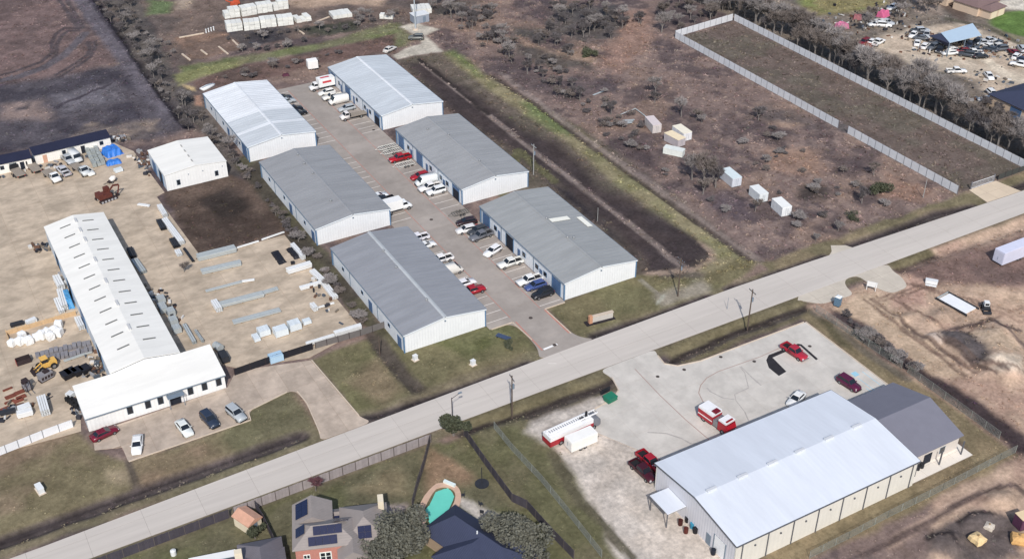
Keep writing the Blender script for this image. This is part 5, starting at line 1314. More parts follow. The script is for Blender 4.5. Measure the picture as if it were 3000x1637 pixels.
def crate(label, p, sx, sy, sz, rz, m, z=None, name='crate', cat='crate', group=None, slats=4):
    z = zy if z is None else z
    t = thing(name, label, cat, (p[0], p[1], z), R(rz), group)
    MB().box(0, 0, .12, sx - .06, sy - .06, sz - .12).build('case', m, t)
    for i in range(slats):
        MB().box(-sx / 2 + sx * (i + .5) / slats, 0, sz + .002, sx / slats - .05, sy, .04).build('slat', m, t)
    for s in (-1, 1):
        MB().box(0, s * (sy / 2 - .12), 0, sx, .14, .12).build('runner', TIMB, t)
        for e in (-1, 1): MB().box(e * (sx / 2 - .03), s * (sy / 2 - .03), .12, .08, .08, sz - .12).build('corner_post', m, t)
    return t
W2 = mat('crate_pale', (214, 222, 226), 0.55, 0.08, 1.2, objvar=0.05)
for p, s, l in (((46.81, 183.21), (1.2, 2.0, .8), 'leftmost small white crate in the front row of crates'), ((48.72, 184.17), (2.2, 1.9, 1.4), 'large pale crate second from the left in the front row'), ((51.60, 182.43), (2.6, 1.9, 1.6), 'largest white crate in the middle of the front row'),
                ((54.63, 182.92), (2.3, 2.0, 1.6), 'large pale grey crate fourth in the front row'), ((57.35, 183.36), (1.6, 1.2, .9), 'small blue grey crate at the right end of the front row')):
    crate(l, p, *s, 0, W2)
crate('pale blue crate standing in the line of the black front fence', (47.84, 174.86), 2.6, 1.6, 1.5, 0, mat('crate_blue', (172, 200, 220), 0.5, 0.08))
crate('pale grey crate below the blue tarpaulin', (40.59, 265.89), 1.9, 1.2, .9, 8, W2)
for k, p in enumerate(((34.26, 205.00), (33.71, 201.91), (34.75, 199.77), (34.33, 196.47), (34.12, 193.35))):
    crate(('uppermost', 'second', 'third', 'fourth', 'lowest')[k] + ' grey crate against the right wall of the workshop', p, 1.5, 1.8 if k != 1 else 2.6, 1.3, 0, GALV)
crate('dark crate stack by the office corner in the yard', (39.32, 179.94), 1.4, 2.6, 1.5, 0, DKM)
t = thing('cable_drum', 'round grey coil bundle beside the office block', 'coil', (*(39.38, 183.63), zy), R(20))
for i in range(5): MB().tube((0, -.8 + i * .36, .75), (0, -.5 + i * .36, .75), .75 - .02 * (i % 2), n=20).build('coil', GALV, t)
for s in (-1, 1): MB().box(.5 * s, 0, 0, .14, 2.0, .2).build('sleeper', TIMB, t)
# grey palletised units in front of the long shed
i = 0
for r_ in range(5):
    for c_ in range(3):
        a, b = (36.34, 279.77), (36.13, 271.43)
        x, y = a[0] + (b[0] - a[0]) * r_ / 4 + c_ * 1.05, a[1] + (b[1] - a[1]) * r_ / 4 + c_ * .12
        crate('grey wire cage box stacked beside the blue tarpaulin', (x, y), .95, 1.2, rng.choice((.9, 1.0, 1.3)), rng.uniform(-6, 6), mat('cage_grey', (160, 166, 164), 0.6, 0.2, 2.0, objvar=0.12), name='cage_box', cat='cage box', group='cage boxes in the upper yard', slats=3)
# long sheds with navy roof
def long_shed(label, p, q, depth, h):
    L = dist(p, q)
    t = thing('long_shed', label, 'shed', (*p, zy - .05), ang(p, q), 'long sheds at the back of the yard')
    MB().box(L / 2, 0.06, 0, L, .12, h - .12).build('front_wall', mat('shed_white', (240, 236, 228), 0.6, 0.05, 0.6, rib=(0, .5), bump=.15), t)
    MB().box(L / 2, depth - .06, 0, L, .12, h + .38).build('back_wall', HWX, t)
    for x in (.06, L - .06): MB().box(x, depth / 2, 0, .12, depth - .26, h - .13).build('end_wall', HW, t)
    rf = MB().add([(-.2, -.3, h - .04), (L + .2, -.3, h - .04), (L + .2, depth + .2, h + .55), (-.2, depth + .2, h + .55), (-.2, -.3, h + .06), (L + .2, -.3, h + .06), (L + .2, depth + .2, h + .65), (-.2, depth + .2, h + .65)],
                  [(3, 2, 1, 0), (4, 5, 6, 7), (0, 1, 5, 4), (1, 2, 6, 5), (2, 3, 7, 6), (3, 0, 4, 7)]).build('roof', mat('shed_roof_navy', (42, 44, 64), 0.6, 0.12, 0.5), t)
    n = int(L / 4.5)
    for i in range(n):
        x = (i + .5) * L / n
        if i % 2: window_part(t, x, 0, 1.1, .8, .9, 'y-', SOFF)
        else:
            f = MB().box(x, -.03, 0, 1.0, .06, 2.1).build('door', mat('shed_door', (206, 164, 140), 0.6, 0.1) if i % 4 == 0 else DARK, t)
            MB().box(x + .36, -.07, 1.0, .1, .04, .1).build('handle', SOFF, f)
long_shed('long white shed with navy roof behind the parked trucks', (23.85, 279.69), (42.45, 280.49), 3.4, 2.7)
long_shed('shorter white shed with navy roof at the left edge of the yard', (9.04, 279.03), (22.91, 278.70), 3.4, 2.7)
# excavator
t = thing('excavator', 'rusty brown tracked excavator beside the dark plot corner', 'excavator', (*(34.68, 253.44), zy), R(14))
BRN = mat('machine_rust', (98, 54, 46), 0.7, 0.2, 1.5); TRK = mat('machine_dark', (56, 46, 48), 0.8, 0.2, 2.0)
for s in (-1, 1):
    tr = MB().loft([[(x, s * 1.15 - .3, z), (x, s * 1.15 + .3, z), (x, s * 1.15 + .3, z + hh), (x, s * 1.15 - .3, z + hh)] for x, z, hh in ((-2.2, .3, .3), (-1.9, .02, .86), (1.9, .02, .86), (2.2, .3, .3))]).build('track', TRK, t)
    for k in range(5): MB().tube((-1.6 + k * .8, s * 1.15 - .33, .35), (-1.6 + k * .8, s * 1.15 + .33, .35), .28, n=10).build('roller', mat('roller_grey', (170, 172, 176), .5, .1), tr)
MB().box(0, 0, .5, 1.6, 1.8, .5).build('undercarriage', TRK, t)
MB().box(-.5, -.1, 1.0, 3.2, 2.4, .8).build('house', BRN, t); MB().box(-1.5, -.1, 1.8, 1.2, 2.2, .5).build('engine_cover', BRN, t)
MB().box(.7, .75, 1.8, 1.2, .9, 1.1).build('cab', BRN, t); MB().box(.76, .75, 2.0, 1.24, .8, .7).build('cab_glass', glassmat(), t)
MB().loft([[(x, -.2, z), (x, .1, z), (x, .1, z + .4), (x, -.2, z + .4)] for x, z in ((.8, 1.6), (2.2, 2.8), (3.6, 2.5))]).build('boom', BRN, t)
MB().tube((3.6, -.05, 2.6), (3.0, -.05, .6), .16, n=6).build('arm', BRN, t); MB().box(2.8, -.05, .1, .6, .8, .6).build('bucket', TRK, t)
t = thing('cement_mixer', 'white tow-behind cement mixer above the excavator', 'mixer', (*(37.81, 261.29), zy), R(20))
MB().tube((-.3, 0, .7), (.6, 0, 1.0), .55, .65, n=14).tube((.6, 0, 1.0), (1.1, 0, 1.2), .65, .35, n=14).build('drum', WL, t); MB().box(0, 0, .35, 2.0, .9, .15).build('frame', TRK, t)
for y in (-.6, .6): wheel(t, -.2, y, .3, .16)
MB().tube((-1.0, 0, .45), (-2.2, 0, .35), .06, n=6).build('tow_bar', TRK, t)
# timber bay with white bulk bags
TB = mat('plank_timber', (206, 176, 138), 0.85, 0.15, 1.2)
t = thing('timber_bay', 'long timber walled bay holding white bulk bags left of the workshop', 'timber bay', (*(4.74, 208.85), zy), ang((4.74, 208.85), (18.11, 209.11)))
Lb = dist((4.74, 208.85), (18.11, 209.11))
for r_ in range(4):
    n = 6
    for k in range(n): MB().box((k + .5) * Lb / n, 0, r_ * .26, Lb / n - .03, .1, .24).build('plank', TB, t)
for k in range(8): MB().box(k * Lb / 7, .12, 0, .12, .12, 1.2).build('post', TB, t)
for r_ in range(3): MB().box(0, -1.7, r_ * .26, .1, 3.3, .24).build('plank', TB, t)
def sq(a):
    c, s = math.cos(a), math.sin(a); k = max(abs(c), abs(s)) ** .93
    return c / k, s / k
BAG = mat('woven_bag', (236, 236, 234), 0.8, 0.06, 2.0)
k = 0
for p in ((5.10, 204.65), (6.63, 204.38), (7.25, 206.21), (8.09, 203.74), (9.49, 204.33), (10.59, 204.31), (11.70, 204.88), (11.96, 203.13), (13.15, 205.07), (13.66, 203.57), (14.22, 206.31)):
    t = thing('bulk_bag', 'bulging white bulk bag in the timber bay', 'bulk bag', (*p, zy), rng.uniform(0, 1.5), 'white bulk bags in the timber bay')
    sc = rng.uniform(.9, 1.15)
    MB().loft([[(sc * w * sq(a)[0] + rng.uniform(-.05, .05), sc * w * sq(a)[1] + rng.uniform(-.05, .05), z * sc + rng.uniform(-.04, .04)) for a in [i * math.pi / 8 for i in range(16)]] for w, z in ((.58, 0), (.66, .12), (.68, .7), (.66, 1.3), (.6, 1.42), (.25, 1.46), (.1, 1.6))]).build('sack', BAG, t)
    for a in (.8, 2.4, 3.9, 5.5): MB().tube((.45 * math.cos(a), .45 * math.sin(a), 1.0), (.3 * math.cos(a), .3 * math.sin(a), 1.4), .035, n=5).build('lifting_loop', BAG, t)
bundle('white panel stack along the left wall of the workshop, upper one', (17.36, 223.95), (17.53, 219.28), 1.4, 4, GALW)
bundle('white panel stack along the left wall of the workshop beside the blue sheet', (16.99, 218.24), (16.54, 211.50), 1.3, 4, GALW)
bundle('white panel stack along the left wall of the workshop, outer low one', (15.79, 216.26), (15.78, 210.86), 1.2, 2, GALW)
bundle('white stack against the workshop wall beside the timber bay', (17.94, 206.89), (18.03, 203.11), 1.2, 3, GALW)
bundle('black pallet pile outside the timber bay', (5.84, 211.18), (8.45, 211.14), .9, 2, DKM)
crate('white box outside the timber bay beside black pallets', (9.77, 210.60), 2.0, 1.0, .9, 15, GALW)
GRT = mat('grey_slabs', (134, 132, 136), 0.85, 0.16, 1.2, objvar=0.08)
for row, (p, q) in enumerate((((8.25, 198.82), (18.44, 197.69)), ((9.56, 196.54), (18.20, 195.28)))):
    L = dist(p, q); n = 12
    for i in range(n):
        x, y = p[0] + (q[0] - p[0]) * (i + .5) / n, p[1] + (q[1] - p[1]) * (i + .5) / n
        t = thing('slab_pile', 'pile of grey slabs in the %s row below the bulk bags' % ('upper', 'lower')[row], 'slab pile', (x, y, zy), ang(p, q) + rng.uniform(-.04, .04), 'grey slab piles in two rows')
        for l in range(rng.choice((2, 3, 3))): MB().box(rng.uniform(-.04, .04), rng.uniform(-.05, .05), l * .28, L / n - .1, 1.5, .24).build('slab', GRT, t)
bundle('long pale steel along the front of the grey slab piles', (12.53, 194.29), (18.08, 194.77), .5, 1, GALV)
# wheel loader, skip, machines, bins, plates
t = thing('wheel_loader', 'yellow wheel loader below the grey slab piles', 'loader', (*(9.45, 193.97), zy), R(190))
YEL = mat('machine_yellow', (226, 180, 96), 0.6, 0.12, 1.5)
MB().box(-.9, 0, .7, 1.9, 1.5, .9).build('engine_cover', YEL, t); MB().box(.3, 0, .7, 1.0, 1.3, 1.0).build('cab_base', YEL, t)
MB().box(.2, 0, 1.7, 1.1, 1.2, .8).build('cab_glass', glassmat(), t); MB().box(.2, 0, 2.5, 1.3, 1.4, .1).build('cab_roof', YEL, t)
for s in (-.5, .5): MB().tube((.8, s, 1.3), (2.2, s, .5), .1, n=6).build('lift_arm', YEL, t)
MB().add([(2.1, -1.1, .1), (2.1, 1.1, .1), (2.9, -1.1, .12), (2.9, 1.1, .12), (2.15, -1.1, .9), (2.15, 1.1, .9)], [(0, 1, 3, 2), (0, 4, 5, 1), (0, 2, 4), (1, 5, 3)]).build('bucket', TRK, t)
for x in (-1.1, 1.1):
    for y in (-.9, .9): wheel(t, x, y, .6, .4)
t = thing('skip', 'open skip with red end lying left of the grey slab piles', 'skip', (*(5.98, 198.11), zy), R(4))
RSK = mat('skip_red', (150, 74, 70), .7, .15, 1.5)
for (cx, cy, sx, sy) in ((0, -.7, 2.6, .08), (0, .7, 2.6, .08), (1.3, 0, .08, 1.4)): MB().box(cx, cy, 0, sx, sy, 1.0).build('side', TRK, t)
MB().box(-1.3, 0, 0, .08, 1.4, .8).build('end', RSK, t); MB().box(0, 0, 0, 2.6, 1.4, .1).build('floor', TRK, t)
t = thing('generator', 'dark grey machine with canopy below the yellow loader', 'machine', (*(8.62, 190.75), zy), R(20))
MB().box(0, 0, .3, 2.4, 1.6, 1.2).build('canopy', GRT, t); MB().box(.3, 0, 1.5, 1.0, .9, .3).build('exhaust_box', TRK, t); MB().box(0, 0, 0, 2.6, 1.3, .25).build('skid', TRK, t)
for k_ in range(4): MB().box(-.9 + k_ * .6, -.82, .6, .4, .04, .6).build('louvre', TRK, t)
t = thing('forklift', 'dark forklift standing alone in the left yard', 'forklift', (*(5.04, 189.37), zy), R(285))
MB().box(0, 0, .35, 2.0, 1.1, .7).build('chassis', GRT, t); MB().box(-.7, 0, 1.05, .7, 1.0, .4).build('counterweight', TRK, t); MB().box(0, 0, 2.05, 1.4, 1.05, .08).build('overhead_guard', TRK, t)
for x in (-.6, .6):
    for y in (-.48, .48): MB().tube((x, y, 1.0), (x * .9, y, 2.05), .05, n=5).build('guard_post', TRK, t)
for y in (-.4, .4): MB().box(1.05, y, .1, .12, .12, 2.3).build('mast', TRK, t); MB().box(1.7, y, .1, 1.2, .12, .05).build('fork', RIM, t)
for x in (-.6, .65):
    for y in (-.5, .5): wheel(t, x, y, .3, .22)
for k, p in enumerate(((12.08, 189.15), (12.97, 189.47), (14.16, 189.16), (15.52, 189.12))):
    t = thing('waste_bin', ('leftmost', 'second from left', 'third from left', 'rightmost')[k] + ' black waste bin behind the office block', 'waste bin', (*p, zy), R(15), 'black bins behind the office block')
    frustum(-.7, .7, .8, 0.12, -.85, .85, 1.0, 1.2).build('body', BT, t); MB().box(0, 0, 1.21, 1.75, 2.05, .08).build('lid', BT, t)
    for x in (-.55, .55): wheel(t, x, .6, .1, .08)
RST = mat('rust_plate', (126, 72, 58), .8, .2, 1.5, objvar=.15)
for k, p in enumerate(((1.87, 188.53), (3.57, 188.97), (3.56, 187.39), (2.96, 186.60), (1.47, 187.02), (1.87, 190.99), (0.30, 185.28))):
    t = thing('plate_stack', 'low rusty plate stack on the ground in the lower left yard', 'steel plates', (*p, zy), R(10), 'rusty plate stacks in the lower left yard')
    for l in range(3): MB().box(rng.uniform(-.1, .1), rng.uniform(-.05, .05), l * .09, 1.7, .9 if k not in (4, 5) else .4, .07).build('plate', RST, t)
# white fence and panels in the lower left corner
bundle('white trailer-like panel stack standing upright in the lower left', (6.71, 184.38), (6.51, 179.56), 1.6, 4, GALW)
bundle('white panel stack in the lower left joining the upright stack', (2.34, 183.11), (4.66, 183.31), 1.4, 3, GALW)
bundle('dark machine parts row in the lower left corner', (-0.68, 183.99), (2.06, 183.60), 1.0, 2, DKM)
bundle('long white panel stack along the lower left fence', (1.93, 181.83), (4.70, 181.59), 1.2, 3, GALW)
bundle('white panel stack beside the office left wall', (10.91, 182.51), (12.02, 183.28), 1.3, 3, GALW)
t = thing('tyre_pile', 'black tyre pile along the left wall of the office block', 'tyre pile', (*(11.54, 180.60), zy), R(-70))
for k in range(14): MB().tube(((k % 7) * .62 - 1.9, (k // 7) * .65 - .3, .02), ((k % 7) * .62 - 1.9, (k // 7) * .65 - .3, .02 + rng.choice((.5, .75, 1.0))), .32, n=12).build('tyre', TYRE, t)

def fence(name, label, pts, h, m, post_m, spacing=2.4, board=None, gaps=(), cat='fence', rails=True, th=.05, zoff=0.0, skip=()):
    """post-and-board fence: boards are separate pieces"""
    t = thing(name, label, cat, (pts[0][0], pts[0][1], zoff))
    ox, oy = pts[0]
    meshes = {}
    for si, (a, b) in enumerate(zip(pts[:-1], pts[1:])):
        if si in skip: continue
        L = dist(a, b); n = max(1, round(L / spacing)); an = ang(a, b)
        for i in range(n + 1):
            x, y = a[0] + (b[0] - a[0]) * i / n - ox, a[1] + (b[1] - a[1]) * i / n - oy
            if 'post' not in meshes: meshes['post'] = MB().box(0, 0, -.3, .1, .1, h + .38).mesh('post', post_m)
            link('post', meshes['post'], t, (x, y, 0), (0, 0, an))
            if i == n: continue
            k = ('p', round(L / n, 3))
            if k not in meshes:
                s = L / n
                if board:
                    nb = max(1, int(s / board)); w = (s - .12) / nb; mb = MB()
                    meshes[k] = [MB().box(.06 + w * (j + .5), .0, .04, w - .02, th, h - .04 + .03 * ((j * 7) % 3 - 1)).mesh('board', m) for j in range(nb)]
                else:
                    meshes[k] = [MB().box(s / 2, 0, .04, s - .1, th, h - .04).mesh('panel', m)]
            for me_ in meshes[k]: link('board' if board else 'panel', me_, t, (x, y, 0), (0, 0, an))
            if rails:
                kk = ('r', round(L / n, 3))
                if kk not in meshes: meshes[kk] = MB().box(L / n / 2, .06, h * .3, L / n, .05, .1).box(L / n / 2, .06, h * .8, L / n, .05, .1).mesh('rail', post_m)
                link('rail', meshes[kk], t, (x, y, 0), (0, 0, an))
    return t
PF = mat('pale_metal_fence', (216, 218, 222), 0.6, 0.08, 0.8, objvar=0.04, rib=(0, .25), bump=.3)
PP = mat('fence_post_grey', (120, 120, 126), 0.7, 0.1)
fence('metal_fence', 'pale metal fence along the near side of the fenced lot, upper stretch', [(210.3, 197.0), (210.3, 268.5)], 2.2, PF, PP, 2.4, rails=False)
fence('metal_fence', 'pale metal fence along the near side of the fenced lot, stretch by the gate', [(210.3, 156.6), (210.3, 193.5)], 2.2, PF, PP, 2.4, rails=False)
fence('metal_fence', 'short pale metal fence closing the far end of the fenced lot', [(210.6, 269.0), (235.0, 271.6)], 2.2, PF, PP, 2.4, rails=False)
fence('metal_fence', 'long pale metal fence in front of the dark tree belt', [(235.3, 271.2), (234.6, 150.0)], 2.2, PF, PP, 2.4, rails=False)
FB = mat('weathered_board', (158, 150, 150), 0.9, 0.12, 1.5, objvar=0.1); FP = mat('weathered_post', (100, 92, 90), 0.9, 0.12)
DB = mat('dark_board', (74, 70, 78), 0.9, 0.15, 1.5, objvar=0.1)
fence('board_fence', 'weathered board fence behind the houses along the road', [(27.8, 139.3), (63.2, 139.5)], 1.9, FB, FP, 2.4, board=.48)
fence('board_fence', 'dark board fence along the road at the bottom left', [(-14, 138.9), (27.0, 139.25)], 1.9, DB, FP, 2.4, board=.48)
fence('board_fence', 'dark side fence between the two left gardens', [(31.30, 138.93), (31.46, 135.48), (31.25, 128.15), (31.26, 126.01)], 1.9, DB, FP, 2.4, board=.6)
fence('board_fence', 'dark side fence between the solar house and the pool garden', [(62.98, 139.41), (59.42, 134.49), (56.10, 130.31), (53.40, 126.56)], 1.9, DB, FP, 2.4, board=.6)
fence('board_fence', 'long dark fence down the right side of the pool garden', [(69.05, 138.35), (68.59, 129.84), (68.25, 119.94), (69.56, 117.36), (69.94, 109.60), (70.38, 104.41)], 1.9, DB, FP, 2.4, board=.6)
CL = mat('chain_link', (142, 146, 140), 0.6, 0.15, 3.0)
def wire_fence(label, pts, h=1.7, m=CL):
    t = thing('wire_fence', label, 'fence', (pts[0][0], pts[0][1], 0), group='wire fences')
    ox, oy = pts[0]
    for a, b in zip(pts[:-1], pts[1:]):
        L = dist(a, b); n = max(1, round(L / 3)); an = ang(a, b)
        for i in range(n + 1):
            x, y = a[0] + (b[0] - a[0]) * i / n - ox, a[1] + (b[1] - a[1]) * i / n - oy
            MB().tube((x, y, -.2), (x, y, h), .04, n=6).build('post', m, t)
            if i < n:
                s = L / n; mb = MB()
                for k in range(9): mb.box(s / 2, 0, .05 + k * (h - .1) / 8, s, .02, .02 if k not in (0, 8) else .05)
                for k in range(11): mb.box(s * (k + .5) / 11, 0, .05, .02, .02, h - .1)
                o = mb.build('mesh_panel', m, t); o.location = (x, y, 0); o.rotation_euler = (0, 0, an)
    return t
wire_fence('grey wire fence along the ditch left of the gravel', [(74.43, 137.19), (74.32, 130.61), (74.76, 121.32), (74.61, 112.94), (74.30, 102.56)])
wire_fence('wire fence along the right side of the station lot, long stretch', [(148.21, 136.37), (148.84, 125.14), (149.52, 114.23)])
wire_fence('wire fence along the right side of the station lot, lower stretch', [(149.61, 112.78), (149.67, 100.74), (149.65, 91.29)])
wire_fence('wire fence along the front ditch of the big white building', [(149.28, 87.45), (145.37, 87.41), (131.33, 87.04), (118.90, 86.92), (110.24, 86.62), (102.10, 86.54)])
fence('screened_fence', 'black screened fence along the front of the storage yard', [(39.55, 174.37), (45.74, 174.69), (55.18, 174.72)], 1.6, BT, TRK, 2.6, rails=False)
fence('screened_fence', 'dark fence in front of the long white beams', [(55.80, 174.73), (65.01, 174.34), (70.18, 174.46)], 1.5, mat('grey_screen', (110, 106, 104), .8, .15), TRK, 2.6, rails=False)
fence('white_metal_fence', 'white metal fence along the lower left of the yard', [(-3.51, 172.86), (4.92, 173.94), (7.67, 174.19), (10.09, 174.34)], 1.7, mat('white_sheet_fence', (232, 234, 238), .5, .05, rib=(0, .3), bump=.3), PP, 2.4, rails=False)
fence('lot_gate_fence', 'low dark fence at the road end of the fenced lot', [(224.2, 156.7), (234.0, 156.8)], 1.5, mat('dark_wire', (70, 72, 70), .8, .15), TRK, 2.4, rails=False)
t = thing('gate', 'pale sliding gate across the concrete entrance of the fenced lot', 'gate', (215.2, 156.7, 0))
MB().box(3.6, 0, .1, 7.4, .06, .12).box(3.6, 0, 1.6, 7.4, .06, .1).build('gate_frame', PF, t)
for k in range(19): MB().box(.1 + k * .4, 0, .22, .05, .05, 1.4).build('bar', PF, t)
for x in (-.2, 7.5): MB().box(x, 0, 0, .25, .25, 2.0).build('gate_post', PP, t)

# ---------------------------------------------------------------- poles, mast, signs
WOOD = mat('pole_wood', (92, 80, 72), 0.9, 0.2, 1.5)
def pole(label, p, h, arms=1, lamp=False, m=WOOD, name='utility_pole', r=.15):
    t = thing(name, label, 'street lamp' if lamp else 'utility pole', (p[0], p[1], -.1), R(rng.uniform(-8, 8)))
    MB().tube((0, 0, 0), (0, 0, h), r, r * .7, n=10).build('shaft', m, t)
    for a in range(arms):
        c = MB().box(0, 0, h - .6 - a * .9, .12, 2.2, .12).build('crossarm', m, t)
        for y in (-1.0, -.4, .4, 1.0): MB().tube((0, y, h - .48 - a * .9), (0, y, h - .28 - a * .9), .05, n=6).build('insulator', SOFF, c)
    if arms: MB().tube((.25, 0, h - 2.9), (.25, 0, h - 2.0), .22, n=12).build('transformer', SOFF, t)
    if lamp:
        MB().tube((0, 0, h - .2), (1.6, .3, h), .05, n=6).build('lamp_arm', m, t); MB().box(1.9, .35, h - .06, .7, .3, .14).build('lamp_head', SOFF, t)
pole('dark utility pole standing at the road opposite the warehouse entrance', (78.66, 138.25), 9.6, 1)
pole('street lamp on the far side of the road above the small dark tree', (67.9, 140.4), 7.5, 0, True, TRK, 'street_lamp', .1)
pole('utility pole in the grass strip in front of the station forecourt', (132.36, 138.51), 9.6, 1)
pole('utility pole on the pale patch right of the ribbed warehouse', (127.31, 154.68), 9.4, 2)
pole('pale utility pole beside the middle right warehouse on the dark soil', (128.04, 214.46), 8.4, 1, m=mat('pole_pale', (158, 158, 156), .8, .1))
pole('short pale pole on the dark soil right of the ribbed warehouse', (129.54, 188.29), 3.6, 0, m=mat('pole_pale', (158, 158, 156)), name='marker_pole', r=.08)
pole('thin pale pole in the brush near the fenced lot gate', (202.13, 159.44), 5.0, 0, m=mat('pole_pale', (158, 158, 156)), name='marker_pole', r=.1)
pole('wooden post at the top of the dark drain beside the nearest left warehouse', (65.76, 166.72), 4.6, 0, name='wooden_post', r=.13)
pole('thin road sign post beside the road near the station', (133.18, 145.92), 3.0, 0, m=SOFF, name='sign_post', r=.05)
t = thing('radio_mast', 'tall thin pale mast rising out of the picture beside the grey hut', 'mast', (144.2, 314.2, 0))
MB().tube((0, 0, 0), (0, 0, 24), .22, .14, n=12).build('mast', mat('mast_steel', (176, 184, 190), .5, .06), t)
MB().tube((0, 0, 0), (0, 0, .4), .9, .8, n=14).build('footing', KM, t)
for k in range(3):
    a = k * 2.1; MB().box(.6 * math.cos(a), .6 * math.sin(a), 21, .25, .4, 2.0).build('antenna', GALW, t)
c = (148.46, 320.01)
t = thing('equipment_hut', 'pale grey equipment hut at the foot of the mast', 'hut', (c[0], c[1], 0))
for (cx, cy, sx, sy) in ((0, -1.7, 5.0, .12), (0, 1.7, 5.0, .12), (-2.44, 0, .12, 3.26), (2.44, 0, .12, 3.26)): MB().box(cx, cy, 0, sx, sy, 2.5).build('wall', mat('hut_grey', (150, 158, 170), .6, .1, 1.0), t)
MB().box(0, 0, 2.5, 5.3, 3.7, .15).build('roof', GALW, t); MB().box(.8, -1.79, 0, 1.0, .05, 2.0).build('door', SOFF, t)
V('suv', (110, 112, 108), (140.83, 306.71), 150, 'grey car on the gravel lane below the mast', 0.03)
V('sedan', (214, 210, 204), (130.06, 302.48), 25, 'pale car right behind the pale roofed warehouse', 0.03)
tarp('maroon sheet lying at the back left of the warehouse aisle', (95.66, 300.97), (97.64, 300.65), 1.3, .5, mat('maroon_sheet', (84, 42, 60), .7, .15), z=0)
t = thing('flat_boat', 'upturned white boat behind the half white roofed warehouse', 'boat', (*(74.77, 303.78), 0), R(25))
MB().loft([[(x, -w, .0), (x, -w * .8, h), (x, w * .8, h), (x, w, .0)] for x, w, h in ((-2.4, .9, .5), (0, 1.0, .6), (1.6, .8, .5), (2.6, .1, .3))]).build('hull', GALW, t, True)
MB().box(0, 0, .58, 4.0, .08, .1).build('keel', SOFF, t)

# ---------------------------------------------------------------- sheds, containers and stores in the brush
def container(label, p, q, w, h, rgb, z=0, name='container', cat='container', group='white containers in the brush', roof_rgb=None):
    L = dist(p, q); c = mid(p, q)
    t = thing(name, label, cat, (c[0], c[1], z), ang(p, q), group)
    m = mat('container_%d_%d_%d' % rgb, rgb, .6, .1, 1.0, rib=(0, .3), bump=.35)
    for s in (-1, 1): MB().box(0, s * (w / 2 - .04), .1, L, .08, h - .15).build('side_wall', m, t)
    for s in (-1, 1): MB().box(s * (L / 2 - .04), 0, .1, .08, w - .17, h - .15).build('end_wall', m, t)
    MB().box(0, 0, h - .05, L + .06, w + .06, .1).build('roof', mat('croof_%d_%d_%d' % (roof_rgb or rgb), roof_rgb or rgb, .6, .08, .8), t)
    for e in (-1, 1):
        d = MB().box(-L / 2 - .03, e * w * .24, .2, .05, w * .44, h - .35).build('door', m, t)
        MB().tube((-L / 2 - .08, e * w * .1, .3), (-L / 2 - .08, e * w * .1, h - .3), .03, n=5).build('lock_bar', SOFF, d)
    MB().box(0, 0, 0, L, w * .9, .12).build('base', PLAST, t)
    return t
container('white container nearest the road in the brush', (168.28, 168.69), (169.06, 173.32), 2.5, 2.4, (228, 230, 232), roof_rgb=(238, 238, 234))
container('white container with dark strip on its roof, second from the road', (167.88, 176.29), (168.44, 180.66), 2.4, 2.3, (222, 226, 228), roof_rgb=(230, 232, 230))
container('pale container beside the big bare tree in the brush', (167.18, 185.27), (167.80, 190.75), 2.6, 2.4, (206, 210, 218), roof_rgb=(216, 228, 230))
container('whitish container with speckled top, farthest up the brush', (167.32, 218.03), (168.61, 223.45), 2.4, 2.4, (206, 198, 194), roof_rgb=(216, 204, 202))
container('white shed with cream flat roof in the cluster of three', (168.31, 208.74), (167.73, 213.91), 2.6, 2.2, (190, 182, 184), roof_rgb=(240, 222, 188), name='field_shed', cat='shed')
container('white shed with pale ridged roof behind the cream roofed one', (171.60, 210.66), (171.85, 215.81), 2.6, 2.3, (226, 226, 228), roof_rgb=(240, 232, 212), name='field_shed', cat='shed')
container('low white trailer box in front of the cream roofed shed', (162.80, 208.49), (165.62, 204.21), 2.0, 1.7, (226, 230, 224), name='field_shed', cat='trailer box')
t = thing('sheet_pile', 'pale corrugated sheets lying in the brush at the upper end', 'metal sheets', (*(164.44, 227.30), .05), R(-20))
for k in range(3): MB().box(k * .5 - .5, k * .7 - .7, .05 + k * .06, 3.2, .6, .05).build('sheet', GALV, t)
t = thing('sheet_pile', 'single pale strip of sheet metal higher up in the brush', 'metal sheets', (*(167.97, 246.34), .05), R(12)); MB().box(0, 0, .05, 4.6, .6, .05).build('sheet', GALV, t)
t = thing('pipe_frame', 'bent white pipe frame lying above the pale sheets in the brush', 'pipe frame', (0, 0, .1))
pp = [(165.22, 231.72), (170.59, 232.47), (170.28, 225.08)]
MB().tube((*pp[0], .1), (*pp[1], .3), .12, n=6).tube((*pp[1], .3), (*pp[2], .1), .12, n=6).build('pipe', GALV, t)
# north stacks of white bales
BALE = mat('white_wrap', (226, 226, 220), .7, .08, 1.4, objvar=.06, bump=.2)
bi = 0
def bales(p, q, n, w, h, rows, lab):
    global bi
    for i in range(n):
        for r_ in range(rows):
            x, y = p[0] + (q[0] - p[0]) * (i + .5) / n, p[1] + (q[1] - p[1]) * (i + .5) / n
            L = dist(p, q) / n - (.35 if n > 1 else 0)
            t = thing('block_stack', lab, 'block stack', (x, y + r_ * w * 1.03 + rng.uniform(-.5, .5), 0), ang(p, q) + rng.uniform(-.05, .05), 'white block stacks beyond the warehouses')
            nx_, nz = max(2, round(L / 1.5)), max(1, round(h / .9))
            drop = [rng.choice((0, 0, 0, 1)) for _ in range(nx_)]
            for a in range(nx_):
                for b in range(nz - (drop[a] if nz > 1 else 0)):
                    MB().box(-L / 2 + L * (a + .5) / nx_, rng.uniform(-.16, .16), b * h / nz, L / nx_ - .06, w - .1, h / nz - .04).build('block', BALE, t)
bales((92.57, 342.39), (113.25, 338.27), 4, 3.6, 2.7, 1, 'stack of white blocks in the front row beyond the warehouses')
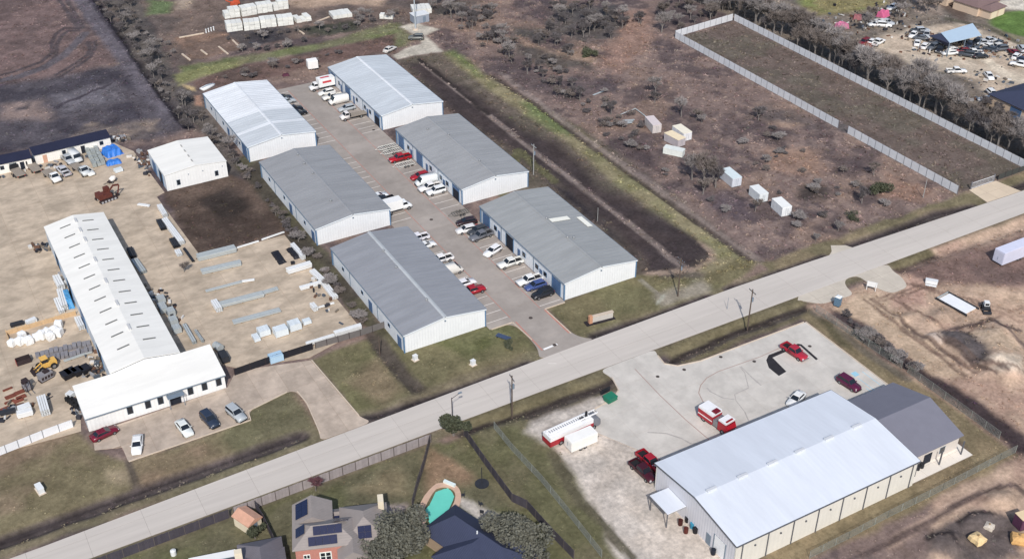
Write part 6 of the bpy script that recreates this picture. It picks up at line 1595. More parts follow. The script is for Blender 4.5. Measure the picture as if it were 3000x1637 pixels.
bales((95.42, 353.96), (116.67, 352.36), 4, 3.4, 2.8, 1, 'stack of white blocks in the back row beyond the warehouses')
bales((113.93, 339.26), (118.90, 339.20), 1, 4.0, 1.4, 1, 'low loose stack of grey white blocks at the right of the rows')
bales((125.42, 337.36), (131.70, 337.09), 1, 5.0, 1.2, 1, 'separate low stack of grey white blocks right of the dirt mound')
bales((149.78, 328.70), (155.72, 327.24), 1, 5.0, 1.6, 1, 'yellowish white stack behind the mast')
bales((138.90, 329.22), (142.16, 326.43), 1, 2.0, 1.5, 1, 'small white stack left of the mast')
t = thing('orange_machine', 'small orange machine standing behind the white block rows', 'machine', (*(101.84, 361.29), 0), R(15))
ORG = mat('machine_orange', (206, 96, 66), .6, .15, 1.5)
MB().box(0, 0, .5, 2.8, 1.6, 1.3).build('body', ORG, t); MB().box(.6, 0, 1.8, 1.2, 1.3, .9).build('cab', ORG, t); MB().tube((-1.0, 0, 1.5), (-3.0, .4, 2.8), .2, n=6).build('boom', ORG, t)
for x in (-.9, .9):
    for y in (-.8, .8): wheel(t, x, y, .5, .3)
for k, (p, q) in enumerate((((78.18, 343.75), (85.91, 343.54)), ((119.91, 335.40), (124.75, 337.27)), ((112.15, 332.14), (112.51, 327.52)), ((91.78, 333.70), (91.86, 325.25)), ((86.49, 330.80), (87.11, 323.87)), ((81.06, 330.80), (81.57, 326.57)), ((75.26, 330.60), (75.99, 325.01)))):
    t = thing('concrete_beam', 'thin pale beam lying on the brown ground beyond the warehouses', 'beam', (*mid(p, q), 0.02), ang(p, q), 'pale beams beyond the warehouses')
    MB().box(0, 0, 0, dist(p, q), .5, .3).build('beam', KM, t); MB().box(0, 0, .3, dist(p, q) * .9, .2, .06).build('flange', KM, t)
for k in range(4):
    p = (86.69, 344.04); t = thing('concrete_post', 'short white post in the cluster beside the white block rows', 'post', (p[0] + k * .9, p[1] - .3 + .3 * k, 0), 0, 'white posts beside the block rows')
    MB().tube((0, 0, 0), (0, 0, 1.1), .2, .16, n=8).build('shaft', GALW, t); MB().tube((0, 0, 1.1), (0, 0, 1.25), .24, n=8).build('cap', GALW, t)
# building-site objects
t = thing('site_slab', 'white form-lined concrete slab on the building site', 'slab', (*(174.99, 124.14), 0), ang((174.57, 126.60), (175.12, 121.46)))
MB().box(0, 0, .02, 6.4, 3.6, .25).build('slab', mat('slab_white', (236, 238, 240), .7, .06, 1.0), t)
for s in (-1, 1): MB().box(0, s * 1.95, 0, 7.6, .12, .5).build('form_board', DKM, t)
MB().box(-3.6, 0, 0, .12, 3.8, .45).build('form_board', GALV, t)
t = thing('skid_steer', 'small dark skid steer beside the white slab', 'loader', (*(178.51, 119.96), 0), R(235))
MB().box(-.2, 0, .4, 1.9, 1.2, .8).build('body', DKM, t); MB().box(0, 0, 1.2, 1.0, 1.0, .8).build('cab', GALW, t); MB().box(0, 0, 1.35, 1.04, .8, .5).build('cab_glass', glassmat(), t)
for s in (-.7, .7): MB().tube((-.9, s, 1.3), (1.3, s, .5), .09, n=6).build('lift_arm', DKM, t)
MB().box(1.6, 0, .05, .5, 1.6, .5).build('bucket', DKM, t)
for x in (-.6, .6):
    for y in (-.7, .7): wheel(t, x, y, .38, .26)
t = thing('site_trailer', 'small white box on the pink dirt beside the site entrance', 'box', (*(176.23, 132.24), 0), R(-50))
MB().box(0, 0, .1, 2.4, .9, .8).build('case', GALW, t); MB().box(0, -.9, .02, 2.2, .5, .1).build('lid', GALW, t); MB().box(0, 0, .9, 2.5, 1.0, .06).build('cover', GALW, t)
t = thing('portable_toilet', 'blue grey portable toilet beside the site road', 'toilet', (*(153.52, 135.92), 0.05), R(20))
BTO = mat('toilet_blue', (96, 124, 146), .5, .08)
for (cx, cy, sx, sy) in ((0, -.55, 1.1, .06), (0, .55, 1.1, .06), (-.52, 0, .06, 1.04), (.52, 0, .06, 1.04)): MB().box(cx, cy, .1, sx, sy, 2.0).build('wall', BTO, t)
frustum(-.58, .58, .6, 2.1, -.3, .3, .35, 2.35).build('roof', mat('toilet_roof', (226, 230, 232), .5, .04), t); MB().box(0, -.6, .15, .8, .05, 1.85).build('door', BTO, t); MB().box(0, 0, 0, 1.2, 1.2, .1).build('skid', PLAST, t)
t = thing('site_sign', 'pale sign board on posts in the weedy island of the site entrance', 'sign', (*(163.38, 136.57), 0), R(-55))
for x in (-.9, .9): MB().box(x, 0, -.1, .12, .12, 2.2).build('post', GALW, t)
MB().box(0, .08, .9, 2.1, .05, 1.2).build('board', GALW, t)
for k, (p, s) in enumerate((((127.38, 76.23), 1.4), ((131.21, 77.28), 1.0), ((132.99, 73.04), 1.5))):
    t = thing('sand_bag', ('pale', 'grey', 'orange tan')[k] + ' bulk bag of sand at the lower right corner', 'bulk bag', (*p, 0), .4 * k)
    MB().loft([[(s * w * sq(a)[0] * rng.uniform(.9, 1.1), s * w * sq(a)[1] * rng.uniform(.9, 1.1), z * s + rng.uniform(-.05, .05)) for a in [i * math.pi / 8 for i in range(16)]] for w, z in ((.6, 0), (.75, .2), (.7, .7), (.3, .9))]).build('sack', mat('sand_bag_%d' % k, ((226, 198, 150), (200, 190, 176), (214, 170, 112))[k], .85, .15, 2.0), t)
    MB().tube((0, 0, .9 * s), (0, 0, 1.1 * s), .15, n=6).build('tie', TIMB, t)
container('purple container with cream top at the right edge near the bottom', (136.11, 74.16), (136.42, 75.95), 2.4, 2.4, (96, 60, 84), roof_rgb=(230, 206, 168), group=None)
# grass-side objects by the road
t = thing('monument_sign', 'low grey monument sign with dark bed on the lawn by the road', 'sign', (*(108.54, 155.36), 0), ang((105.57, 155.88), (111.55, 155.23)))
MB().box(0, 0, 0, 6.4, 1.6, .12).build('planting_bed', mat('mulch', (44, 40, 44), .95, .2, 2.0), t)
MB().box(.6, .1, .1, 4.6, .5, 1.3).build('sign_wall', mat('sign_stone', (196, 190, 182), .8, .08, 1.5), t); MB().box(.6, .1, 1.4, 4.8, .7, .14).build('cap', KM, t); MB().box(-2.1, 0, .1, .7, .7, 1.7).build('end_pier', mat('pier_orange', (196, 146, 116), .8, .1), t)
t = thing('leaning_board', 'dark blue slatted board leaning over a bush on the front lawn', 'board', (*(88.88, 159.63), 0), R(-60))
for k in range(4): o = MB().box(0, -.45 + k * .3, .5, 3.0, .24, .06).build('slat', mat('slat_blue', (70, 84, 112), .6, .1), t)
for x in (-1.2, 1.2): MB().box(x, 0, 0, .1, .9, .5).build('leg', DKM, t)
for lab, p in (('white utility box on the front lawn near the entrance', (79.85, 155.28)), ('small pale hydrant post on the front lawn below the warehouse corner', (71.01, 162.09)), ('white meter box alone on the lower left lawn', (1.77, 160.68))):
    t = thing('utility_box', lab, 'utility box', (*p, 0), R(10))
    big = 'meter' in lab
    MB().box(0, 0, 0, .8 if not big else .9, .7 if not big else 1.8, 1.0).build('cabinet', GALW, t); MB().box(0, 0, 1.0, .9 if not big else 1.0, .8 if not big else 1.9, .08).build('lid', GALW, t); MB().box(0, 0, -.05, 1.2, 1.2 if not big else 2.4, .1).build('pad', KM, t)
t = thing('dumpster', 'green dumpster with open black lids at the forecourt edge', 'dumpster', (*(96.45, 133.45), .05), R(8))
GRN = mat('dumpster_green', (40, 122, 96), .6, .12)
frustum(-.95, .95, .7, .15, -1.05, 1.05, .9, 1.2).build('body', GRN, t)
for s in (-.52, .52): o = MB().box(s, 1.25, 1.1, .98, .06, 1.1).build('lid', BT, t)
for x in (-.8, .8): MB().box(x, -.95, .6, .14, .2, .14).build('lift_pocket', GRN, t)
for x in (-.7, .7):
    for y in (-.4, .4): wheel(t, x, y, .1, .08)
for k, p in enumerate(((89.05, 102.19), (88.77, 100.36), (90.42, 102.17), (90.31, 100.72), (90.07, 99.62), (89.73, 94.61), (131.44, 92.67), (132.39, 92.69))):
    t = thing('waste_drum', ('dark red drum beside the grey wall, upper one', 'dark red drum beside the grey wall, lower one', 'black drum beside the grey wall above the blue one', 'blue drum against the grey side wall', 'black drum just below the blue one', 'black bin alone near the white side door', 'black bin at the porch corner, left one', 'black bin at the porch corner, right one')[k], 'drum', (*p, .05))
    c = ((70, 34, 32), (86, 40, 34), (36, 36, 40), (60, 140, 170), (34, 34, 38), (30, 36, 48), (36, 38, 44), (40, 42, 48))[k]
    MB().tube((0, 0, 0), (0, 0, .95), .38, n=14).build('shell', mat('drum_%d' % k, c, .5, .1), t); MB().tube((0, 0, .95), (0, 0, 1.0), .4, n=14).build('lid', mat('drum_%d' % k, c), t); MB().tube((0, 0, .45), (0, 0, .5), .4, n=14).build('rolling_hoop', mat('drum_%d' % k, c), t)
# garden things
t = thing('garden_pole', 'thin black pole on a round dark pad in the pool garden', 'pole', (*(65.97, 126.05), 0))
MB().tube((0, 0, 0), (0, 0, 3.6), .06, n=8).build('shaft', DKM, t); MB().tube((0, 0, -.02), (0, 0, .12), 1.2, n=18).build('pad', DKM, t)
for k, p in enumerate(((63.40, 121.65), (62.69, 119.98), (63.03, 118.26), (61.82, 124.91))):
    t = thing('garden_chair', ('uppermost', 'second', 'lowest', 'poolside')[k] + ' dark garden chair on the paved patio by the navy house', 'chair', (*p, .03), k * .9, 'dark chairs on the patio')
    MB().box(0, 0, .4, .6, .6, .06).build('seat', DKM, t); MB().box(-.28, 0, .44, .06, .6, .6).build('backrest', DKM, t)
    for x in (-.25, .25):
        for y in (-.25, .25): MB().box(x, y, 0, .06, .06, .4).build('leg', DKM, t)
t = thing('garden_shed', 'small shed with orange red rusty roof in the left garden', 'shed', (*(29.06, 136.01), 0), R(22))
OR_ = mat('roof_orange', (204, 158, 134), .8, .14, 1.2)
hip_block(t, '', 2.6, 3.6, 2.0, 2.7, CRM, OR_, -1.3, -1.8, over=.2, gable='y')
MB().box(0, -1.83, 0, .9, .05, 1.8).build('door', SOFF, t)
t = thing('water_tank', 'small white tank beside the fence at the bottom left', 'tank', (*(16.96, 135.89), 0))
MB().tube((0, 0, 0), (0, 0, .9), .45, n=14).build('shell', GALW, t); MB().tube((0, 0, .9), (0, 0, 1.05), .4, .15, n=14).build('dome', GALW, t)

# ---------------------------------------------------------------- scrap yard at the upper right
t = thing('blue_roof_shed', 'open shed with light blue metal roof in the scrap yard', 'shed', (0, 0, 0))
za = 4.2
A_, B_, C_, D_ = (275.38, 223.94), (289.73, 224.69), (284.46, 216.59), (271.69, 217.09)
def quad_slab(P, z0, z1): return MB().add([(x, y, z) for z in (z0, z1) for x, y in P], [(3, 2, 1, 0), (4, 5, 6, 7), (0, 1, 5, 4), (1, 2, 6, 5), (2, 3, 7, 6), (3, 0, 4, 7)])
quad_slab([D_, C_, B_, A_], za, za + .15).build('roof', mat('sky_blue_roof', (186, 206, 222), .5, .04, .8), t)
E_, F_ = (274.16, 227.08), (272.59, 218.21)
MB().add([(*A_, za - .02), (*D_, za - .02), (F_[0], F_[1] - .3, 2.6), (E_[0], E_[1], 2.6), (*A_, za - .12), (*D_, za - .12), (F_[0], F_[1] - .3, 2.5), (E_[0], E_[1], 2.5)], [(0, 1, 2, 3), (7, 6, 5, 4), (0, 4, 5, 1), (1, 5, 6, 2), (2, 6, 7, 3), (3, 7, 4, 0)]).build('lean_to_roof', mat('navy_leanto', (66, 70, 90), .6, .1, .8), t)
MB().box(*mid(A_, B_), 0, dist(A_, B_), .15, za - .02, ang(A_, B_)).build('back_wall', HWX, t)
for P in (A_, B_, C_, D_, mid(D_, C_)): MB().box(P[0], P[1], -.1, .2, .2, za + .08).build('post', SOFF, t)
MB().box(D_[0] + .8, D_[1] + .3, 0, 1.8, .1, 2.4, ang(D_, C_)).build('front_panel', GALW, t)
JUNK = [(236, 236, 234), (40, 42, 48), (190, 194, 198), (96, 100, 106), (120, 36, 48), (214, 212, 206), (70, 76, 84), (52, 60, 80)]
spots = [((274.80, 233.50), 0), ((277.32, 234.30), 1), ((279.58, 234.52), 2), ((278.20, 231.56), 2), ((274.78, 230.54), 3), ((271.10, 228.27), 0), ((271.32, 225.27), 0), ((272.46, 223.20), 3), ((273.39, 221.25), 1),
         ((273.54, 217.67), 0), ((276.44, 218.82), 0), ((277.80, 216.99), 4), ((276.92, 214.36), 6), ((279.50, 214.28), 0), ((282.50, 216.07), 3), ((279.46, 211.54), 1), ((283.25, 219.20), 7), ((286.60, 219.45), 1), ((287.78, 218.06), 2), ((287.55, 216.03), 0), ((286.43, 213.83), 6),
         ((289.35, 214.30), 5), ((288.91, 212.42), 3), ((290.95, 218.43), 2), ((291.96, 215.68), 6), ((290.46, 208.73), 4), ((288.85, 206.19), 0), ((294.50, 209.24), 2), ((284.42, 201.27), 0), ((288.08, 203.22), 7)]
cn = {0: 'white', 1: 'black', 2: 'silver', 3: 'grey', 4: 'maroon', 5: 'cream', 6: 'dark grey', 7: 'dark blue'}
kinds = ['sedan', 'hatchback', 'suv', 'pickup', 'sedan']
for k, (p, c) in enumerate(spots):
    V(kinds[k % 5], JUNK[c], p, rng.uniform(0, 360), '%s scrap car among the wrecks %s' % (cn[c], 'left of the blue roofed shed' if k < 9 else ('in front of the blue roofed shed' if k < 19 else ('right of the blue roofed shed' if k < 25 else 'at the right edge of the scrap yard'))), 0.0, 'scrap cars in the scrap yard')
for k, (p, c) in enumerate((((272.68, 243.80), 0), ((273.49, 245.66), 5), ((275.51, 245.29), 2), ((271.00, 245.53), 0), ((286.50, 253.92), 0), ((257.07, 236.25), 4), ((260.84, 234.11), 0), ((259.84, 235.76), 0), ((270.29, 200.18), 0), ((261.66, 191.43), 0), ((256.64, 188.94), 0), ((264.81, 207.17), 0), ((253.11, 232.79), 0))):
    V(kinds[(k + 2) % 5], JUNK[c], p, rng.uniform(0, 360), '%s scrap car standing %s' % (cn[c], ('in the upper left of the scrap yard', 'behind the tree belt')[k > 4]), 0.0, 'stray scrap cars')
PNK = mat('pink_sheet', (206, 104, 142), .7, .12, 1.2)
tarp('bright pink tarpaulin, upper one in the scrap yard', (277.06, 250.34), (281.05, 250.89), 3.0, 1.8, PNK, z=0); tarp('pink tarpaulin, left one beyond the tree belt', (258.52, 249.93), (262.72, 249.47), 3.2, 1.6, mat('pink_sheet_pale', (196, 120, 150), .7, .12, 1.2), z=0)
tarp('dull red tarpaulin between the two pink ones', (269.54, 254.22), (271.69, 252.20), 3.0, 1.2, mat('red_sheet', (150, 96, 100), .7, .15, 1.2), z=0); tarp('rust red scrap heap behind the tree belt', (255.43, 238.27), (257.16, 233.33), 2.2, 1.0, RST, z=0, cat='scrap heap', name='scrap_heap')
p = (310.78, 240.52)
t = thing('tan_house', 'tan walled house with brown hip roof above the scrap yard', 'house', (p[0] - 6, p[1] - 5, 0), R(8))
hip_block(t, '', 12, 9, 2.9, 5.2, mat('tan_wall', (212, 190, 168), .8, .06), mat('shingle_brown', (124, 104, 102), .9, .08, .9), 0, 0)
hip_block(t, '', 8, 4, 2.6, 3.8, mat('tan_wall', (212, 190, 168)), mat('shingle_brown', (124, 104, 102)), 1, -4, roof_part='garage_roof')
for x in (3, 7): MB().box(x, -4.04, 0, 2.8, .06, 2.2).build('garage_door', mat('garage_cream', (232, 216, 190), .6, .05), t)
p = (308.10, 248.77); t = thing('tan_house', 'pale house at the top edge above the blue roofed shed', 'house', (p[0] - 5, p[1] - 2, 0), R(5))
hip_block(t, '', 9, 8, 2.8, 4.8, mat('tan_wall', (212, 190, 168)), mat('shingle_pale', (170, 164, 160), .9, .08, .9), 0, 0)
MB().box(4, -.04, 0, 1.0, .06, 2.1).build('door', SOFF, t)
p = (264.50, 180.50); t = thing('navy_roof_barn', 'barn with dark navy roof at the right edge behind the trees', 'barn', (p[0] - 9, p[1] - 8, 0), R(0))
hip_block(t, '', 22, 15, 3.2, 6.0, mat('tan_wall', (212, 190, 168)), mat('shingle_navy', (60, 66, 88)), 0, 0)
roll_door(t, 0, 6, 3.2, 2.8, 'x-')

# ---------------------------------------------------------------- vegetation
def bare_tree(seed, h, spread, m_b, m_t, twigs=900, name='bare_tree', fork=0.25):
    r = random.Random(seed)
    t = thing(name, '', 'tree')
    tb, tw = MB(), []
    def grow(p, d, ln, rad, lvl):
        q = p + d * ln
        tb.tube(p, q, rad, rad * .6, n=5 if lvl == 0 else 4, cap=False)
        if lvl >= 3 or ln < .35:
            for _ in range(max(6, int(twigs / 26))):
                k = r.random(); b = p.lerp(q, k)
                e = (d + Vector((r.gauss(0, .7), r.gauss(0, .7), r.gauss(.25, .5)))).normalized()
                tw.append((b, b + e * ln * r.uniform(.6, 1.3)))
            return
        n = r.choice((3, 4)) if lvl < 2 else 3
        for i in range(n):
            a = 2 * math.pi * (i + r.random() * .6) / n
            out = Vector((math.cos(a), math.sin(a), 0))
            nd = (d * r.uniform(.5, .9) + out * r.uniform(.5, .95) * spread + Vector((0, 0, .25))).normalized()
            grow(p.lerp(q, r.uniform(.55, 1.0)), nd, ln * r.uniform(.58, .8), rad * .55, lvl + 1)
    grow(Vector((0, 0, -.1)), Vector((r.uniform(-.08, .08), r.uniform(-.08, .08), 1)), h * .36, h * .028, 0)
    tb.build('trunk', m_b, t)
    cb = MB()
    for a, b in tw:
        s = (b - a).cross(Vector((r.gauss(0, 1), r.gauss(0, 1), r.gauss(0, 1)))).normalized() * r.uniform(.022, .048)
        c = a.lerp(b, .55) + Vector((r.gauss(0, .12), r.gauss(0, .12), r.gauss(.05, .1)))
        cb.add([a - s, a + s, c + s * .8, c - s * .8, b], [(0, 1, 2, 3), (3, 2, 4)])
    cb.build('crown', m_t, t)
    return t
def leafy(seed, rx, rz, zc, m_b, m_l, n=2600, name='tree', cat='tree', leaf=.28, lobes=9):
    r = random.Random(seed)
    t = thing(name, '', cat)
    L = [(Vector((r.gauss(0, .45) * rx, r.gauss(0, .45) * rx, zc + r.gauss(0, .35) * rz)), r.uniform(.35, .6)) for _ in range(lobes)]
    tb = MB().tube((0, 0, -.1), (0, 0, zc), rx * .09 + .03, rx * .05 + .02, n=7)
    for c, s in L: tb.tube((0, 0, zc * .5), c, rx * .035 + .01, .02, n=4)
    tb.build('trunk', m_b, t)
    cb = MB()
    for _ in range(n):
        c, s = r.choice(L)
        v = Vector((r.gauss(0, 1), r.gauss(0, 1), r.gauss(0, 1))).normalized() * r.uniform(.55, 1.05)
        p = c + Vector((v.x * rx * s, v.y * rx * s, v.z * rz * s))
        if p.z < .05: continue
        u = Vector((r.gauss(0, 1), r.gauss(0, 1), r.gauss(0, .6))).normalized()
        w = u.cross(Vector((r.gauss(0, 1), r.gauss(0, 1), r.gauss(0, 1)))).normalized()
        l = leaf * r.uniform(.6, 1.3)
        cb.add([p - u * l, p + w * l * .6, p + u * l, p - w * l * .6], [(0, 1, 2, 3)])
    cb.build('crown', m_l, t)
    return t
BARK = mat('bark_grey', (128, 122, 118), .95, .15, 2.0)
TWG = [mat('twig_grey', (146, 140, 138), .95, .12, .8, objvar=.16), mat('twig_brown', (124, 115, 110), .95, .12, .8, objvar=.16), mat('twig_dark', (104, 99, 100), .95, .12, .8, objvar=.16)]
LFD = mat('leaf_dark', (82, 86, 68), .8, .25, 1.2, objvar=.15); LFO = mat('leaf_grey_olive', (104, 104, 94), .85, .25, 1.2, objvar=.12); LFG = mat('leaf_olive', (92, 98, 62), .8, .25, 1.2, objvar=.15)
TP = [bare_tree(100 + i, (6.5, 7.5, 5.0, 8.5, 4.2, 6.0, 3.4)[i], (.9, .8, 1.0, .75, 1.1, .7, 1.2)[i], BARK, TWG[i % 3], (900, 1100, 800, 1200, 700, 900, 600)[i]) for i in range(7)]
SP = [leafy(40 + i, (1.4, 1.0, 1.9)[i], (.9, .8, 1.3)[i], (.8, .7, 1.2)[i], BARK, (LFO, LFG, LFD)[i], 700, 'bush', 'bush', .16, 6) for i in range(3)]
LOW = [bare_tree(300 + i, (2.4, 1.8, 2.9)[i], 1.5, BARK, TWG[(i + 1) % 3], 520, 'bare_shrub') for i in range(3)]
for o in TP + LOW: o['category'] = 'tree' if o in TP else 'shrub'
def blocked(x, y):
    for (x0, y0, x1, y1) in FOOT:
        if x0 - 2.5 < x < x1 + 2.5 and y0 - 2.5 < y < y1 + 2.5: return True
    return False
def tree_at(p, k, sc, label, group):
    return place(TP[k % 7], (p[0], p[1], ground_at(*p) - .05), rng.uniform(0, 6.28), label, group, (sc * rng.uniform(.9, 1.1), sc * rng.uniform(.9, 1.1), sc))
def along(pts, step, wid):
    out = []
    for a, b in zip(pts[:-1], pts[1:]):
        n = max(1, int(dist(a, b) / step))
        for i in range(n):
            f = (i + rng.random()) / n
            nx_, ny_ = -(b[1] - a[1]) / dist(a, b), (b[0] - a[0]) / dist(a, b)
            w = rng.uniform(-wid, wid)
            out.append((a[0] + (b[0] - a[0]) * f + nx_ * w, a[1] + (b[1] - a[1]) * f + ny_ * w))
    return out
# belt beside the long fence, right
for p in along([(239, 152), (240, 205), (241, 262), (243, 285)], 1.5, 3.6):
    seg = 0 if p[1] < 172 else 1 if p[1] < 195 else 2 if p[1] < 220 else 3 if p[1] < 245 else 4
    tree_at(p, rng.choice((0, 1, 3, 5, 1, 0, 1)), rng.uniform(1.1, 1.65), 'bare grey tree behind the long pale fence, ' + ('nearest the road', 'below the navy roofed barn', 'level with the scrap yard shed', 'level with the pink tarpaulins', 'at the far corner of the lot')[seg], 'trees behind the long fence')
for p in along([(249, 160), (252, 190), (250, 215)], 2.6, 4):
    tree_at(p, rng.choice((2, 5, 6)), rng.uniform(.7, 1.0), 'bare tree on the scrap yard side of the dense belt', 'outer trees of the dense belt')
for p in along([(212, 276), (228, 284), (246, 296)], 2.2, 6) + along([(196, 286), (210, 282)], 2.5, 4):
    tree_at(p, rng.choice((0, 2, 4, 5)), rng.uniform(.6, 1.0), 'bare tree in the grove beyond the far end of the fenced lot', 'grove beyond the fenced lot')
for p in ((295.30, 249.33), (300.74, 250.42), (292.66, 245.09), (297.70, 245.49), (296.89, 252.61), (273.39, 250.44), (264.42, 243.91), (281.81, 246.44), (292.60, 255.05), (284.97, 250.28)):
    tree_at(p, rng.choice((0, 1, 3)), rng.uniform(.8, 1.1), 'bare tree standing among the scrap at the upper right', 'trees in the scrap yard')
# belt left of the warehouses
for p in along([(65.41, 385.16), (66.86, 355.33), (65.14, 318.75), (63.64, 293.70), (65.17, 268.03), (65.60, 251.24)], 2.0, 2.6):
    if not blocked(*p): tree_at(p, rng.choice((0, 2, 4, 5, 6)), rng.uniform(.6, 1.0), 'bare tree beside the farm track, ' + ('at its lower end by the storage building' if p[1] < 285 else 'left of the half white roof' if p[1] < 310 else 'level with the green strip' if p[1] < 350 else 'at the top of the picture'), 'trees beside the farm track')
for p in along([(70.73, 355.97), (70.86, 328.78)], 3, 3) + along([(72.97, 389.46), (70.48, 360.94)], 3, 2):
    tree_at(p, rng.choice((2, 4, 6)), rng.uniform(.5, .8), 'small bare tree at the corner of the north field', 'small trees at the north field')
for p in [(67.86, 234.69), (66.72, 226.85), (67.28, 224.46), (41.51, 213.82), (78.82, 275.22)]:
    if not blocked(*p): tree_at(p, 4, rng.uniform(.6, .9), 'spindly bare tree in the strip behind the left warehouses', 'spindly trees behind the left warehouses')
# north thicket
for p in along([(91.02, 335.84), (105.39, 330.26), (120.79, 326.78), (129.24, 324.65), (144.30, 326.15)], 2.6, 3.0) + along([(90.91, 324.15), (104.46, 319.74), (111.19, 321.80)], 2.6, 1.5):
    place(LOW[rng.randrange(3)], (p[0], p[1], ground_at(*p)), rng.uniform(0, 6.28), 'bare shrub in the thicket north of the warehouses', 'scrub north of the warehouses', rng.uniform(.9, 1.5))
for p in ((133.69, 331.26), (135.09, 328.60), (131.19, 329.90), (155.87, 326.19), (159.43, 329.98)):
    tree_at(p, 0, rng.uniform(.6, .8), 'grey bare tree beside the small white stack near the mast', 'trees near the mast')
# brush field trees
for poly, n, lab, grp, ks, s0, s1 in (
        ([(162.73, 327.52), (170.91, 313.37), (164.39, 285.00), (160.98, 262.71), (155.37, 257.83), (156.03, 282.57), (156.20, 298.95), (154.83, 311.35)], 40, 'bare grey tree in the thicket beside the green strip', 'thicket beside the green strip', (0, 2, 4, 5, 6), .7, 1.15),
        ([(190.23, 308.67), (209.91, 300.68), (204.76, 288.97), (193.49, 276.79), (184.37, 281.03), (178.17, 291.23)], 30, 'bare grey tree in the dense thicket in the upper brush', 'thicket in the upper brush', (0, 2, 4, 5), .75, 1.15),
        ([(169.97, 299.79), (177.27, 294.65), (177.18, 265.30), (172.11, 256.38), (166.02, 269.92), (164.39, 285.00)], 10, 'low bare tree scattered in the middle brush', 'scattered trees in the middle brush', (4, 6, 2), .7, 1.1),
        ([(217.88, 291.87), (240.36, 294.33), (243.19, 281.74), (234.00, 275.40), (214.78, 273.31), (207.78, 274.38)], 26, 'bare tree in the wood left of the fenced lot', 'wood left of the fenced lot', (0, 1, 3, 5), .8, 1.1),
        ([(161.52, 259.14), (165.07, 250.73), (159.55, 243.11), (155.57, 249.92)], 7, 'pale bare tree in the brush above the metal sheets', 'pale trees above the metal sheets', (4, 5), .7, 1.0)):
    xs, ys = [p[0] for p in poly], [p[1] for p in poly]
    k = 0
    while k < n:
        p = (rng.uniform(min(xs), max(xs)), rng.uniform(min(ys), max(ys)))
        ins = False
        for i in range(len(poly)):
            a, b = poly[i], poly[i - 1]
            if (a[1] > p[1]) != (b[1] > p[1]) and p[0] < (b[0] - a[0]) * (p[1] - a[1]) / (b[1] - a[1]) + a[0]: ins = not ins
        if ins and not blocked(*p):
            tree_at(p, rng.choice(ks), rng.uniform(s0, s1), lab, grp); k += 1
for lab, p, k, s in (('pale bare tree above the round evergreen bush', (180.53, 237.26), 0, .75), ('grey bare tree above the cluster of sheds', (178.79, 222.86), 0, .8), ('small bare tree right of the tree above the sheds', (181.07, 219.32), 4, .8), ('low bare tree right of the small one above the sheds', (181.12, 217.07), 6, .8),
                     ('bare tree with dark thicket near the pale fence', (195.37, 211.18), 2, .8), ('big bare tree beside the pale container, tallest trunk', (160.88, 189.76), 1, .95), ('big bare tree beside the pale container, left neighbour', (160.05, 193.30), 0, .8), ('big bare tree beside the pale container, right neighbour', (162.68, 187.52), 5, .85), ('bare tree below the big ones beside the pale container', (157.78, 186.13), 4, .9),
                     ('grey bare tree left of the large round bush', (187.50, 164.46), 5, .75), ('pale bare tree just above the large round bush', (199.73, 173.16), 4, .8), ('bare tree in front of the white container pair', (163.36, 173.73), 4, .8), ('bare tree left of the upright white container', (177.68, 233.51), 5, .6), ('bare tree close to the bent pipe frame', (163.17, 233.26), 5, .7), ('small bare tree near the road in the brush', (173.88, 157.75), 6, .8), ('low bare tree by the field entrance', (166.99, 157.26), 6, .6)):
    tree_at(p, k, s * (1.55 if 'big' in lab else 1.3), lab, None)
# evergreens
RB = leafy(77, 2.3, 1.9, 1.7, BARK, LFD, 2400, 'evergreen_bush', 'bush', .2, 10)
place(RB, (*(194.25, 166.06), 0), 0, 'large round dark evergreen bush near the fenced lot', None)
place(RB, (*(179.39, 269.28), 0), 2.0, 'round dark evergreen bush alone in the upper brush clearing', None, .9)
place(SP[2], (*(180.32, 160.14), 0), 0, 'low dark green bush below the large round bush', None, (1.1, 1.1, .7))
place(SP[2], (*(88.05, 156.38), 0), 0, 'dark round bush below the slatted board on the front lawn', None, (.7, .7, .8))
OAK = leafy(5, 4.6, 2.8, 4.6, BARK, LFO, 9000, 'oak_tree', 'tree', .26, 16)
place(OAK, (*(46.50, 117.44), 0), 0, 'large dark oak between the solar house and the navy roof', None)
place(OAK, (*(63.06, 108.96), 0), 1.8, 'large dark oak right of the navy roofed house', None, .95)
place(OAK, (*(43.15, 116.34), 0), 3.3, 'dark oak at the bottom edge below the solar house', None, .8)
ST = leafy(9, 1.7, 1.6, 2.4, BARK, LFD, 2200, 'small_tree', 'tree', .18, 8)
place(ST, (*(67.40, 139.14), 0), 0, 'small dark leafy tree at the fence corner beside the road', None, 1.35)
place(ST, (*(29.08, 132.95), 0), 1, 'dark leafy tree beside the rusty roofed garden shed', None, .8)
RT = bare_tree(600, 4.5, 1.0, BARK, mat('twig_red', (112, 78, 84), .95, .12, .8), 900, 'red_twig_tree'); RT['category'] = 'tree'
place(RT, (*(41.32, 138.18), 0), 0, 'reddish bare tree behind the solar house by the fence', None, .8)
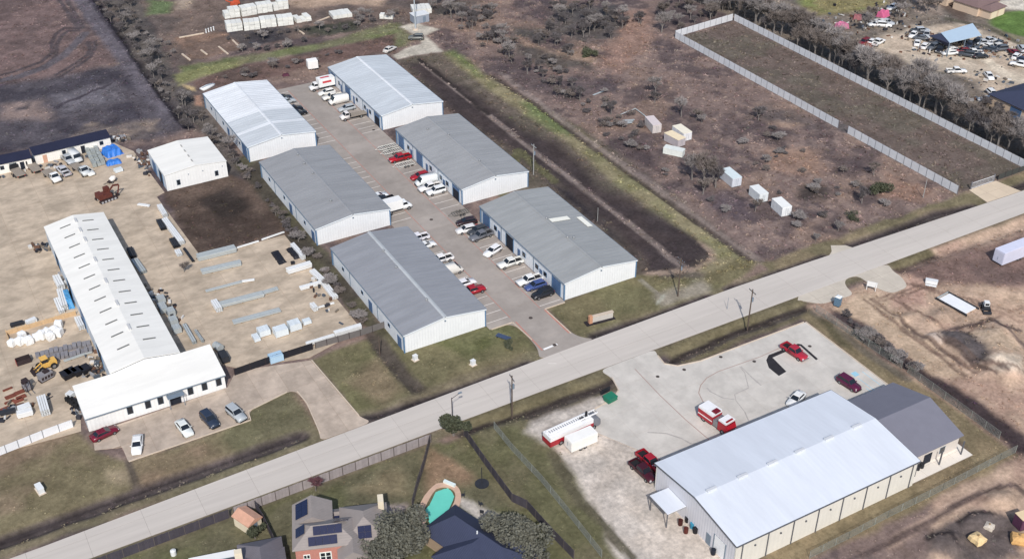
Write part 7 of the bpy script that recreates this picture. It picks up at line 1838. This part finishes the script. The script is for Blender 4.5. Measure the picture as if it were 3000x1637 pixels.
# shrubs one by one, then the uncountable undergrowth
sh = 0
def scatter(poly, n, fn):
    xs, ys = [p[0] for p in poly], [p[1] for p in poly]; k = 0
    while k < n:
        p = (rng.uniform(min(xs), max(xs)), rng.uniform(min(ys), max(ys))); ins = False
        for i in range(len(poly)):
            a, b = poly[i], poly[i - 1]
            if (a[1] > p[1]) != (b[1] > p[1]) and p[0] < (b[0] - a[0]) * (p[1] - a[1]) / (b[1] - a[1]) + a[0]: ins = not ins
        if ins and not blocked(*p): fn(p); k += 1
def shrub(lab, grp): return lambda p: place(LOW[rng.randrange(3)], (p[0], p[1], ground_at(*p)), rng.uniform(0, 6.28), lab, grp, (s_ := rng.uniform(.7, 1.5), s_ * rng.uniform(.8, 1.2), s_ * rng.uniform(.5, .9)))
scatter([(154.84, 299.72), (165.01, 298.72), (171.78, 273.61), (172.48, 244.94), (157.71, 194.01), (159.79, 172.42), (151.12, 169.24), (153.86, 197.44), (154.69, 222.03)], 55, shrub('low bare shrub in the brush beside the ditch', 'low shrubs in the brush'))
scatter([(188.09, 225.23), (202.11, 195.05), (196.41, 178.57), (193.35, 152.73), (175.34, 152.99), (154.55, 155.37), (163.58, 162.16), (175.64, 183.81)], 34, shrub('low bare shrub in the brush near the road', 'low shrubs near the road'))
scatter([(66.4, 178), (69.2, 178), (69.2, 252), (66.4, 252)], 34, shrub('low bare shrub in the strip behind the left warehouses', 'shrubs behind the left warehouses'))
scatter([(69.53, 309.09), (83.38, 311.62), (127.41, 307.09), (107.29, 304.66), (91.22, 302.30)], 14, shrub('low bare shrub on the brown ground behind the warehouses', 'shrubs behind the back warehouses'))
scatter([(149.57, 135.99), (152.54, 133.01), (153.02, 116.06), (152.60, 110.25), (150.51, 111.44), (149.65, 121.10)], 26, shrub('dark weed clump along the right-hand wire fence', 'weeds along the wire fence'))

def undergrowth(name, label, cat, boxes, n, h, w, tint, keep, seed, blades=5, per=1.0):
    """one mesh of many small ragged tufts; colour follows the plant, a little apart from the soil"""
    g = np.random.default_rng(seed)
    out_v, out_c, out_f = [], [], []
    tot = 0
    areas = np.array([(b[2] - b[0]) * (b[3] - b[1]) for b in boxes]); pick = g.choice(len(boxes), n * 3, p=areas / areas.sum())
    for i in pick:
        b = boxes[i]; x, y = g.uniform(b[0], b[2]), g.uniform(b[1], b[3])
        c = cover_at(x, y)
        if not keep(x, y, c) or blocked(x, y): continue
        z = ground_at(x, y)
        s = w * g.uniform(.5, 1.4); hh = h * g.uniform(.4, 1.4); col = np.clip(c * g.uniform(*tint) + g.normal(0, .006, 3), .01, .6)
        for k in range(blades):
            a = g.uniform(0, 6.28); dx, dy = math.cos(a), math.sin(a); ox, oy = g.uniform(-s, s) * .5, g.uniform(-s, s) * .5
            o = len(out_v)
            out_v += [(x + ox - dx * s * .35, y + oy - dy * s * .35, z - .03), (x + ox + dx * s * .35, y + oy + dy * s * .35, z - .03), (x + ox + g.uniform(-s, s) * .5, y + oy + g.uniform(-s, s) * .5, z + hh * g.uniform(.6, 1))]
            out_c += [col, col, col * 1.15]; out_f.append((o, o + 1, o + 2))
        tot += 1
        if tot >= n: break
    me = bpy.data.meshes.new(name); me.from_pydata(out_v, [], out_f)
    ca = me.color_attributes.new('cover', 'FLOAT_COLOR', 'POINT')
    ca.data.foreach_set('color', np.concatenate([np.array(out_c), np.ones((len(out_c), 1))], 1).reshape(-1).astype(np.float32))
    me.materials.append(mat('undergrowth', attr='cover', rough=.95, var=.2, scale=1.2, spec=.03)); me.update()
    return tag(link(name, me), label, cat, kind='stuff')
SHT = list(SHEETS.values())
mask_paved = np.zeros(GX.shape, bool)
for P in SHT + [POOL]:
    sl = window(P, 2); mask_paved[sl] |= sdf(P, sl) > -.25
def paved(x, y):
    j = min(max(np.searchsorted(GXa, x) - 1, 0), nx - 2); i = min(max(np.searchsorted(GYa, y) - 1, 0), ny - 2)
    return bool(mask_paved[i, j])
lum = lambda c: .3 * c[0] + .6 * c[1] + .1 * c[2]
undergrowth('brush_undergrowth', 'russet and grey weeds covering the brush field', 'weeds', [(126, 156, 210, 330), (211, 158, 235, 270), (236, 150, 300, 320)], 12000, .26, .8, (.95, 1.5), lambda x, y, c: not paved(x, y) and lum(c) < .24 and not (124 < x < 143 and y < 300 and lum(c) < .075), 1)
undergrowth('field_weeds', 'low weeds on the fields and waste ground at the upper left and north', 'weeds', [(-25, 250, 70, 420), (40, 292, 160, 420), (45, 218, 70, 292)], 7000, .2, .7, (.95, 1.5), lambda x, y, c: not paved(x, y) and lum(c) < .3, 2)
undergrowth('lawn_grass', 'short dry grass on the lawns, verges and gardens', 'grass', [(-25, 86, 150, 172), (124, 140, 260, 158), (100, 60, 150, 92)], 9000, .07, .5, (1.05, 1.5), lambda x, y, c: not paved(x, y) and lum(c) < .26, 3, 4)
undergrowth('site_weeds', 'weeds and clods on the building site', 'weeds', [(148, 60, 300, 141)], 6000, .16, .6, (.6, 1.25), lambda x, y, c: not paved(x, y) and c[0] < .5, 4, 4)
# uncountable small scrap
def clutter(name, label, cat, spots, seed):
    g = random.Random(seed); V_, F_, K_ = [], [], []
    cols = [(60, 60, 66), (150, 150, 152), (214, 212, 208), (110, 84, 70), (86, 94, 104), (130, 120, 108), (44, 44, 50)]
    for (x, y, sx, sy, n, z) in spots:
        for _ in range(n):
            px, py = x + g.gauss(0, sx), y + g.gauss(0, sy)
            if z == 0 and (paved(px, py) or blocked(px, py)): continue
            b = MB().box(px, py, z, g.uniform(.2, 1.4), g.uniform(.15, .7), g.uniform(.1, .7), g.uniform(0, 3.1))
            o = len(V_); V_ += b.v; F_ += [tuple(i + o for i in f) for f in b.f]; K_ += [lin(g.choice(cols))] * 8
    me = bpy.data.meshes.new(name); me.from_pydata(V_, [], F_)
    ca = me.color_attributes.new('cover', 'FLOAT_COLOR', 'POINT')
    ca.data.foreach_set('color', np.concatenate([np.array(K_), np.ones((len(K_), 1))], 1).reshape(-1).astype(np.float32))
    me.materials.append(mat('loose_scrap', attr='cover', rough=.8, var=.2, scale=1.2, spec=.2)); me.update()
    return tag(link(name, me), label, cat, kind='stuff')
S_ = [(*p, sx, sy, n, 0) for p, sx, sy, n in (((275.80, 232.18), 4, 3, 60), ((272.77, 224.44), 6, 2, 50), ((283.18, 218.52), 7, 3, 130), ((288.39, 215.56), 6, 4, 70), ((273.93, 245.41), 5, 4, 60), ((270.32, 252.19), 7, 4, 50), ((289.75, 206.37), 4, 4, 50), ((285.34, 251.70), 4, 4, 40), ((269.81, 199.18), 3, 3, 25), ((260.04, 190.56), 4, 3, 30))]
clutter('scrap_litter', 'loose scrap metal and parts strewn over the scrap yard', 'scrap', S_, 5)
S_ = [(*p, sx, sy, n, zy) for p, sx, sy, n in (((18.22, 191.05), .8, 3, 40), ((17.17, 188.65), 2, .7, 30), ((35.01, 202.99), .7, 4, 40), ((26.02, 277.18), 6, .8, 40), ((0.74, 184.36), 3, 1, 30), ((19.54, 220.18), .6, 3, 24), ((11.51, 179.59), .6, 2, 24), ((45.02, 283.32), 1.5, 1, 24), ((33.17, 207.75), .6, 2, 18), ((47.17, 267.09), 1.2, 3, 50), ((63.43, 192.14), 1, 5, 20), ((17.42, 239.01), 1.2, 1.2, 30))]
clutter('yard_litter', 'loose offcuts and small goods lying about the storage yard', 'litter', S_, 6)
for k in list(PROTO.values()) + TP + SP + LOW:
    if not k.get('_used'):
        for ch in list(k.children_recursive): bpy.data.objects.remove(ch)
        bpy.data.objects.remove(k)
for o in C.objects:
    if '_used' in o: del o['_used']
    if o.get('group') is None and 'group' in o: del o['group']
